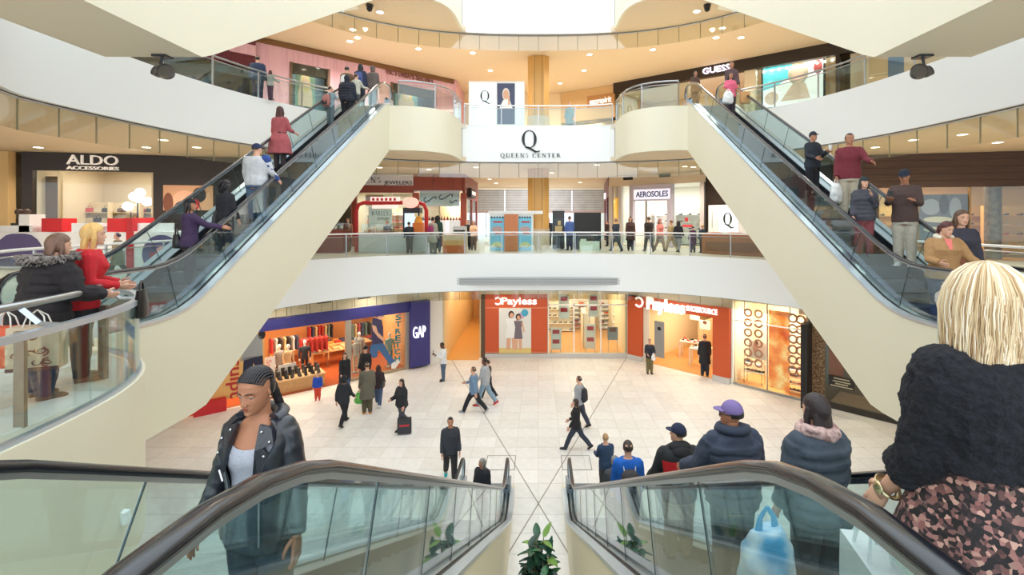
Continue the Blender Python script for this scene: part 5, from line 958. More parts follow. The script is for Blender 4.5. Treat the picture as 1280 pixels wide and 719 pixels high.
for i, (px_, sg) in enumerate(((203, 1), (1153, -1))):     # pairs of grey floodlights under the upper escalators
    p = Vector(((px_ - CX)*8.35/F, 8.35, 4.6)); r = thing('floodlight', 'grey twin can floodlight hanging under the %s upper escalator' % ('left', 'right')[i], 'floodlight', p)
    b = MB(); b.box(-.12, .12, -.1, .1, -.04, 0); b.tube([(0, 0, -.03), (-.02*sg, 0, -.12), (-.03*sg, 0, -.3)], .022, 8); b.build('bracket', DKMETAL, r)
    for (dx, rr, ln, yw) in ((.07*sg, .13, .22, .5*sg), (-.06*sg, .09, .2, -.3*sg)):
        b = MB(); b.lathe([(.001, -ln*.5), (rr*.55, -ln*.45), (rr*.95, -ln*.1), (rr, ln*.4), (rr*.9, ln*.4), (rr*.85, ln*.3), (.001, ln*.3)], 16); b.xf(Matrix.Translation((dx, 0, -.3)) @ Matrix.Rotation(yw, 4, 'Z') @ Matrix.Rotation(R(75), 4, 'X')); b.build('can', mat((112, 108, 104), .4, .5), r, smooth=40)
for i, (px_, py_) in enumerate(((462, 6), (884, 6))):
    p = gp(px_, py_, zc2); r = thing('dome_camera', 'black dome camera on the %s rounded underside at the top' % ('left', 'right')[i], 'camera', p); b = MB(); b.ell((0, 0, -.12), (.13, .13, .17), 16, 10); b.build('dome', mat((30, 30, 32), .15), r, smooth=180); b = MB(); b.lathe([(.15, 0), (.15, -.06), (.12, -.08)], 16); b.build('base', DKMETAL, r)
sp = thing('wall_switch', 'white double switch plate on the cream curved landing wall', 'switch', (-4.085, 4.72, -1.22), R(82)); b = MB(); b.box(-.035, .035, -.012, .06, -.06, .06); b.build('plate', WHITE, sp); 
for q in (-.03, .03): b = MB(); b.box(-.01, .01, -.018, -.012, q - .018, q + .018); b.build('rocker', PALE, sp)
# ---------------------------------------------------------------- potted plant between the near escalators
pl = thing('potted_plant', 'leafy green rubber plant in a tall pale planter between the near escalators', 'plant', (0, 9.1, L0))
b = MB(); b.lathe([(.24, 0), (.3, .3), (.36, .85), (.36, .93), (.31, .93), (.3, .83), (.001, .83)], 24); b.build('planter', mat((206, 200, 188), .5), pl, smooth=50)
b = MB(); random.seed(3)
for k in range(160): a_ = random.uniform(0, 6.28); rr = random.uniform(0, .36); b.ell((rr*cos(a_), rr*sin(a_), 0.9 + random.uniform(0, .22)), (.05, .04, .03), 5, 4)
o = b.build('moss', mat((70, 84, 48), .9), pl); o['kind'] = 'stuff'
stems = [((0, 0), (.1, .05), .95), ((-.05, .02), (-.18, .0), .8), ((.05, -.03), (.2, -.12), .7), ((0, .05), (-.02, .18), .85), ((-.03, -.05), (-.08, -.2), .6)]
b = MB(); tips = []
for (s0, s1, hh) in stems: pts = [(s0[0] + (s1[0] - s0[0])*q, s0[1] + (s1[1] - s0[1])*q, 0.85 + hh*q) for q in (0, .3, .6, 1)]; b.tube(pts, [.02, .016, .012, .008], 6); tips.append(pts)
b.build('stem', mat((96, 84, 50), .7), pl, smooth=60)
lf = MB(); n_ = 6; g_ = []
for i in range(n_ + 1):
    t_ = i/n_; w_ = .085*sin(pi*min(1, t_*.96 + .04))**.7*(1 - .35*t_) if 0 < i < n_ else .004; g_.append([(-w_, t_*.34, -.06*t_*t_ + .02), (0, t_*.34, -.06*t_*t_), (w_, t_*.34, -.06*t_*t_ + .02), (0, t_*.34, -.06*t_*t_ - .004)])
lf.loft(g_); LEAF = [lf.mesh('leaf', mat(c_, .28, noise=.12, scale=6), 60) for c_ in ((44, 92, 66), (28, 66, 50), (74, 132, 84), (36, 80, 62), (120, 160, 70))]
for pts in tips:
    for k in range(14):
        q = .2 + .8*k/13; z_ = 0.85 + (pts[-1][2] - .85)*q; o = bpy.data.objects.new('leaf', LEAF[random.choice((0, 0, 1, 1, 2, 3, 3, 4 if k > 10 else 1))]); COL.objects.link(o); o.parent = pl
        o.location = (pts[0][0] + (pts[-1][0] - pts[0][0])*q, pts[0][1] + (pts[-1][1] - pts[0][1])*q, z_); o.rotation_euler = (R(random.uniform(-25, 35) + 25*(q > .9)), R(random.uniform(-15, 15)), k*2.4 + random.uniform(-.5, .5)); o.scale = (random.uniform(.75, 1.1),)*3
# ================================================================ PEOPLE
from mathutils import noise as NZ
random.seed(11)
SKIN = {'l': (222, 172, 146), 'm': (190, 134, 104), 't': (178, 122, 92), 'd': (112, 70, 52)}
def cloth(c, sc=14, b=.35): return mat(c, .85, noise=.1, scale=sc, bump=b)
def interp(tab, z):
    if z <= tab[0][0]: return tab[0][1:]
    for a, b in zip(tab, tab[1:]):
        if z <= b[0]:
            k = (z - a[0])/(b[0] - a[0]); k = k*k*(3 - 2*k)*.5 + k*.5; return tuple(p + (q - p)*k for p, q in zip(a[1:], b[1:]))
    return tab[-1][1:]
MALE = [(.40, .09, .064, 0), (.47, .096, .07, -.004), (.53, .097, .07, -.006), (.60, .088, .06, .002), (.67, .094, .064, .004), (.73, .104, .07, .004), (.78, .107, .064, 0), (.815, .088, .05, -.004), (.835, .05, .042, -.004), (.86, .036, .038, -.002)]
FEM = [(.40, .094, .066, 0), (.47, .103, .074, -.006), (.53, .1, .07, -.006), (.60, .079, .056, .002), (.67, .084, .06, .006), (.73, .092, .074, .012), (.78, .094, .06, 0), (.815, .078, .046, -.004), (.835, .043, .038, -.004), (.86, .032, .034, -.002)]
def ringpts(rx, ry, cy, z, n=16, ex=2.4): return [(rx*math.copysign(abs(cos(2*pi*k/n))**(2/ex), cos(2*pi*k/n)), cy + ry*math.copysign(abs(sin(2*pi*k/n))**(2/ex), sin(2*pi*k/n)), z) for k in range(n)]
def hand_mb(curl=.5, thumb_in=.2):
    b = MB(); b.ell((0, 0, .05), (.042, .017, .056), 10, 6)
    for x, z, L, r in ((-.03, .088, .058, .0085), (-.0105, .096, .074, .0092), (.0095, .097, .08, .0095), (.029, .092, .07, .0092)):
        p = Vector((x, 0, z - .02)); a = curl*.15; pts = [p]; 
        for sgm in (.02 + L*.42, L*.33, L*.25): p = p + Vector((x*.08, sin(a), cos(a)))*sgm; pts.append(p); a += curl
        b.tube(pts, [r*1.05, r, r*.92, r*.7], 6); b.ell(pts[-1], r*.72, 6, 4)
    p = Vector((.03, .004, .022)); pts = [p, p + Vector((.026, .012 + .01*thumb_in, .026)), p + Vector((.038 - .02*thumb_in, .02 + .03*thumb_in, .056)), p + Vector((.036 - .04*thumb_in, .024 + .045*thumb_in, .076))]
    b.tube(pts, [.015, .012, .0105, .008], 6); b.ell(pts[-1], .008, 6, 4); b.tube([(0, 0, -.03), (0, 0, .03)], [.026, .03], 8, flat=.75); return b
HANDS = {k: hand_mb(k) for k in (.35, .9)}
def head_mb(fine):
    """head of unit height: chin at z 0, crown at z 1, ears on the y = 0 plane, face towards +y; slots: skin, lips, white, dark"""
    RT = [(0, .11, .34, .06), (.03, .17, .385, -.02), (.08, .205, .395, -.09), (.16, .245, .395, -.17), (.26, .28, .39, -.27), (.38, .305, .385, -.36), (.5, .325, .378, -.42), (.62, .334, .38, -.445), (.74, .325, .36, -.44), (.84, .285, .3, -.39), (.92, .215, .21, -.3), (.97, .135, .12, -.19), (.995, .05, .05, -.07)]
    nz_, na = (46, 48) if fine else (18, 22); b = MB(); rings = []
    for i in range(nz_ + 1):
        z = (i/nz_)*.995; w, yf, yb = interp(RT, z); r = []
        for j in range(na):
            t = 2*pi*j/na; a = t - .45*sin(t); s_, c_ = sin(a), cos(a)
            x = w*math.copysign(abs(s_)**.92, s_); y = (yf*abs(c_)**.85 if c_ >= 0 else yb*abs(c_)**.9)
            if c_ > 0:
                f = min(1, c_*2); ax = abs(x)
                if .27 < z < .6:
                    k = (z - .345)/.2; amp = .125*(1 - min(1, max(0, k))*.8) if z > .345 else .125*max(0, (z - .275)/.07); sg = .036 + .024*max(0, 1 - abs(z - .345)/.09); y += amp*exp(-(x/sg)**2)
                y += f*(-.04*exp(-((ax - .145)/.075)**2 - ((z - .5)/.05)**2) + .018*exp(-((ax - .13)/.12)**2 - ((z - .585)/.03)**2) + .02*exp(-((ax - .2)/.08)**2 - ((z - .36)/.08)**2) + .03*exp(-(x/.1)**2 - ((z - .05)/.06)**2) + .028*exp(-(x/.1)**2 - ((z - .2)/.05)**2) - .012*exp(-(x/.12)**2 - ((z - .125)/.025)**2))
            r.append((x, y, z))
        rings.append(r)
    b.loft(rings, mi=0)
    for s_ in (-1, 1):
        b.ell((s_*.325, -.03, .44), (.03, .06, .1), 8, 6, Matrix.Rotation(R(-12), 3, 'X') @ Matrix.Rotation(R(s_*-18), 3, 'Z'), 0)
        if fine:
            n0 = len(b.f); b.ell((s_*.145, .312, .497), (.062, .05, .034), 14, 10, None, 2)
            b.ell((s_*.15, .322, .488), (.032, .046, .028), 10, 6, None, 3)
            b.tube([(s_*(.145 + .075*q), .362 - .05*q*q - (.02 if q > .5 else 0), .505 + .03*(1 - q*q)) for q in (-1, -.6, -.2, .2, .6, 1)], .009, 5, mi=3)
            b.tube([(s_*(.145 + .08*q), .357 - .055*q*q, .51 + .026*(1 - q*q)) for q in (-1, -.6, -.2, .2, .6, 1)], .022, 6, mi=0)
            b.tube([(s_*(.065 + .17*q), .405 - .075*q*q, .592 + .02*sin(q*2.6)) for q in (0, .25, .5, .75, 1)], [.008, .012, .012, .009, .004], 5, mi=3)
            b.ell((s_*.05, .43, .325), (.034, .035, .026), 8, 6, None, 0)
        else:
            b.ell((s_*.14, .345, .5), (.045, .02, .02), 6, 4, None, 3); b.ell((s_*.145, .375, .575), (.075, .02, .012), 6, 4, None, 3)
    b.ell((0, .405, .222), (.088, .03, .017), 12, 6, None, 1); b.ell((0, .402, .19), (.075, .034, .02), 12, 6, None, 1)
    return b
HEADS = [head_mb(False), head_mb(True)]
def hair_mb(style, lod, L=.3):
    """hair in head units, to be placed with the head matrix"""
    b = MB(); nu, nv = ((14, 10), (20, 14), (36, 26))[lod]
    def cap(d, low, k=1.1, fz=.62):
        face = d.y > .15 and d.z < fz - .55*abs(d.x)
        return .82 if face else (k if d.z > low else .8)
    cen = (0, -.03, .54); rad = (.345, .43, .475)
    lows = {'short': -.35, 'bald': .5, 'long': -.8, 'bob': -.6, 'curly': -.6, 'pony': -.5, 'braids': -.45, 'bun': -.45}
    b.ell(cen, rad, nu, nv, None, fn=lambda d: cap(d, lows.get(style, -.4), {'short': 1.06, 'curly': 1.22, 'bald': 1.02}.get(style, 1.1)))
    if style in ('long', 'curly', 'bob'):
        L = {'bob': .35, 'curly': .7}.get(style, L); wd = .5 if style == 'curly' else .37
        rg = []
        for q in (0, .25, .5, .75, 1):
            z = .62 - q*(.62 + L); w = wd*(.9 + .2*sin(q*pi*.8)) ; dp = .2*(1 - .35*q); rg.append([(w*cos(2*pi*k/14), -.2 - .1*sin(q*pi*.5) + dp*sin(2*pi*k/14), z) for k in range(14)])
        b.loft(rg)
        for s_ in (-1, 1): b.tube([(s_*.33, .0, .6), (s_*.37, .03, .3), (s_*.36, .02, -.0 if style != 'bob' else .1), (s_*.33, .0, -min(L, .45))], [.09, .11, .1, .05], 8)
    if style == 'pony': b.tube([(0, -.42, .62), (0, -.58, .5), (0, -.56, .1), (0, -.48, -L)], [.08, .12, .12, .04], 8)
    if style == 'bun': b.ell((0, -.45, .72), .17, 10, 8)
    return b
def hat_mb(kind):
    b = MB(); c = (0, -.03, .6)
    if kind in ('cap', 'capback'):
        b.ell(c, (.37, .45, .47), 20, 14, None, fn=lambda d: 1.0 if d.z > -.02 else .86); s_ = 1
        pr = []
        for k in range(9):
            a = R(30 + 120*k/8); pr.append((.36*cos(a), .36*sin(a) + .02, .66))
        out = [(x*1.0, y + .3*(1 - (abs(x)/.36)**2.2) + .04, z - .05) for x, y, z in pr]
        b.extr(pr + out[::-1], (0, 0, .03))
    elif kind == 'beanie': b.ell((0, -.03, .58), (.39, .47, .5), 20, 14, None, fn=lambda d: (1.0 if d.z > .05 else .84) if not (d.y > .3 and d.z < .18) else .8)
    elif kind == 'hood': b.ell((0, -.07, .5), (.44, .5, .56), 20, 16, None, fn=lambda d: .78 if d.y > .45 and d.z < .72 else 1.0); b.ell((0, -.1, .05), (.42, .38, .25), 14, 8)
    elif kind == 'fedora': b.ell((0, -.02, .78), (.33, .4, .3), 16, 10); b.lathe([(.5, .72), (.52, .75), (.3, .78)], 18, (0, -.02, 0))
    return b
PEOPLE = {}
def person(key, label, pos, rz, H, skin='l', sex='m', hair=('short', (40, 30, 26)), top=('jacket', (40, 42, 50)), bottom=('trousers', (50, 54, 66)), shoes=(36, 34, 34), arms=((5, 8, 18, 4), (5, 8, 18, 4)), legs=((0, 0), (0, 0)), lean=0, yaw=0, pitch=0, build=1.0, lod=0, hat=None, scarf=None, group=None, name='person', hairL=.3, trim=None, custom=None, sit=False, curl=.35, hands=True):
    root = thing(name, label, 'person', pos, rz, group); TAB = FEM if sex == 'f' else MALE; bw = build
    vox = (.0135, .0095, .0058)[lod]; seg = (10, 12, 18)[lod]; la = R(lean)
    def tp(v):
        x, y, z = v
        if z <= .52: return (x, y, z)
        return (x, y*cos(la) + (z - .52)*sin(la), .52 + (z - .52)*cos(la) - y*sin(la)*.5)
    J = {}
    for i, s_ in enumerate((-1, 1)):
        a, k = legs[i]; a, k = R(a), R(k); hp = Vector((s_*.052*bw**.5, 0, .5)); kn = hp + Vector((s_*.006, sin(a), -cos(a)))*.235; an = kn + Vector((s_*.002, sin(a - k), -cos(a - k)))*.225
        J[s_] = [hp, kn, an, a - k]
    dz = .04 - min(J[-1][2].z, J[1][2].z)
    sw = (.1 if sex == 'm' else .089)*bw
    arm = {}
    for i, s_ in enumerate((-1, 1)):
        f, o, bd, inn = [R(q) for q in arms[i]]; sh = Vector(tp((s_*sw, -.004, .8))); el = sh + Vector((s_*sin(o), sin(f)*cos(o), -cos(f)*cos(o)))*.172; o2 = o - inn; f2 = f + bd
        fd = Vector((s_*sin(o2), sin(f2)*cos(o2), -cos(f2)*cos(o2))); wr = el + fd*.148; arm[s_] = (sh, el, wr, fd)
    # ---- body: one continuous skin
    b = MB(); b.loft([[tp(p) for p in ringpts(*[q*(bw if i < 2 else 1) for i, q in enumerate(interp(TAB, z))], z, seg, 2.2)] for z in (.42, .47, .53, .6, .67, .73, .78, .815, .84)])
    b.tube([tp((0, -.006, .8)), tp((0, -.002, .85)), tp((0, .004, .9))], [.04*bw**.4, (.033 if sex == 'm' else .029)*bw**.4, (.034 if sex == 'm' else .03)*bw**.4], 12)
    for s_ in (-1, 1):
        hp, kn, an, an_a = J[s_]; b.tube([hp + Vector((0, 0, .03)), hp, hp.lerp(kn, .5), kn, kn.lerp(an, .35), an, an + Vector((0, .005, -.02))], [.05*bw, .054*bw, .046*bw, .035*bw, .034*bw, .021, .022], 10)
        sh, el, wr, fd = arm[s_]; b.ell(sh, .03*bw, 8, 6); b.tube([sh, sh.lerp(el, .4), el, el.lerp(wr, .35), wr], [.027*bw, .025*bw, .021*bw, .021*bw, .0145], 9)
        b.tube([an + Vector((0, -.018, -.024)), an + Vector((0, .03, -.022)), an + Vector((0, .075, -.03))], [.02, .02, .012], 8)
    bm_ = remesh(b, vox*1.05, 3)
    hp_ = Vector(tp((0, .006, .868))); hs = .134; HM = Matrix.Translation(hp_ + Vector((0, 0, 0))) @ Matrix.Rotation(R(yaw), 4, 'Z') @ Matrix.Rotation(-R(pitch) - la*.5, 4, 'X') @ Matrix.Scale(hs, 4) @ Matrix.Translation((0, .0, .0))
    bm_._mm(HEADS[1 if lod else 0], HM)
    HP = {}
    for s_ in (-1, 1):
        sh, el, wr, fd = arm[s_]; zax = fd; xax = Vector((0, 1, .25)) - zax*Vector((0, 1, .25)).dot(zax)
        if xax.length < .2: xax = Vector((-s_, 0, 1)) - zax*Vector((-s_, 0, 1)).dot(zax)
        xax.normalize(); yax = zax.cross(xax)           # palm side towards the body
        if yax.x*s_ > 0 and abs(yax.x) > .2: yax = -yax
        M = Matrix(((xax.x, yax.x, zax.x, 0), (xax.y, yax.y, zax.y, 0), (xax.z, yax.z, zax.z, 0), (0, 0, 0, 1)))
        if hands: bm_._mm(HANDS[curl], Matrix.Translation(wr) @ M @ Matrix.Scale(.57, 4))
        HP[s_] = wr + fd*.05
    K = Matrix.Scale(H, 4) @ Matrix.Translation((0, 0, dz))
    sk = SKIN[skin]; bm_.xf(K); bm_.build('body', [mat(sk, .55, noise=.05, scale=20), mat((int(sk[0]*.82), int(sk[1]*.6), int(sk[2]*.58)), .45), mat((186, 176, 168), .4), mat((34, 24, 20), .4)], root, smooth=180, recalc=False)
    wob = (.0035, .004, .0045)[lod]
    def garment(mb, nm, m, v=vox, sm=2, amp=wob, fr=9, parent=root):
        g = remesh(mb, v, sm)
        if amp:
            nv = []
            for p in g.v: q = Vector(p); n = NZ.noise_vector(Vector((q.x*fr, q.y*fr, q.z*fr*1.6)) + Vector((H*37, 0, len(key)*3.1))); nv.append(q + n*amp)
            g.v = [tuple(p) for p in nv]
        g.xf(K); return g.build(nm, m, parent, smooth=180, recalc=False)
    def tors(zs, off, flare=0, sx=1.0, zf=None):
        rg = []
        for z in zs:
            rx, ry, cy = interp(TAB, z); o = off + (flare*max(0, (.58 - z)) if flare else 0); rg.append([tp(p) for p in ringpts((rx*bw + o)*sx, ry*bw + o, cy, z, seg, 2.5)])
        return rg
    if custom: custom(locals())
    # ---- top
    if top:
        kind, c = top[0], top[1]; m = c if not isinstance(c, tuple) else cloth(c)
        off, hem, neck, slv, flare, ar = {'jacket': (.02, .455, .842, 1.0, .0, .012), 'puffer': (.029, .45, .85, 1.0, 0, .02), 'coat': (.022, .30, .842, 1.0, .12, .013), 'shirt': (.017, .46, .836, .45, 0, .009), 'sweater': (.018, .46, .838, 1.0, 0, .009), 'dress': (.013, .26, .832, .8, .28, .008), 'tank': (.005, .48, .8, 0, 0, 0), 'tunic': (.012, .40, .835, .9, .2, .01)}[kind]
        zs = [hem + (neck - hem)*q/14 for q in range(15)]
        b = MB(); b.loft([r for r in tors([z for z in zs if z >= .4], off, flare)] if hem >= .4 else [[(p[0]*1, p[1], z) for p in ringpts(.1*bw + off + flare*(.5 - z), .072*bw + off + flare*(.5 - z), -.004, z, seg)] for z in (hem, (hem + .4)/2)] + tors([z for z in zs if z >= .4], off, flare))
        if kind == 'puffer':
            for z in (.5, .555, .61, .665, .72, .775): b.loft(tors([z - .024, z - .012, z + .012, z + .024], .0) if False else [tors([z - .026], off*.9)[0], tors([z - .012], off + .007)[0], tors([z + .012], off + .007)[0], tors([z + .026], off*.9)[0]])
        if slv:
            for s_ in (-1, 1):
                sh, el, wr, fd = arm[s_]; b.ell(sh - Vector((s_*.008, 0, -.0)), (.033*bw + ar*.7), 10, 8)
                if slv >= .8: b.tube([sh, sh.lerp(el, .5), el, el.lerp(wr, .5), el.lerp(wr, (slv - .5)*2 if slv < 1 else 1.0)], [.03*bw + ar, .028*bw + ar, .0235*bw + ar, .022*bw + ar, .018 + ar], 10); b.ell(el, .0235*bw + ar, 8, 6)
                else: b.tube([sh, sh.lerp(el, .5), sh.lerp(el, slv*2)], [.03*bw + ar, .029*bw + ar, .029*bw + ar], 10)
        g = garment(b, kind if kind not in ('tank', 'shirt') else ('tank_top' if kind == 'tank' else 'shirt'), m, amp=wob*(1.5 if kind in ('puffer', 'coat') else 1), fr=11 if kind != 'puffer' else 16)
        if trim: trim(locals())
    # ---- bottom
    if bottom:
        kind, c = bottom[0], bottom[1]; m = c if not isinstance(c, tuple) else cloth(c, 20)
        b = MB(); b.ell((0, -.004, .428), (.05*bw, .055, .05), 10, 8); lo = {'trousers': (.012, .014), 'leggings': (.006, .006), 'skirt': (.012, 0), 'wide': (.016, .022)}[kind]
        b.loft(tors((.43, .47, .52, .57, .6), .013))
        for s_ in (-1, 1):
            hp, kn, an, q = J[s_]
            if kind != 'skirt': b.tube([hp + Vector((0, 0, .04)), hp, hp.lerp(kn, .5), kn, kn.lerp(an, .45), an + Vector((0, 0, -.012))], [.05*bw + lo[0]*.4, .056*bw + lo[0]*.5, .047*bw + lo[0], .037*bw + lo[0], .036*bw + lo[0], .025 + lo[1]], 10); b.ell(kn, .037*bw + lo[0], 8, 6)
        if kind == 'skirt': b.loft([ringpts(.1*bw + .012 + .25*(.5 - z), .072*bw + .012 + .25*(.5 - z), 0, z, seg) for z in (.3, .38, .45)])
        garment(b, kind if kind != 'wide' else 'trousers', m, fr=13)
    # ---- shoes
    if shoes:
        for s_ in (-1, 1):
            hp, kn, an, q = J[s_]; b = MB(); A = an
            rg = []
            for y, w, h0 in ((-.034, .016, .035), (-.026, .023, .052), (0, .025, .056), (.03, .026, .04), (.065, .029, .03), (.092, .024, .022), (.105, .012, .014)): rg.append([(A.x + x*w + s_*.006*y*10, A.y + y, A.z - .04 + z*h0) for x, z in ((-1, 0), (1, 0), (1, .55), (.55, 1), (-.55, 1), (-1, .55))])
            b.loft(rg); tilt = Matrix.Translation(A) @ Matrix.Rotation(min(0, q)*.8 if q < 0 else q*.25, 4, 'X') @ Matrix.Translation(-A); b.xf(tilt); b.xf(K); b.build('shoe', mat(shoes, .5), root, smooth=50)
    # ---- hair and hat
    if hair:
        style, hc = hair; b = hair_mb(style, lod, hairL)
        if style == 'curly':
            for k in range(90 if lod else 40): a, e_ = random.uniform(0, 6.28), random.uniform(-.9, 1); d = Vector((cos(a)*sqrt(1 - e_*e_), sin(a)*sqrt(1 - e_*e_)*1.0 - .35, e_)); b.ell(Vector((0, -.14, .4)) + Vector((d.x*.5, d.y*.42, d.z*.6)), random.uniform(.07, .13), 6, 4)
        g = remesh(b, .05 if lod == 0 else .034 if lod == 1 else .022, 2); g.xf(HM); g.xf(K)
        g.build('hair', mat(hc, .5, noise=.25, scale=30, bump=.5, stretch=(1, 1, .15)), root, smooth=180, recalc=False)
    if hat:
        b = hat_mb(hat[0]); b.xf(HM); b.xf(K); b.build({'capback': 'cap'}.get(hat[0], hat[0]), hat[1] if not isinstance(hat[1], tuple) else cloth(hat[1], 30), root, smooth=60)
    if scarf:
        b = MB(); c0 = tp((0, -.004, .85)); b.tube([(c0[0] + .062*bw*cos(a), c0[1] + .056*sin(a), c0[2] + .01*sin(2*a)) for a in [2*pi*k/14 for k in range(14)]], .03, 8, closed=True); b.loft([[tp(p) for p in ringpts(w, d, cy, z, 14)] for z, w, d, cy in ((.77, .05, .02, -.06), (.80, .075, .05, -.03), (.845, .06, .055, -.01))]); garment(b, 'scarf', scarf if not isinstance(scarf, tuple) else cloth(scarf), fr=22, amp=.006)
    WM = Matrix.Translation(pos) @ Matrix.Rotation(rz, 4, 'Z'); 
    P = dict(root=root, M=WM, K=K, H=H, hand={s_: WM @ (K @ HP[s_]) for s_ in HP}, head=WM @ K @ HM, tp=tp, W=lambda v: WM @ (K @ Vector(tp(v))), rz=rz, arm=arm, J=J, HM=HM, wr={s_: WM @ (K @ arm[s_][2]) for s_ in arm})
    PEOPLE[key] = P; return P
# ---- bags
def shopping_bag(label, p, rz, w=.34, h=.4, d=.13, c=(40, 40, 42), name='shopping_bag', handle=(230, 226, 220), art=None, hl=.16):
    """p: the hand that holds the handles"""
    r = thing(name, label, 'bag', (p[0], p[1], p[2] - hl - h), rz); b = MB(); b.loft([[(x*w/2*k, y*d/2*k, z) for x, y in ((-1, -1), (1, -1), (1, 1), (-1, 1))] for z, k in ((0, .94), (.02, 1), (h*.6, 1.0), (h, .98))]); b.build('body', c if not isinstance(c, tuple) else mat(c, .5, noise=.05, scale=9, bump=.2), r)
    for y in (-d*.35, d*.35): b = MB(); b.tube([(-w*.22, y, h - .01), (-w*.16, y*.6, h + hl*.6), (0, 0, h + hl), (w*.16, y*.6, h + hl*.6), (w*.22, y, h - .01)], .006, 5); b.build('handle', mat(handle, .6), r, smooth=60)
    if art: art(r, w, h, d)
    return r
def plastic_bag(label, p, rz, w=.34, h=.45, c=(240, 240, 240), hl=.14, c2=None):
    r = thing('plastic_bag', label, 'bag', (p[0], p[1], p[2] - h - hl), rz); b = MB(); b.loft([[(x*w/2, y*w/4, z) for x, y in [(cos(2*pi*k/12), sin(2*pi*k/12)) for k in range(12)] for w_ in (0,)] if False else [(cos(2*pi*k/12)*w/2*kk, sin(2*pi*k/12)*w/3.4*kk, z) for k in range(12)] for z, kk in ((0, .55), (.05, .9), (h*.4, 1.0), (h*.75, .85), (h, .45))]); g = remesh(b, .02, 1); g.v = [tuple(Vector(q) + NZ.noise_vector(Vector(q)*9)*.025) for q in g.v]; g.build('body', mat(c, .35, noise=.06, scale=8) if c2 is None else ramp_mat([(.35, c), (.5, c2), (.65, c)], 4, 'noise', .35), r, smooth=180, recalc=False)
    for s_ in (-1, 1): b = MB(); b.tube([(s_*w*.16, 0, h - .05), (s_*w*.12, 0, h + hl*.5), (0, 0, h + hl)], [.03, .018, .012], 6, flat=.4); b.build('handle', mat(c, .4), r, smooth=60)
    return r
def backpack(label, P, c, c2=None, h=.46, w=.3, straps=(60, 60, 62), off=0):
    H = P['H']; o = P['W']((off/H, -.085 - .02, .775)); r = thing('backpack', label, 'bag', (o.x, o.y, o.z - h*.98), P['rz']); d = .15
    b = MB(); b.loft([[(x*w/2*k, y0 + y*d/2*k2, z) for x, y in [(math.copysign(abs(cos(t))**.6, cos(t)), math.copysign(abs(sin(t))**.6, sin(t))) for t in [2*pi*q/16 for q in range(16)]]] for z, k, k2, y0 in ((0, .8, .7, -.02), (.03, .97, 1, -.03), (h*.5, 1, 1.1, -.03), (h*.85, .9, .9, -.02), (h*.97, .6, .6, -.01), (h, .3, .3, 0))]); b.build('body', mat(c, .7, noise=.08, scale=12), r, smooth=60)
    b = MB(); b.box(-w*.36, w*.36, -d*.72, -d*.5, .05, h*.45); b.build('pocket', mat(c2 or tuple(int(q*.8) for q in c), .7), r)
    for s_ in (-1, 1): b = MB(); b.tube([(s_*.085, .0, h*.93), (s_*.1, .1, h + .06), (s_*.11, .19, h - .04), (s_*.12, .17, h*.55), (s_*.12, .05, h*.2)], .018, 6, flat=.5); b.build('strap', mat(straps, .7), r, smooth=60)
    return r
def handbag(label, p, rz, c=(30, 28, 30), w=.32, h=.24, hl=.28):
    r = thing('handbag', label, 'bag', (p[0], p[1], p[2] - h - hl), rz); b = MB(); b.loft([[(cos(2*pi*k/14)*w/2*kk, sin(2*pi*k/14)*.06*kk, z) for k in range(14)] for z, kk in ((0, .85), (.03, 1), (h*.6, .95), (h, .7))]); b.build('body', mat(c, .35, noise=.06, scale=8), r, smooth=50); b = MB(); b.tube([(-w*.3, 0, h*.9), (-w*.22, 0, h + hl*.6), (0, 0, h + hl), (w*.22, 0, h + hl*.6), (w*.3, 0, h*.9)], .012, 6); b.build('strap', mat(c, .4), r, smooth=60); return r
# ---- placing
def on_floor(x, yf, yh, z=L0):
    p = gp(x, yf, z); return p, (yf - yh)*p.y/F
def at_depth(x, yh, Y, z): 
    p = Vector(((x - CX)*Y/F, Y, z)); return p, EYE - (yh - HY)*Y/F - z
def rider(x, yh, H, side, lvl):
    """a person on one of the side escalators whose head shows at column x, row yh"""
    best = None
    for i in range(60):
        X = side*(6.36 + .88*i/59); Y = F*X/(x - CX); zs = nz(math.floor((Y - 8.02)/.4)*.4 + .2) + lvl if False else nz(Y - 8.02) + lvl
        h = EYE - (yh - HY)*Y/F - zs; e_ = abs(h - H)
        if best is None or e_ < best[0]: best = (e_, Vector((X, Y, zs)), h)
    return best[1], min(max(best[2], H*.93), H*1.07)
def rider_c(x, Y, yh, side):
    zs = L0 + nz(1.55 + RUN - Y); return Vector(((x - CX)*Y/F, Y, zs)), EYE - (yh - HY)*Y/F - zs
BK = (32, 33, 38); NV = (44, 52, 72); OL = (96, 92, 66); DJ = (66, 84, 112); GY = (150, 152, 156)
def P_(key, label, plc, rz, **k):
    pos, H = plc; return person(key, label, pos, R(rz), H, **k)
walk = dict(legs=((22, 6), (-16, 22)), arms=((-18, 8, 20, 4), (20, 8, 25, 4))); stand = dict(legs=((2, 2), (-2, 2)))
phone = ((28, 10, 85, 30), (28, 10, 85, 30)); hold1 = ((5, 8, 18, 4), (25, 10, 75, 25))
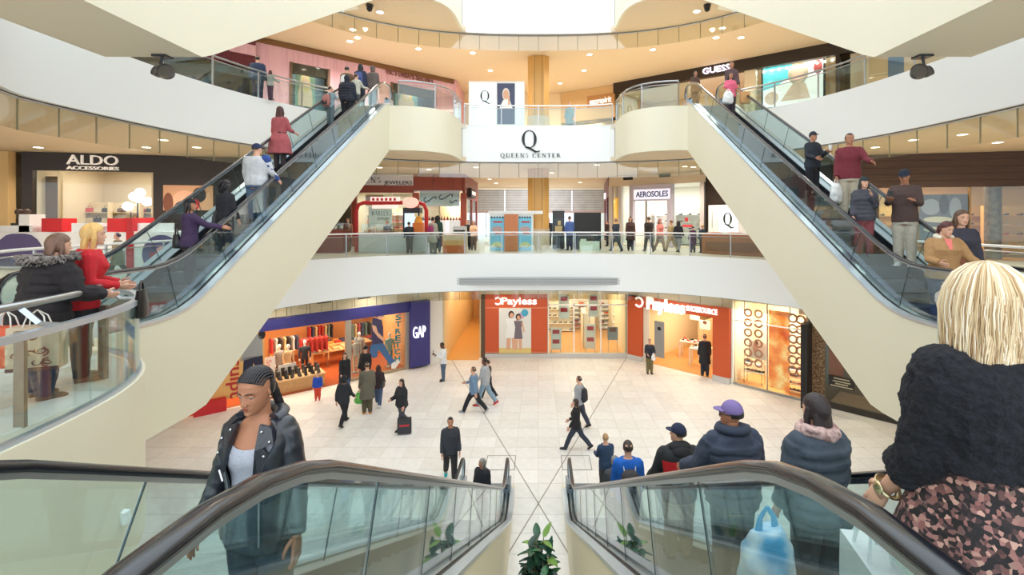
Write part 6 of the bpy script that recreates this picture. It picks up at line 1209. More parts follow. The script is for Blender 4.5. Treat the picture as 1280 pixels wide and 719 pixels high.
# ---------------- plaza
P_('child', 'small child in blue top and red trousers standing before the boots plinth', on_floor(397, 500, 466), 200, lod=0, name='child', top=('sweater', (36, 76, 180)), bottom=('trousers', (206, 70, 50)), shoes=(180, 60, 50), hair=('short', (50, 36, 30)), build=1.15)
P_('coatwoman', 'woman in open black coat and jeans walking past the boots plinth', on_floor(431, 492, 440), 215, sex='f', top=('coat', BK), bottom=('trousers', DJ), hair=('long', (70, 48, 36)), **walk)
P_('hooded', 'person in black hooded jacket and black trousers seen from behind', on_floor(430, 530, 468), -10, top=('jacket', (38, 40, 46)), bottom=('trousers', (30, 30, 34)), hair=None, hat=('hood', (38, 40, 46)), **walk)
P_('capman', 'man in black cap and black jacket standing before the mural window', on_floor(457, 487, 433), 170, top=('jacket', (34, 34, 38)), bottom=('trousers', (40, 42, 50)), hat=('cap', (26, 26, 28)), **stand)
p = P_('olive', 'person in long olive grey coat and tan boots carrying a green bag', on_floor(459, 517, 453), 25, top=('coat', (104, 100, 86)), bottom=('trousers', (84, 78, 60)), shoes=(196, 126, 60), hair=('short', (60, 46, 38)), **stand)
plastic_bag('bright green plastic bag carried by the person in olive coat', p['hand'][-1], R(20), .4, .45, (110, 200, 90), .1, (80, 170, 70))
p = P_('blackbag', 'woman in dark top and jeans with black shoulder bag beside the olive coat', on_floor(473, 507, 455), 10, sex='f', top=('jacket', (58, 42, 46)), bottom=('trousers', DJ), shoes=(220, 220, 222), hair=('long', (66, 40, 34)), **walk)
handbag('black shoulder bag of the woman in jeans beside the olive coat', p['W']((.1, -.02, .74)), R(80), BK, .38, .3, .2)
p = P_('puffer', 'person in black puffer jacket carrying a large black shopping bag', on_floor(502, 535, 473), 150, sex='f', top=('puffer', (36, 37, 42)), bottom=('trousers', (70, 74, 84)), hair=('bob', (50, 36, 32)), hat=None, arms=((5, 10, 20, 4), (15, 12, 70, 20)), legs=((18, 5), (-14, 20)))
def redart(r, w, h, d):
    b = MB()
    for k in range(7): b.box(-.17 + k*.05, -.135 + k*.05, -d/2 - .008, -d/2 - .002, h*.48, h*.62)
    b.build('print', mat((206, 50, 60), .5), r)
shopping_bag('large black shopping bag with a red printed line on the plaza', Vector((p['hand'][-1].x + .12, p['hand'][-1].y - .25, p['hand'][-1].z - .12)), R(12), .5, .55, .16, (44, 46, 52), art=redart, handle=(30, 30, 32), hl=.1)
p = P_('phoneman', 'man in white jacket with dark shoulders looking at a phone by the corridor', on_floor(554, 476, 428), 120, skin='d', top=('jacket', (232, 234, 236)), bottom=('trousers', (80, 100, 122)), shoes=(44, 40, 40), hair=('short', (30, 26, 24)), arms=phone, pitch=20, **dict(legs=((3, 2), (-2, 2))))
def small_phone(label, p, key):
    h = (p['hand'][-1] + p['hand'][1])/2 if key == 2 else p['hand'][key]; r = thing('phone', label, 'phone', h + Vector((0, 0, .02)), p['rz']); b = MB(); b.box(-.036, .036, -.004, .004, 0, .14); b.build('case', BLACK, r); b = MB(); b.box(-.032, .032, -.0055, -.004, .006, .134); b.build('screen', mat((120, 140, 170), .2, emit=.5), r)
small_phone('phone held by the man in white jacket by the corridor', p, 1)
P_('bluewalk', 'man in light blue jacket and black trousers striding across the plaza', on_floor(592, 516, 456), 75, top=('jacket', (112, 138, 166)), bottom=('trousers', (36, 36, 42)), shoes=(150, 150, 154), hair=('short', (96, 70, 50)), legs=((30, 8), (-26, 22)), arms=((-28, 8, 20, 4), (30, 8, 45, 6)))
P_('greyhood', 'person in pale grey hoodie, light jeans and red shoes walking beside blue jacket', on_floor(606, 507, 446), 80, skin='d', top=('jacket', (176, 178, 182)), bottom=('trousers', (140, 164, 184)), shoes=(206, 50, 50), hair=('short', (30, 26, 24)), legs=((20, 6), (-22, 18)), arms=((20, 8, 30, 4), (-20, 8, 30, 4)))
P_('darkwalk', 'person in dark clothes half hidden behind the pale grey hoodie', on_floor(610, 497, 449), 80, top=('jacket', BK), bottom=('trousers', (34, 36, 44)), hair=('short', (30, 26, 24)), **walk)
p = P_('packman', 'man in grey shirt with dark backpack walking on the open plaza', on_floor(724, 534, 470), 60, top=('sweater', (160, 162, 166)), bottom=('trousers', (56, 60, 74)), hair=('short', (70, 50, 40)), legs=((10, 4), (-16, 16)), **{})
backpack('dark backpack worn by the man in grey shirt on the plaza', p, (40, 42, 50), h=.5)
p = P_('redbag', 'woman in black jacket with a red bag walking on the open plaza', on_floor(720, 562, 496), 75, sex='f', top=('jacket', (34, 32, 36)), bottom=('trousers', (52, 58, 74)), hair=('long', (60, 40, 34)), legs=((28, 6), (-28, 18)), arms=((10, 8, 20, 4), (12, 10, 40, 10)), shoes=(40, 36, 40))
handbag('bright red bag at the hip of the woman in black jacket', p['W']((.1, .0, .62)), R(80), (196, 36, 44), .32, .28, .12)
p = P_('pillarman', 'man in dark jacket and olive trousers standing by the left orange pillar', on_floor(812, 467, 424), 180, top=('jacket', (46, 50, 62)), bottom=('trousers', (116, 106, 72)), hair=('short', (110, 86, 70)), arms=((20, 12, 60, 20), (15, 10, 60, 20)), **stand)
plastic_bag('small white bag held by the man by the left orange pillar', p['hand'][-1] + Vector((-.1, 0, .1)), 0, .24, .3, hl=.08)
P_('enterman', 'man in black coat and dark jeans walking into the orange entrance', on_floor(881, 470, 418), -10, top=('coat', (38, 38, 42)), bottom=('trousers', (44, 48, 60)), hair=('short', (90, 60, 46)), **stand)
P_('cyan', 'man in black jacket and turquoise shoes stepping past the left escalator foot', on_floor(563, 602, 521), 195, lod=1, top=('jacket', (52, 56, 64)), bottom=('trousers', (36, 36, 40)), shoes=(40, 180, 196), hair=('short', (30, 26, 26)), skin='m', legs=((14, 4), (-20, 16)))
# ---------------- near escalators
pos, H = rider_c(603, 12.5, 578, -1); person('greyhair', 'grey haired person in dark jacket riding the near left escalator', pos, R(160), 1.6, lod=1, yaw=-50, top=('jacket', (40, 42, 50)), bottom=('trousers', (50, 52, 60)), hair=('bob', (150, 146, 142)), skin='m')
pos, H = rider_c(757, 13.6, 541, 1); pos.z = L0; person('navy', 'fair haired person in navy sweater at the foot of the right escalator', pos, R(10), 1.78, lod=1, top=('sweater', (44, 66, 96)), bottom=('trousers', (60, 60, 66)), hair=('short', (176, 140, 96)), arms=((20, 8, 60, 10), (20, 8, 60, 10)))
pos, H = rider_c(769, 9.6, 568, 1); person('greycap', 'person in grey knitted hat and dark jacket on the right escalator', pos, R(0), 1.58, lod=1, top=('jacket', (72, 74, 80)), bottom=('trousers', (60, 60, 66)), hat=('beanie', (136, 134, 130)), hair=None, group=None)
pos, H = rider_c(785, 7.6, 550, 1); p = person('bluepack', 'man in bright blue jacket wearing a dark strapped backpack on the escalator', pos, 0, 1.68, lod=1, top=('jacket', (24, 96, 190)), bottom=('trousers', (52, 54, 62)), hair=('short', (56, 44, 40)), build=1.05)
backpack('dark backpack with pale straps on the bright blue jacket', p, (62, 56, 58), (90, 84, 86), straps=(206, 204, 206), h=.5)
RB = MB()
pos, H = rider_c(848, 6.3, 531, 1)
def redpanel(g):
    b = MB(); n = 14; tors, tp = g['tors'], g['tp']
    for i in range(2): pass
    rg = []
    for z in (.64, .68, .72, .765):
        r = []; rx, ry, cy = interp(MALE, z)
        for k in range(13): a = R(205 + 130*k/12); r.append(tp(((rx*g['bw'] + .028)*math.copysign(abs(cos(a))**.83, cos(a)), cy + (ry*g['bw'] + .028)*math.copysign(abs(sin(a))**.83, sin(a)), z)))
        rg.append(r)
    b.loft(rg, cap=False, close=False); b.xf(g['K']); b.build('red_panel', cloth((204, 34, 42)), g['root'], smooth=180, label='red back panel')
    b = MB(); c0 = tp((0, -.03, .85)); b.ell(c0, (.085, .05, .045), 14, 8); b.ell(tp((0, -.06, .82)), (.075, .04, .05), 14, 8); b.xf(g['K']); b.build('hood', cloth((38, 38, 42)), g['root'], smooth=180)
person('redblack', 'man in dark cap and black jacket with red back panel on the escalator', pos, R(4), H, lod=1, top=('jacket', (40, 41, 46)), bottom=('trousers', (150, 140, 120)), hair=('short', (40, 34, 30)), hat=('cap', (36, 44, 70)), yaw=50, trim=redpanel, build=1.18, arms=((15, 14, 30, 6), (5, 10, 18, 4)))
PLAID = ramp_mat([(.0, (72, 58, 118)), (.5, (112, 92, 160)), (1, (170, 150, 200))], 60, 'wave', .8, (1, 1, 1))
pos, H = rider_c(915, 4.45, 503, 1)
def pcol(g):
    b = MB(); c0 = g['tp']((0, -.005, .855)); b.tube([(c0[0] + .062*cos(a), c0[1] + .058*sin(a), c0[2] + (.012 if sin(a) < 0 else 0)) for a in [2*pi*k/16 for k in range(16)]], .026, 8, closed=True, flat=1.4); b.xf(g['K']); b.build('collar', cloth((50, 58, 76)), g['root'], smooth=180)
    b = MB(); hm = g['HM']; 
    for s_ in (-1, 1): b.tube([(s_*.34, .0, .52), (s_*.33, .3, .53), (s_*.3, .42, .52)], .018, 5); b.tube([(s_*.28 + .09*cos(a), .42, .5 + .07*sin(a)) for a in [2*pi*k/10 for k in range(10)]] if False else [(s_*(.15 + .1*cos(a)), .43 - .03*cos(a), .5 + .075*sin(a)) for a in [2*pi*k/12 for k in range(12)]], .016, 5, closed=True)
    b.xf(hm); b.xf(g['K']); b.build('glasses', BLACK, g['root'], smooth=60)
person('purplecap', 'man in purple checked cap, glasses and navy puffer jacket on the near right escalator', pos, R(8), H, lod=2, top=('puffer', (56, 64, 82)), bottom=('trousers', (60, 66, 80)), hair=('short', (40, 34, 32)), hat=('cap', PLAID), yaw=52, skin='t', trim=pcol, build=1.16, arms=((20, 18, 40, 8), (10, 14, 20, 4)))
pos, H = rider_c(1035, 3.25, 490, 1); pos.x = min(pos.x, 1.9)
p = person('scarf', 'dark haired woman in rose scarf and dark jacket before the blonde woman', pos, R(10), 1.52, lod=2, sex='f', top=('puffer', (62, 72, 84)), bottom=('trousers', (46, 48, 58)), hair=('bob', (44, 32, 34)), scarf=ramp_mat([(.35, (120, 92, 92)), (.5, (206, 176, 170)), (.65, (150, 116, 112))], 14, 'noise', .9), yaw=10, build=1.12)
plastic_bag('blue and white plastic bag hanging beside the woman in rose scarf', Vector((1.32, 2.75, .08)), R(10), .36, .42, (70, 170, 220), .12, (226, 236, 240))
# ---------------- leather jacket woman
LEATHER = mat((40, 42, 50), .32, noise=.12, scale=30, bump=.25, coat=.25)
def leather(g):
    K, root, tp, arm = g['K'], g['root'], g['tp'], g['arm']
    b = MB(); zs = [.47 + .37*q/16 for q in range(17)]; rg = []
    for z in zs:
        rx, ry, cy = interp(FEM, z); gap = R(37 + 24*max(0, (z - .70))/.14 - (6 if z < .6 else 0)); m = 30; pts = []
        for (o, order) in ((.024, 1), (.012, -1)):
            ang = [pi/2 + gap + (2*pi - 2*gap)*k/m for k in range(m + 1)]
            if order < 0: ang = ang[::-1]
            for a in ang:
                w = NZ.noise(Vector((cos(a)*2.5, sin(a)*2.5, z*16)))*.006; pts.append(tp(((rx + o + w)*math.copysign(abs(cos(a))**.85, cos(a)), cy + (ry + o + w)*math.copysign(abs(sin(a))**.85, sin(a)), z)))
        rg.append(pts)
    b.loft(rg)
    sl = MB()
    for s_ in (-1, 1):
        sh, el, wr, fd = arm[s_]; sl.ell(sh + Vector((-s_*.012, 0, -.002)), .046, 14, 10); n = 16; pts = []; rad = []
        for q in range(n + 1):
            t = q/n; pts.append(sh.lerp(el, t*2) if t < .5 else el.lerp(wr, t*2 - 1)); rad.append((.042 - .014*t)*(1 + .05*sin(q*2.4)))
        sl.tube(pts, rad, 14)
    sl = remesh(sl, .006, 2); sl.v = [tuple(Vector(q) + NZ.noise_vector(Vector(q)*22)*.004) for q in sl.v]; b._mm(sl, None)
    b.xf(K); b.build('leather_jacket', LEATHER, root, smooth=60, recalc=True, label='black leather biker jacket')
    fr = lambda x, z, o=.03: tp((x, interp(FEM, z)[2] + (interp(FEM, z)[1] + o)*sqrt(max(.05, 1 - (abs(x)/(interp(FEM, z)[0] + o))**2.4)), z))
    for s_ in (-1, 1):
        b = MB(); P = [(s_*.04, .835), (s_*.075, .822), (s_*.092, .788), (s_*.07, .775), (s_*.088, .752), (s_*.06, .665), (s_*.052, .70), (s_*.05, .77)]
        top = [Vector(fr(x, z, .031)) for x, z in P]; bot = [Vector(fr(x, z, .022)) for x, z in P]; n = len(P)
        b.add(top + bot, [tuple(range(n)), tuple(range(2*n - 1, n - 1, -1))] + [(i, (i+1) % n, (i+1) % n + n, i + n) for i in range(n)]); b.xf(K); b.build('lapel', LEATHER, root)
        for x, z in ((s_*.084, .79), (s_*.08, .754), (s_*.055, .818)):
            b = MB(); b.ell(fr(x, z, .033), .0042, 10, 6); b.xf(K); b.build('snap', mat((220, 222, 226), .2, 1.0), root, smooth=180)
        b = MB(); b.tube([fr(s_*(.05 + .012*q), .7 - .23*q, .028) for q in (0, .2, .4, .6, .8, 1)], .0035, 6); b.xf(K); b.build('zip', mat((190, 192, 196), .25, 1.0), root, smooth=60)
        b = MB(); b.tube([fr(s_*.07, .66 - .0*s_, .03), fr(s_*.09, .69, .03)], .004, 6); b.xf(K); b.build('pocket_zip', mat((190, 192, 196), .25, 1.0), root)
    b = MB(); b.tube([tp((.06*cos(a), -.006 + .05*sin(a), .835 + .014*(1 - sin(a))*.5)) for a in [R(-200 + 220*k/14) for k in range(15)]], .016, 8, flat=1.6); b.xf(K); b.build('collar', LEATHER, root, smooth=60)
    # grey tank top with scooped neck
    b = MB(); rg = []
    for q in range(12):
        r = []
        for k in range(28):
            a = 2*pi*k/28; zt = .815 - .055*max(0, sin(a))**2 - .03*max(0, -sin(a)); z = .45 + (zt - .45)*q/11; rx, ry, cy = interp(FEM, z); o = .006 + .002*sin(z*90 + 3*cos(a)); r.append(tp(((rx + o)*math.copysign(abs(cos(a))**.88, cos(a)), cy + (ry + o)*math.copysign(abs(sin(a))**.88, sin(a)), z)))
        rg.append(r)
    b.loft(rg, cap=False); b.xf(K); b.build('tank_top', mat((176, 178, 190), .85, noise=.16, scale=60, stretch=(1, 1, 6)), root, smooth=180)
    # braids drawn back over the scalp into a bundle behind the neck
    b = MB(); HM = g['HM']
    b.ell((0, -.04, .54), (.335, .42, .47), 36, 24, None, fn=lambda d: 1.06 if (d.z > .42 - .2*abs(d.y) or d.y < -.15) and not (d.y > .1 and d.z < .7 - .3*abs(d.x)) and d.z > -.55 else .85)
    for i in range(17):
        xi = -.33 + .66*i/16; pts = []; rad = []
        for k in range(30):
            t = k/29; th = R(38 + 150*t); w = sqrt(max(.12, 1 - (xi/.385)**2)); x = xi*(1 - .45*max(0, t - .6)/.4); y = -.04 + .45*w*cos(th); z = .56 + .475*w*sin(th)
            pts.append((x, y, z)); rad.append(.031*(1 + .28*sin(k*2.3 + i)))
        b.tube(pts, rad, 7)
    for i in range(14):
        a = 2*pi*i/14; o = Vector((.08*cos(a), .06*sin(a), 0)); pts = []; rad = []
        for k in range(26):
            t = k/25; pts.append(Vector((-.02 - .22*t, -.44 - .12*sin(t*pi*.6) + .1*t, .5 - 1.35*t)) + o*(1.1 - .3*t)); rad.append(.034*(1 + .25*sin(k*2.1 + i))*(1 - .5*max(0, t - .75)))
        b.tube(pts, rad, 6)
    b.xf(HM); b.xf(K); b.build('braided_hair', mat((34, 31, 36), .38, noise=.15, scale=30), root, smooth=180)
    for s_ in (-1, 1): b = MB(); b.ell((s_*.345, -.02, .33), .022, 8, 6); b.xf(HM); b.xf(K); b.build('earring', mat((230, 220, 200), .2, .8), root, smooth=180)
YL = 2.3; pos = Vector((-1.34, YL, L0 + nz(1.55 + RUN - YL)))
zt = EYE - (459 - HY)*YL/F; person('leather', 'woman with dark braids in a black leather jacket riding the near left escalator up', pos, R(171), zt - pos.z, lod=2, sex='f', skin='t', hair=None, top=None, bottom=('trousers', (42, 60, 72)), custom=leather, yaw=-3, pitch=12, arms=((2, 15, 12, 6), (4, 18, 14, 6)))
# ---------------- blonde woman in front on the right
FLORAL = ramp_mat([(.0, (22, 18, 20)), (.36, (34, 26, 28)), (.46, (140, 92, 86)), (.56, (196, 154, 138)), (.64, (60, 42, 44)), (.78, (36, 28, 30)), (.88, (160, 112, 106)), (1, (30, 24, 26))], 78, 'cell', .8)
def blonde(g):
    K, root, tp, arm, J, HM = g['K'], g['root'], g['tp'], g['arm'], g['J'], g['HM']; bw = g['bw']
    b = MB(); rg = []
    for q in range(10):
        z = .43 + .22*q/9; o = .03 + .24*max(0, .56 - z); r = []
        for k in range(40):
            a = 2*pi*k/40; rx, ry, cy = interp(FEM, max(z, .47)); w = .01*sin(a*9 + 1.3*sin(a*3))*(1 - q/9); zz = z + .012*sin(a*5)*(1 - q/9); r.append(((rx*bw + o + w)*cos(a), cy + (ry*bw + o + w)*sin(a), zz))
        rg.append(r)
    b.loft(rg); b.xf(K); b.build('floral_tunic', FLORAL, root, smooth=180, label='dark tunic printed with dusty pink flowers')
    b = MB(); b.loft(g['tors']([.625, .632, .65, .68, .72, .76, .79, .815, .838], .034))
    for s_ in (-1, 1):
        sh, el, wr, fd = arm[s_]; b.ell(sh - Vector((s_*.01, 0, 0)), .052*bw, 12, 8); b.tube([sh, sh.lerp(el, .5), el, el.lerp(wr, .25), el.lerp(wr, .48)], [.05*bw, .046*bw, .042*bw, .041*bw, .042*bw], 14)
    gm = remesh(b, .0055, 2); gm.v = [tuple(Vector(q) + NZ.noise_vector(Vector(q)*75)*.0055 + NZ.noise_vector(Vector(q)*20)*.006) for q in gm.v]; gm.xf(K); gm.build('boucle_jacket', mat((22, 23, 30), .95, noise=.5, scale=60, bump=.8), root, smooth=180, recalc=False, label='short black fuzzy jacket')
    # long straight hair: a cap plus several hundred strands
    b = MB(); b.ell((0, -.02, .55), (.42, .5, .5), 36, 24, None, fn=lambda d: .8 if d.y > .35 and d.z < .55 else (1.0 if d.z > -.5 else .8)); b.loft([[(w*cos(2*pi*k/20), y0 + d*sin(2*pi*k/20), z) for k in range(20)] for z, w, d, y0 in ((.6, .4, .3, -.18), (.2, .45, .28, -.24), (-.2, .45, .22, -.3), (-.5, .42, .14, -.32))]); cap_ = remesh(b, .03, 2); cap_.xf(HM); cap_.xf(K)
    cap_.build('hair', mat((206, 176, 124), .5, noise=.3, scale=40, bump=.6, stretch=(1, 1, .1)), root, smooth=180, recalc=False)
    cols = [mat((230, 212, 178), .42), mat((206, 180, 140), .42), mat((176, 144, 104), .45), mat((244, 234, 212), .4)]; b = MB(); rnd = random.Random(5)
    for i in range(1700):
        ph = R(rnd.uniform(-215, 35)); L_ = rnd.uniform(.55, 1.02); pts = []; spr = rnd.uniform(1.0, 1.18); w1, w2 = rnd.uniform(-.07, .07), rnd.uniform(-.04, .04); k1 = rnd.uniform(.0, .05)
        for t in [0, .1, .2, .32, .45, .58, .7, .82, .92, 1]:
            if t < .45: th = R(4 + 96*t/.45); pts.append(Vector((.43*spr*sin(th)*cos(ph) + w2*t, -.03 + .5*spr*sin(th)*sin(ph), .55 + .52*spr*cos(th))))
            else: q = (t - .45)/.55; pts.append(Vector((.43*spr*cos(ph)*(1.02 + .1*q) + w1*q + .03*sin(q*5 + i), -.03 + .5*spr*sin(ph)*(1 - .18*q) - .1*q, .46 - (L_ + .35)*q + .03*q*q)))
        b.tube(pts, [.009, .01, .011, .011, .011, .011, .011, .01, .008, .003], 4, mi=rnd.choice((0, 0, 1, 1, 2, 3)))
    b.xf(HM); b.xf(K); o = b.build('hair_strands', cols, root, smooth=180, recalc=False); o['kind'] = 'stuff'
    wr, fd = arm[-1][2], arm[-1][3]; b = MB(); u = fd.cross(Vector((1, 0, 0))).normalized(); v_ = fd.cross(u); c = wr - fd*.012; b.tube([c + u*(.0235*cos(a)) + v_*(.02*sin(a)) for a in [2*pi*k/20 for k in range(20)]], .0038, 6, closed=True, flat=1.8); b.ell(c - Vector((.022, 0, 0)), (.006, .014, .014), 12, 8); b.xf(K); b.build('wristwatch', mat((206, 190, 150), .25, .9), root, smooth=60)
pos = Vector((1.415, 1.5, 0)); zt = EYE - (341 - HY)*1.5/F
p = person('blonde', 'blonde woman in black fuzzy jacket and floral tunic stepping onto the right escalator', pos, R(4), zt, lod=2, sex='f', hair=None, top=None, bottom=('leggings', (24, 24, 28)), custom=blonde, yaw=-4, build=1.12, arms=((8, 5, 28, 0), (5, 12, 15, 4)), curl=.9, shoes=(24, 22, 24))
shopping_bag('white paper bag with cord handles in the hand of the blonde woman', p['hand'][-1] + Vector((0, 0, -.02)), R(80), .26, .3, .11, (236, 234, 230), name='paper_bag', handle=(236, 234, 230), hl=.17)
# ---------------- left landing
def fur(g):
    b = MB(); tp = g['tp']; c0 = Vector(tp((0, -.03, .85))); rnd = random.Random(2)
    for k in range(420): a = rnd.uniform(0, 6.28); rr = .135 + rnd.uniform(-.016, .026); q = c0 + Vector((rr*cos(a)*1.15, rr*sin(a)*.8, rnd.uniform(-.022, .022) + .01*sin(a))); b.tube([q, q + Vector((cos(a)*.02 + rnd.uniform(-.01, .01), sin(a)*.016 + rnd.uniform(-.01, .01), rnd.uniform(-.02, .02)))], [.0065, .002], 4)
    b.tube([c0 + Vector((.142*cos(a), .1*sin(a), 0)) for a in [2*pi*k/20 for k in range(20)]], .022, 8, closed=True)
    b.xf(g['K']); o = b.build('fur_trim', mat((134, 126, 122), .9, noise=.4, scale=40), g['root'], smooth=180, recalc=False); o['kind'] = 'stuff'
    b = MB(); b.ell(tp((0, -.07, .80)), (.1, .05, .07), 16, 10); b.xf(g['K']); b.build('hood', cloth((44, 40, 46)), g['root'], smooth=180)
p = person('parka', 'woman in dark parka with grey fur hood leaning on the left landing rail', Vector((-4.84, 4.62, 0)), R(-28), 1.6, lod=2, sex='f', hair=('long', (112, 82, 66)), hairL=.0, top=('puffer', (35, 30, 34)), bottom=('trousers', (48, 58, 82)), shoes=(86, 74, 66), lean=12, trim=fur, build=1.5, arms=((22, 12, 55, 25), (22, 12, 55, 25)))
def doodle(r, w, h, d):
    rnd = random.Random(9); b = MB()
    for k in range(9): cx_, cz = rnd.uniform(-w*.36, w*.36), rnd.uniform(.06, h - .06); rr = rnd.uniform(.02, .045); b.tube([(cx_ + rr*cos(a), -d/2 - .006, cz + rr*sin(a)*.8) for a in [R(250*q/9 + 40*k) for q in range(10)]], .005, 5)
    b.build('print', mat((120, 70, 64), .6), r); b = MB(); b.box(-w/2, w/2, -d/2 - .004, -d/2, .0, .03); b.build('border', mat((90, 60, 60), .6), r)
shopping_bag('beige shopping bag with brown curls print beside the parka legs', Vector((-4.42, 4.2, .94)), R(20), .36, .38, .14, (206, 186, 160), art=doodle, hl=.14)
shopping_bag('orange red shopping bag behind the beige bag at the landing rail', Vector((-4.75, 4.25, .92)), R(10), .3, .36, .12, (214, 90, 54), hl=.14)
person('redsweater', 'blond person in bright red sweater at the left landing rail behind the parka', Vector((-4.95, 5.15, 0)), R(-45), 1.69, lod=2, sex='f', hair=('bob', (222, 178, 108)), top=('sweater', (196, 34, 44)), bottom=('trousers', (40, 40, 46)), shoes=(110, 80, 60), lean=8, build=1.12, arms=((5, 14, 70, 30), (0, 16, 75, 30)))
handbag('black bag with yellow edge hanging at the landing rail', Vector((-4.42, 5.3, 1.05)), R(-60), (34, 32, 30), .3, .3, .1)
P_('beigecoat', 'stooping child in beige coat by the red kiosk pillar', at_depth(147, 290, 13.9, 0), 120, top=('coat', (150, 136, 110)), bottom=('trousers', (90, 80, 70)), hair=('short', (70, 60, 84)), legs=((20, 6), (-16, 20)), name='child')
# ---------------- riders on the left escalator
p = P_('purple', 'woman in purple jacket and black knitted hat riding the left escalator', rider(237, 249, 1.62, -1, 0), -40, lod=1, sex='f', top=('jacket', (66, 48, 82)), bottom=('trousers', (36, 36, 44)), hair=('bob', (40, 34, 36)), hat=('beanie', (28, 28, 32)), skin='m', arms=((10, 8, 20, 4), (55, 12, 25, 0)), yaw=-25)
handbag('black handbag on the back of the woman in purple jacket', p['W']((-.1, -.1, .66)), R(-40), BK, .3, .26, .1)
p = P_('curly', 'woman with long black curly hair and dark jacket on the left escalator', rider(282, 226, 1.62, -1, 0), -10, lod=1, sex='f', top=('jacket', (38, 38, 46)), bottom=('trousers', (44, 46, 58)), hair=('curly', (30, 28, 34)), skin='m')
handbag('shiny black handbag of the woman with curly hair', p['W']((-.12, .04, .66)), R(30), (36, 44, 48), .3, .3, .1)
def raglan(g):
    b = MB()
    for s_ in (1,):
        sh, el, wr, fd = g['arm'][s_]; b.ell(sh, .049*g['bw'], 12, 8); b.tube([sh, sh.lerp(el, .5), el, el.lerp(wr, .5), wr], [.045, .043, .038, .036, .032], 10)
    g['garment'](b, 'sleeve', cloth((52, 80, 150)))
P_('raglan', 'heavy man in pale shirt with blue sleeve and dark cap on the left escalator', rider(321, 180, 1.78, -1, 0), -5, lod=1, top=('sweater', (206, 208, 212)), bottom=('trousers', (84, 106, 134)), hair=('short', (50, 40, 36)), hat=('cap', (40, 50, 84)), yaw=-30, trim=raglan, build=1.28, arms=((5, 12, 25, 4), (15, 14, 40, 10)))
P_('reddress', 'woman with long brown hair in rose red dress on the left escalator', rider(350, 133, 1.68, -1, 0), -6, lod=1, sex='f', top=('dress', (178, 90, 94)), bottom=('leggings', (60, 50, 52)), hair=('long', (80, 46, 40)), hairL=.75, build=1.05, arms=((5, 10, 20, 4), (20, 12, 60, 10)))
p = P_('boy', 'boy in grey shirt with rose backpack holding the left escalator rail', rider(413, 108, 1.4, -1, 0), -25, lod=1, name='child', top=('shirt', (140, 160, 166)), bottom=('trousers', (96, 110, 116)), hair=('short', (48, 38, 34)), arms=((5, 10, 20, 4), (40, 12, 50, 0)), yaw=-30)
backpack('rose and grey backpack of the boy on the left escalator', p, (172, 112, 104), (70, 62, 64), h=.42)
P_('blackhood', 'person in large black hooded jacket ahead of the boy', rider(434, 94, 1.72, -1, 0), -5, lod=1, top=('puffer', (40, 42, 54)), bottom=('trousers', (30, 30, 36)), hair=None, hat=('hood', (40, 42, 54)), build=1.2)
P_('beigekid', 'child in cream top beside the black hooded rider', rider(445, 92, 1.5, -1, 0), -20, lod=0, name='child', top=('sweater', (206, 202, 186)), bottom=('trousers', (90, 90, 90)), hair=('short', (36, 30, 30)), arms=((5, 8, 20, 4), (40, 10, 50, 0)))
for key, lab, (X, Y), yh, c, hc, hat, bp in (('brownj', 'person in brown jacket with white backpack at the top of the left escalator', (-7.2, 17.9), 77, (120, 92, 64), (36, 30, 30), None, (226, 226, 224)), ('bluep', 'dark haired person with blue backpack at the top of the left escalator', (-6.95, 18.6), 80, (50, 54, 76), (30, 28, 34), None, (70, 90, 150)), ('greyf', 'person in grey brown hooded coat at the top of the left escalator', (-6.75, 19.4), 78, (108, 96, 92), None, ('hood', (108, 96, 92)), None)):
    z_ = nz(Y - 8.02); H_ = min(1.75, max(1.45, EYE - (yh - HY)*Y/F - z_)); p = person(key, lab, Vector((X, Y, z_)), 0, H_, lod=0, top=('jacket', c), bottom=('trousers', (60, 60, 70)), hair=('long', hc) if hc and key == 'bluep' else (('short', hc) if hc else None), hat=hat, hairL=.3)
    if bp: backpack(('white' if key == 'brownj' else 'blue') + ' backpack at the top of the left escalator', p, bp)
# ---------------- riders on the right escalator
p = P_('pink', 'woman in pink top coming down the right escalator with two bags', rider(913, 91, 1.66, 1, 0), 185, lod=1, sex='f', skin='m', top=('shirt', (236, 110, 140)), bottom=('trousers', (70, 60, 70)), hair=('long', (40, 30, 32)), arms=((10, 14, 40, 10), (10, 14, 40, 10)))
plastic_bag('white plastic bag carried by the woman in pink top', p['hand'][1] + Vector((-.05, -.15, .1)), 0, .4, .45, hl=.08)
shopping_bag('orange brown paper bag carried by the woman in pink top', p['hand'][-1] + Vector((.1, -.1, .1)), 0, .32, .4, .13, (214, 160, 104), name='paper_bag', hl=.08)
P_('behindpink', 'person in dark top behind the woman in pink at the upper landing', (Vector((7.55, 18.6, nz(18.6 - 8.02))), 1.78), 180, top=('jacket', (96, 74, 80)), bottom=('trousers', (50, 50, 60)), hair=('short', (60, 46, 40)), skin='m')
P_('darklady', 'person in brown jacket at the head of the right escalator by the newel', (Vector((6.42, 19.5, DZ)), 1.55), 200, top=('jacket', (90, 66, 56)), bottom=('trousers', (50, 50, 60)), hair=('bob', (60, 46, 40)), skin='m')
p = P_('cup', 'person in black jacket and dark cap holding a white cup on the right escalator', rider(1016, 165, 1.66, 1, 0), 195, lod=1, skin='m', top=('jacket', (44, 48, 58)), bottom=('trousers', (34, 34, 42)), hat=('cap', (44, 50, 60)), hair=('short', (40, 34, 32)), arms=((15, 10, 95, 25), (10, 10, 60, 20)))
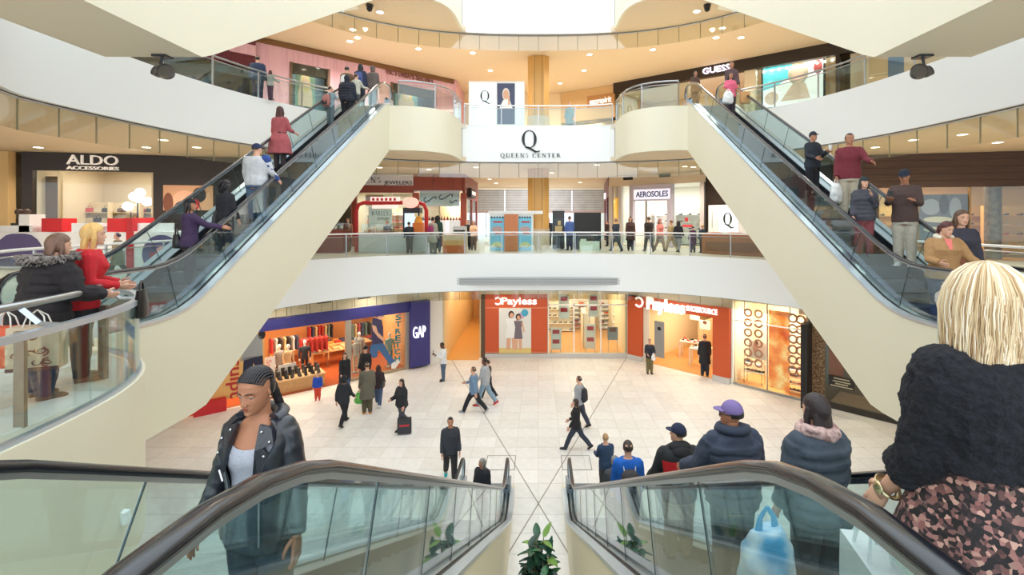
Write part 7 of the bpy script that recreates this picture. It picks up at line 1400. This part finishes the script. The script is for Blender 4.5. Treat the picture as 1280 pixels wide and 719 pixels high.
r = thing('paper_cup', 'white paper cup held by the person in black jacket', 'cup', p['hand'][-1] + Vector((0, -.04, -.02)), 0); b = MB(); b.lathe([(.03, 0), (.042, .12)], 14); b.build('cup', WHITE, r, smooth=60); b = MB(); b.lathe([(.044, .12), (.044, .135), (.03, .14)], 14); b.build('lid', mat((236, 232, 226), .4), r)
def stripe(g):
    b = MB(); hp, kn, an, q = g['J'][-1]; b.tube([Vector((p.x - .048, p.y, p.z)) for p in (hp + Vector((-.008, 0, 0)), hp.lerp(kn, .5), kn + Vector((.006, 0, 0)), kn.lerp(an, .6) + Vector((.012, 0, 0)))], .012, 6); b.xf(g['K']); b.build('side_stripe', cloth((206, 60, 110)), g['root'], smooth=60, label='pink stripe')
p = P_('maroon', 'man in maroon jacket and beige trousers on the right escalator', rider(1062, 161, 1.82, 1, 0), 150, lod=1, top=('jacket', (122, 46, 58)), bottom=('trousers', (196, 186, 166)), hair=('short', (44, 36, 32)), skin='m', yaw=15, build=1.02, arms=((40, 18, 30, 0), (5, 8, 12, 4)))
plastic_bag('white plastic bag carried by the man in maroon jacket', p['hand'][1] + Vector((0, 0, .05)), R(20), .34, .48, hl=.1)
P_('beanie', 'woman in grey puffer coat and dark green knitted hat touching her face', rider(1080, 222, 1.6, 1, 0), 150, lod=1, sex='f', top=('puffer', (74, 74, 84)), bottom=('trousers', (146, 76, 84)), hair=('bob', (40, 34, 34)), hat=('beanie', (38, 54, 58)), yaw=25, arms=((25, 8, 125, 25), (5, 8, 25, 4)))
p = P_('brownman', 'man in brown jacket and dark cap looking at a phone on the right escalator', rider(1131, 212, 1.78, 1, 0), 135, lod=1, skin='t', top=('jacket', (84, 66, 62)), bottom=('trousers', (196, 190, 176)), shoes=(210, 206, 200), hair=('short', (40, 34, 32)), hat=('cap', (36, 44, 62)), pitch=18, arms=((25, 10, 75, 20), (30, 10, 70, 25)))
small_phone('phone held by the man in brown jacket on the right escalator', p, 1)
def hoodtan(g):
    b = MB(); tp = g['tp']; b.tube([tp((.06*cos(a), -.01 + .055*sin(a), .842 + .012*(1 - sin(a)))) for a in [R(-235 + 290*k/16) for k in range(17)]], .022, 8); b.ell(tp((0, -.06, .82)), (.07, .035, .04), 12, 8); b.xf(g['K']); b.build('hood', cloth((232, 222, 206)), g['root'], smooth=180, label='white fleece hood lining')
    b = MB(); f = lambda x, z: tp((x, interp(FEM, z)[2] + interp(FEM, z)[1]*g['bw'] + .022, z)); b.add([f(-.03, .835), f(.03, .835), f(.012, .74), f(-.012, .74)], [(0, 1, 2, 3)]); b.xf(g['K']); b.build('undershirt', cloth((236, 130, 124)), g['root'], label='pink shirt at the neck')
P_('tanhoodie', 'woman in tan hooded jacket at the foot of the right escalator', (Vector((6.58, 7.72, 0)), EYE - (277 - HY)*7.72/F), 165, lod=2, sex='f', top=('jacket', (176, 136, 92)), bottom=('trousers', (60, 72, 100)), hair=('pony', (90, 46, 46)), pitch=18, yaw=20, trim=hoodtan, build=1.22, arms=((25, 22, 35, 4), (20, 12, 60, 20)))
P_('brunette', 'woman with long brown hair beside the woman in tan jacket', (Vector((7.1, 8.0, 0)), EYE - (263 - HY)*8.0/F), 160, lod=2, sex='f', skin='l', top=('jacket', (58, 58, 72)), bottom=('trousers', (50, 52, 60)), hair=('long', (92, 66, 50)), hairL=.45, yaw=10, pitch=5)
r = thing('long_bag', 'rust brown leather bag hanging on the brunette', 'bag', PEOPLE['brunette']['W']((.05, .1, .45)), R(160)); b = MB(); b.box(-.13, .13, -.05, .05, -.1, .35); b.build('body', mat((168, 96, 60), .5), r); b = MB(); b.tube([(-.1, 0, .33), (-.06, -.02, .55), (.06, -.02, .55), (.1, 0, .33)], .012, 6); b.build('strap', mat((120, 70, 46), .5), r)
P_('hoodkid', 'child in navy hood standing near the foot of the right escalator', (Vector((8.1, 8.9, 0)), EYE - (290 - HY)*8.9/F), 190, lod=1, name='child', top=('jacket', (50, 58, 88)), bottom=('trousers', (54, 66, 100)), hair=None, hat=('hood', (40, 46, 66)), skin='m')
P_('railman', 'person in navy coat at the railing right of the hooded child', at_depth(1243, 300, 9.6, 0), 200, top=('jacket', (56, 66, 100)), bottom=('trousers', (50, 56, 80)), hair=('short', (50, 40, 36))) if False else None
# ---------------- middle gallery, far
far = dict(lod=0)
for key, x, yh, Y, rz, sex, top, bot, hair, lab, kw in (
    ('g1', 770, 272, 25.0, 30, 'f', ('coat', (50, 60, 74)), (56, 60, 74), ('short', (120, 96, 80)), 'person in dark blue coat walking before the red storefront', walk),
    ('g2', 788, 271, 25.6, 170, 'f', ('coat', (72, 48, 46)), (60, 56, 60), ('long', (50, 36, 34)), 'woman in dark plum coat before the pale shop left window', stand),
    ('g3', 811, 268, 25.0, 10, 'm', ('jacket', (56, 48, 46)), (60, 60, 70), ('short', (60, 44, 36)), 'tall person in dark jacket before the pale shop doorway', walk),
    ('g4', 825, 273, 26.0, 200, 'f', ('sweater', (216, 130, 124)), (150, 130, 120), ('long', (150, 60, 56)), 'red haired woman in pink top before the pale shop doorway', walk),
    ('g5', 839, 274, 24.8, 40, 'm', ('jacket', (190, 168, 126)), (180, 160, 130), ('short', (120, 90, 60)), 'person in beige jacket before the pale shop right frame', walk),
    ('g6', 848, 275, 24.6, -30, 'f', ('jacket', (44, 44, 54)), (150, 150, 156), ('long', (40, 32, 34)), 'person in black jacket beside the beige jacket', walk),
    ('g7', 866, 285, 24.2, 0, 'f', ('coat', (90, 66, 96)), (70, 60, 80), ('short', (70, 56, 60)), 'short person in purple coat at the middle railing', stand),
    ('g8', 878, 281, 24.0, 20, 'm', ('jacket', (60, 84, 100)), (50, 56, 70), ('short', (206, 170, 110)), 'blond person in teal jacket beside the purple coat', stand),
    ('g9', 435, 273, 25.2, 190, 'f', ('sweater', (128, 96, 80)), (70, 60, 60), ('long', (60, 40, 34)), 'woman in brown sweater at the red brown jewellery kiosk', stand),
    ('g10', 484, 276, 25.8, 180, 'f', ('shirt', (60, 60, 70)), (50, 50, 60), ('bun', (30, 26, 28)), 'seller with black hair bun behind the snack stand counter', stand),
    ('g11', 512, 277, 23.6, 30, 'm', ('jacket', (46, 50, 58)), (50, 52, 60), ('short', (34, 30, 30)), 'person in black jacket bending at the snack stand', dict(lean=12)),
    ('g12', 541, 272, 23.4, -20, 'm', ('coat', (176, 168, 152)), (120, 120, 116), ('short', (40, 34, 32)), 'man in black brimmed hat and beige coat at the railing', dict(hat=('fedora', (30, 28, 30)))),
    ('g13', 547, 266, 24.2, 10, 'f', ('jacket', (40, 70, 60)), (50, 50, 60), ('curly', (36, 28, 28)), 'person with curly black hair behind the man in brimmed hat', stand),
    ('g14', 585, 275, 26.4, 170, 'm', ('jacket', (40, 36, 40)), (40, 40, 46), ('short', (40, 32, 30)), 'person in black beside the woman in peach top', stand),
    ('g15', 592, 276, 26.0, 190, 'f', ('sweater', (240, 196, 160)), (120, 100, 90), ('long', (130, 84, 50)), 'woman in peach top before the bright hall doors', dict(arms=phone)),
    ('g16', 712, 270, 25.9, 20, 'm', ('jacket', (70, 96, 160)), (56, 60, 80), ('short', (40, 34, 34)), 'person in blue jacket between vending machine and black screen', stand),
    ('g17', 686, 273, 30, 170, 'm', ('jacket', (40, 46, 60)), (44, 46, 60), ('short', (40, 34, 34)), 'distant person in dark clothes just right of the column', stand),
    ('g18', 759, 275, 29.5, 90, 'm', ('jacket', (60, 44, 44)), (50, 46, 50), ('short', (36, 30, 30)), 'person standing before the yellow panel of the red storefront', stand)):
    pl_ = at_depth(x, yh, Y, 0); pl_ = (pl_[0], min(1.86, max(1.35, pl_[1]))); P_(key, lab, pl_, rz, sex=sex, top=top, bottom=('trousers', bot), hair=hair, lod=0, **kw)
backpack('magenta backpack on the beige coat at the railing', PEOPLE['g12'], (170, 60, 110), h=.4)
p = P_('u1', 'person in navy jacket behind the upper left railing before the pink shop', at_depth(322, 70, 18.3, L2), 10, top=('jacket', (52, 64, 92)), bottom=('trousers', (50, 60, 84)), hair=('short', (36, 30, 32)), lod=0, build=1.15)
p = P_('u2', 'child with brown hair and grey jacket behind the upper left railing', at_depth(338, 88, 17.9, L2), -20, name='child', sex='f', top=('jacket', (150, 156, 146)), bottom=('trousers', (84, 60, 74)), hair=('bob', (84, 40, 40)), lod=0, arms=((5, 8, 20, 4), (40, 10, 40, 0)))
plastic_bag('pale pink bag held by the child behind the upper left railing', p['hand'][-1] + Vector((0, 0, .1)), 0, .26, .36, (226, 196, 204), .08)
P_('u3', 'person in grey blue coat behind the white topped upper railing', at_depth(712, 128, 25.2, L2), 160, top=('coat', (140, 166, 174)), bottom=('trousers', (110, 120, 130)), hair=('short', (90, 60, 50)), lod=0)
P_('u4', 'person in pale clothes at the left end of the white topped upper railing', at_depth(573, 133, 23.9, L2), 150, sex='f', top=('jacket', (206, 206, 208)), bottom=('trousers', (150, 150, 160)), hair=('bob', (200, 190, 186)), lod=0)
bpy.data.scenes.remove(TMP)
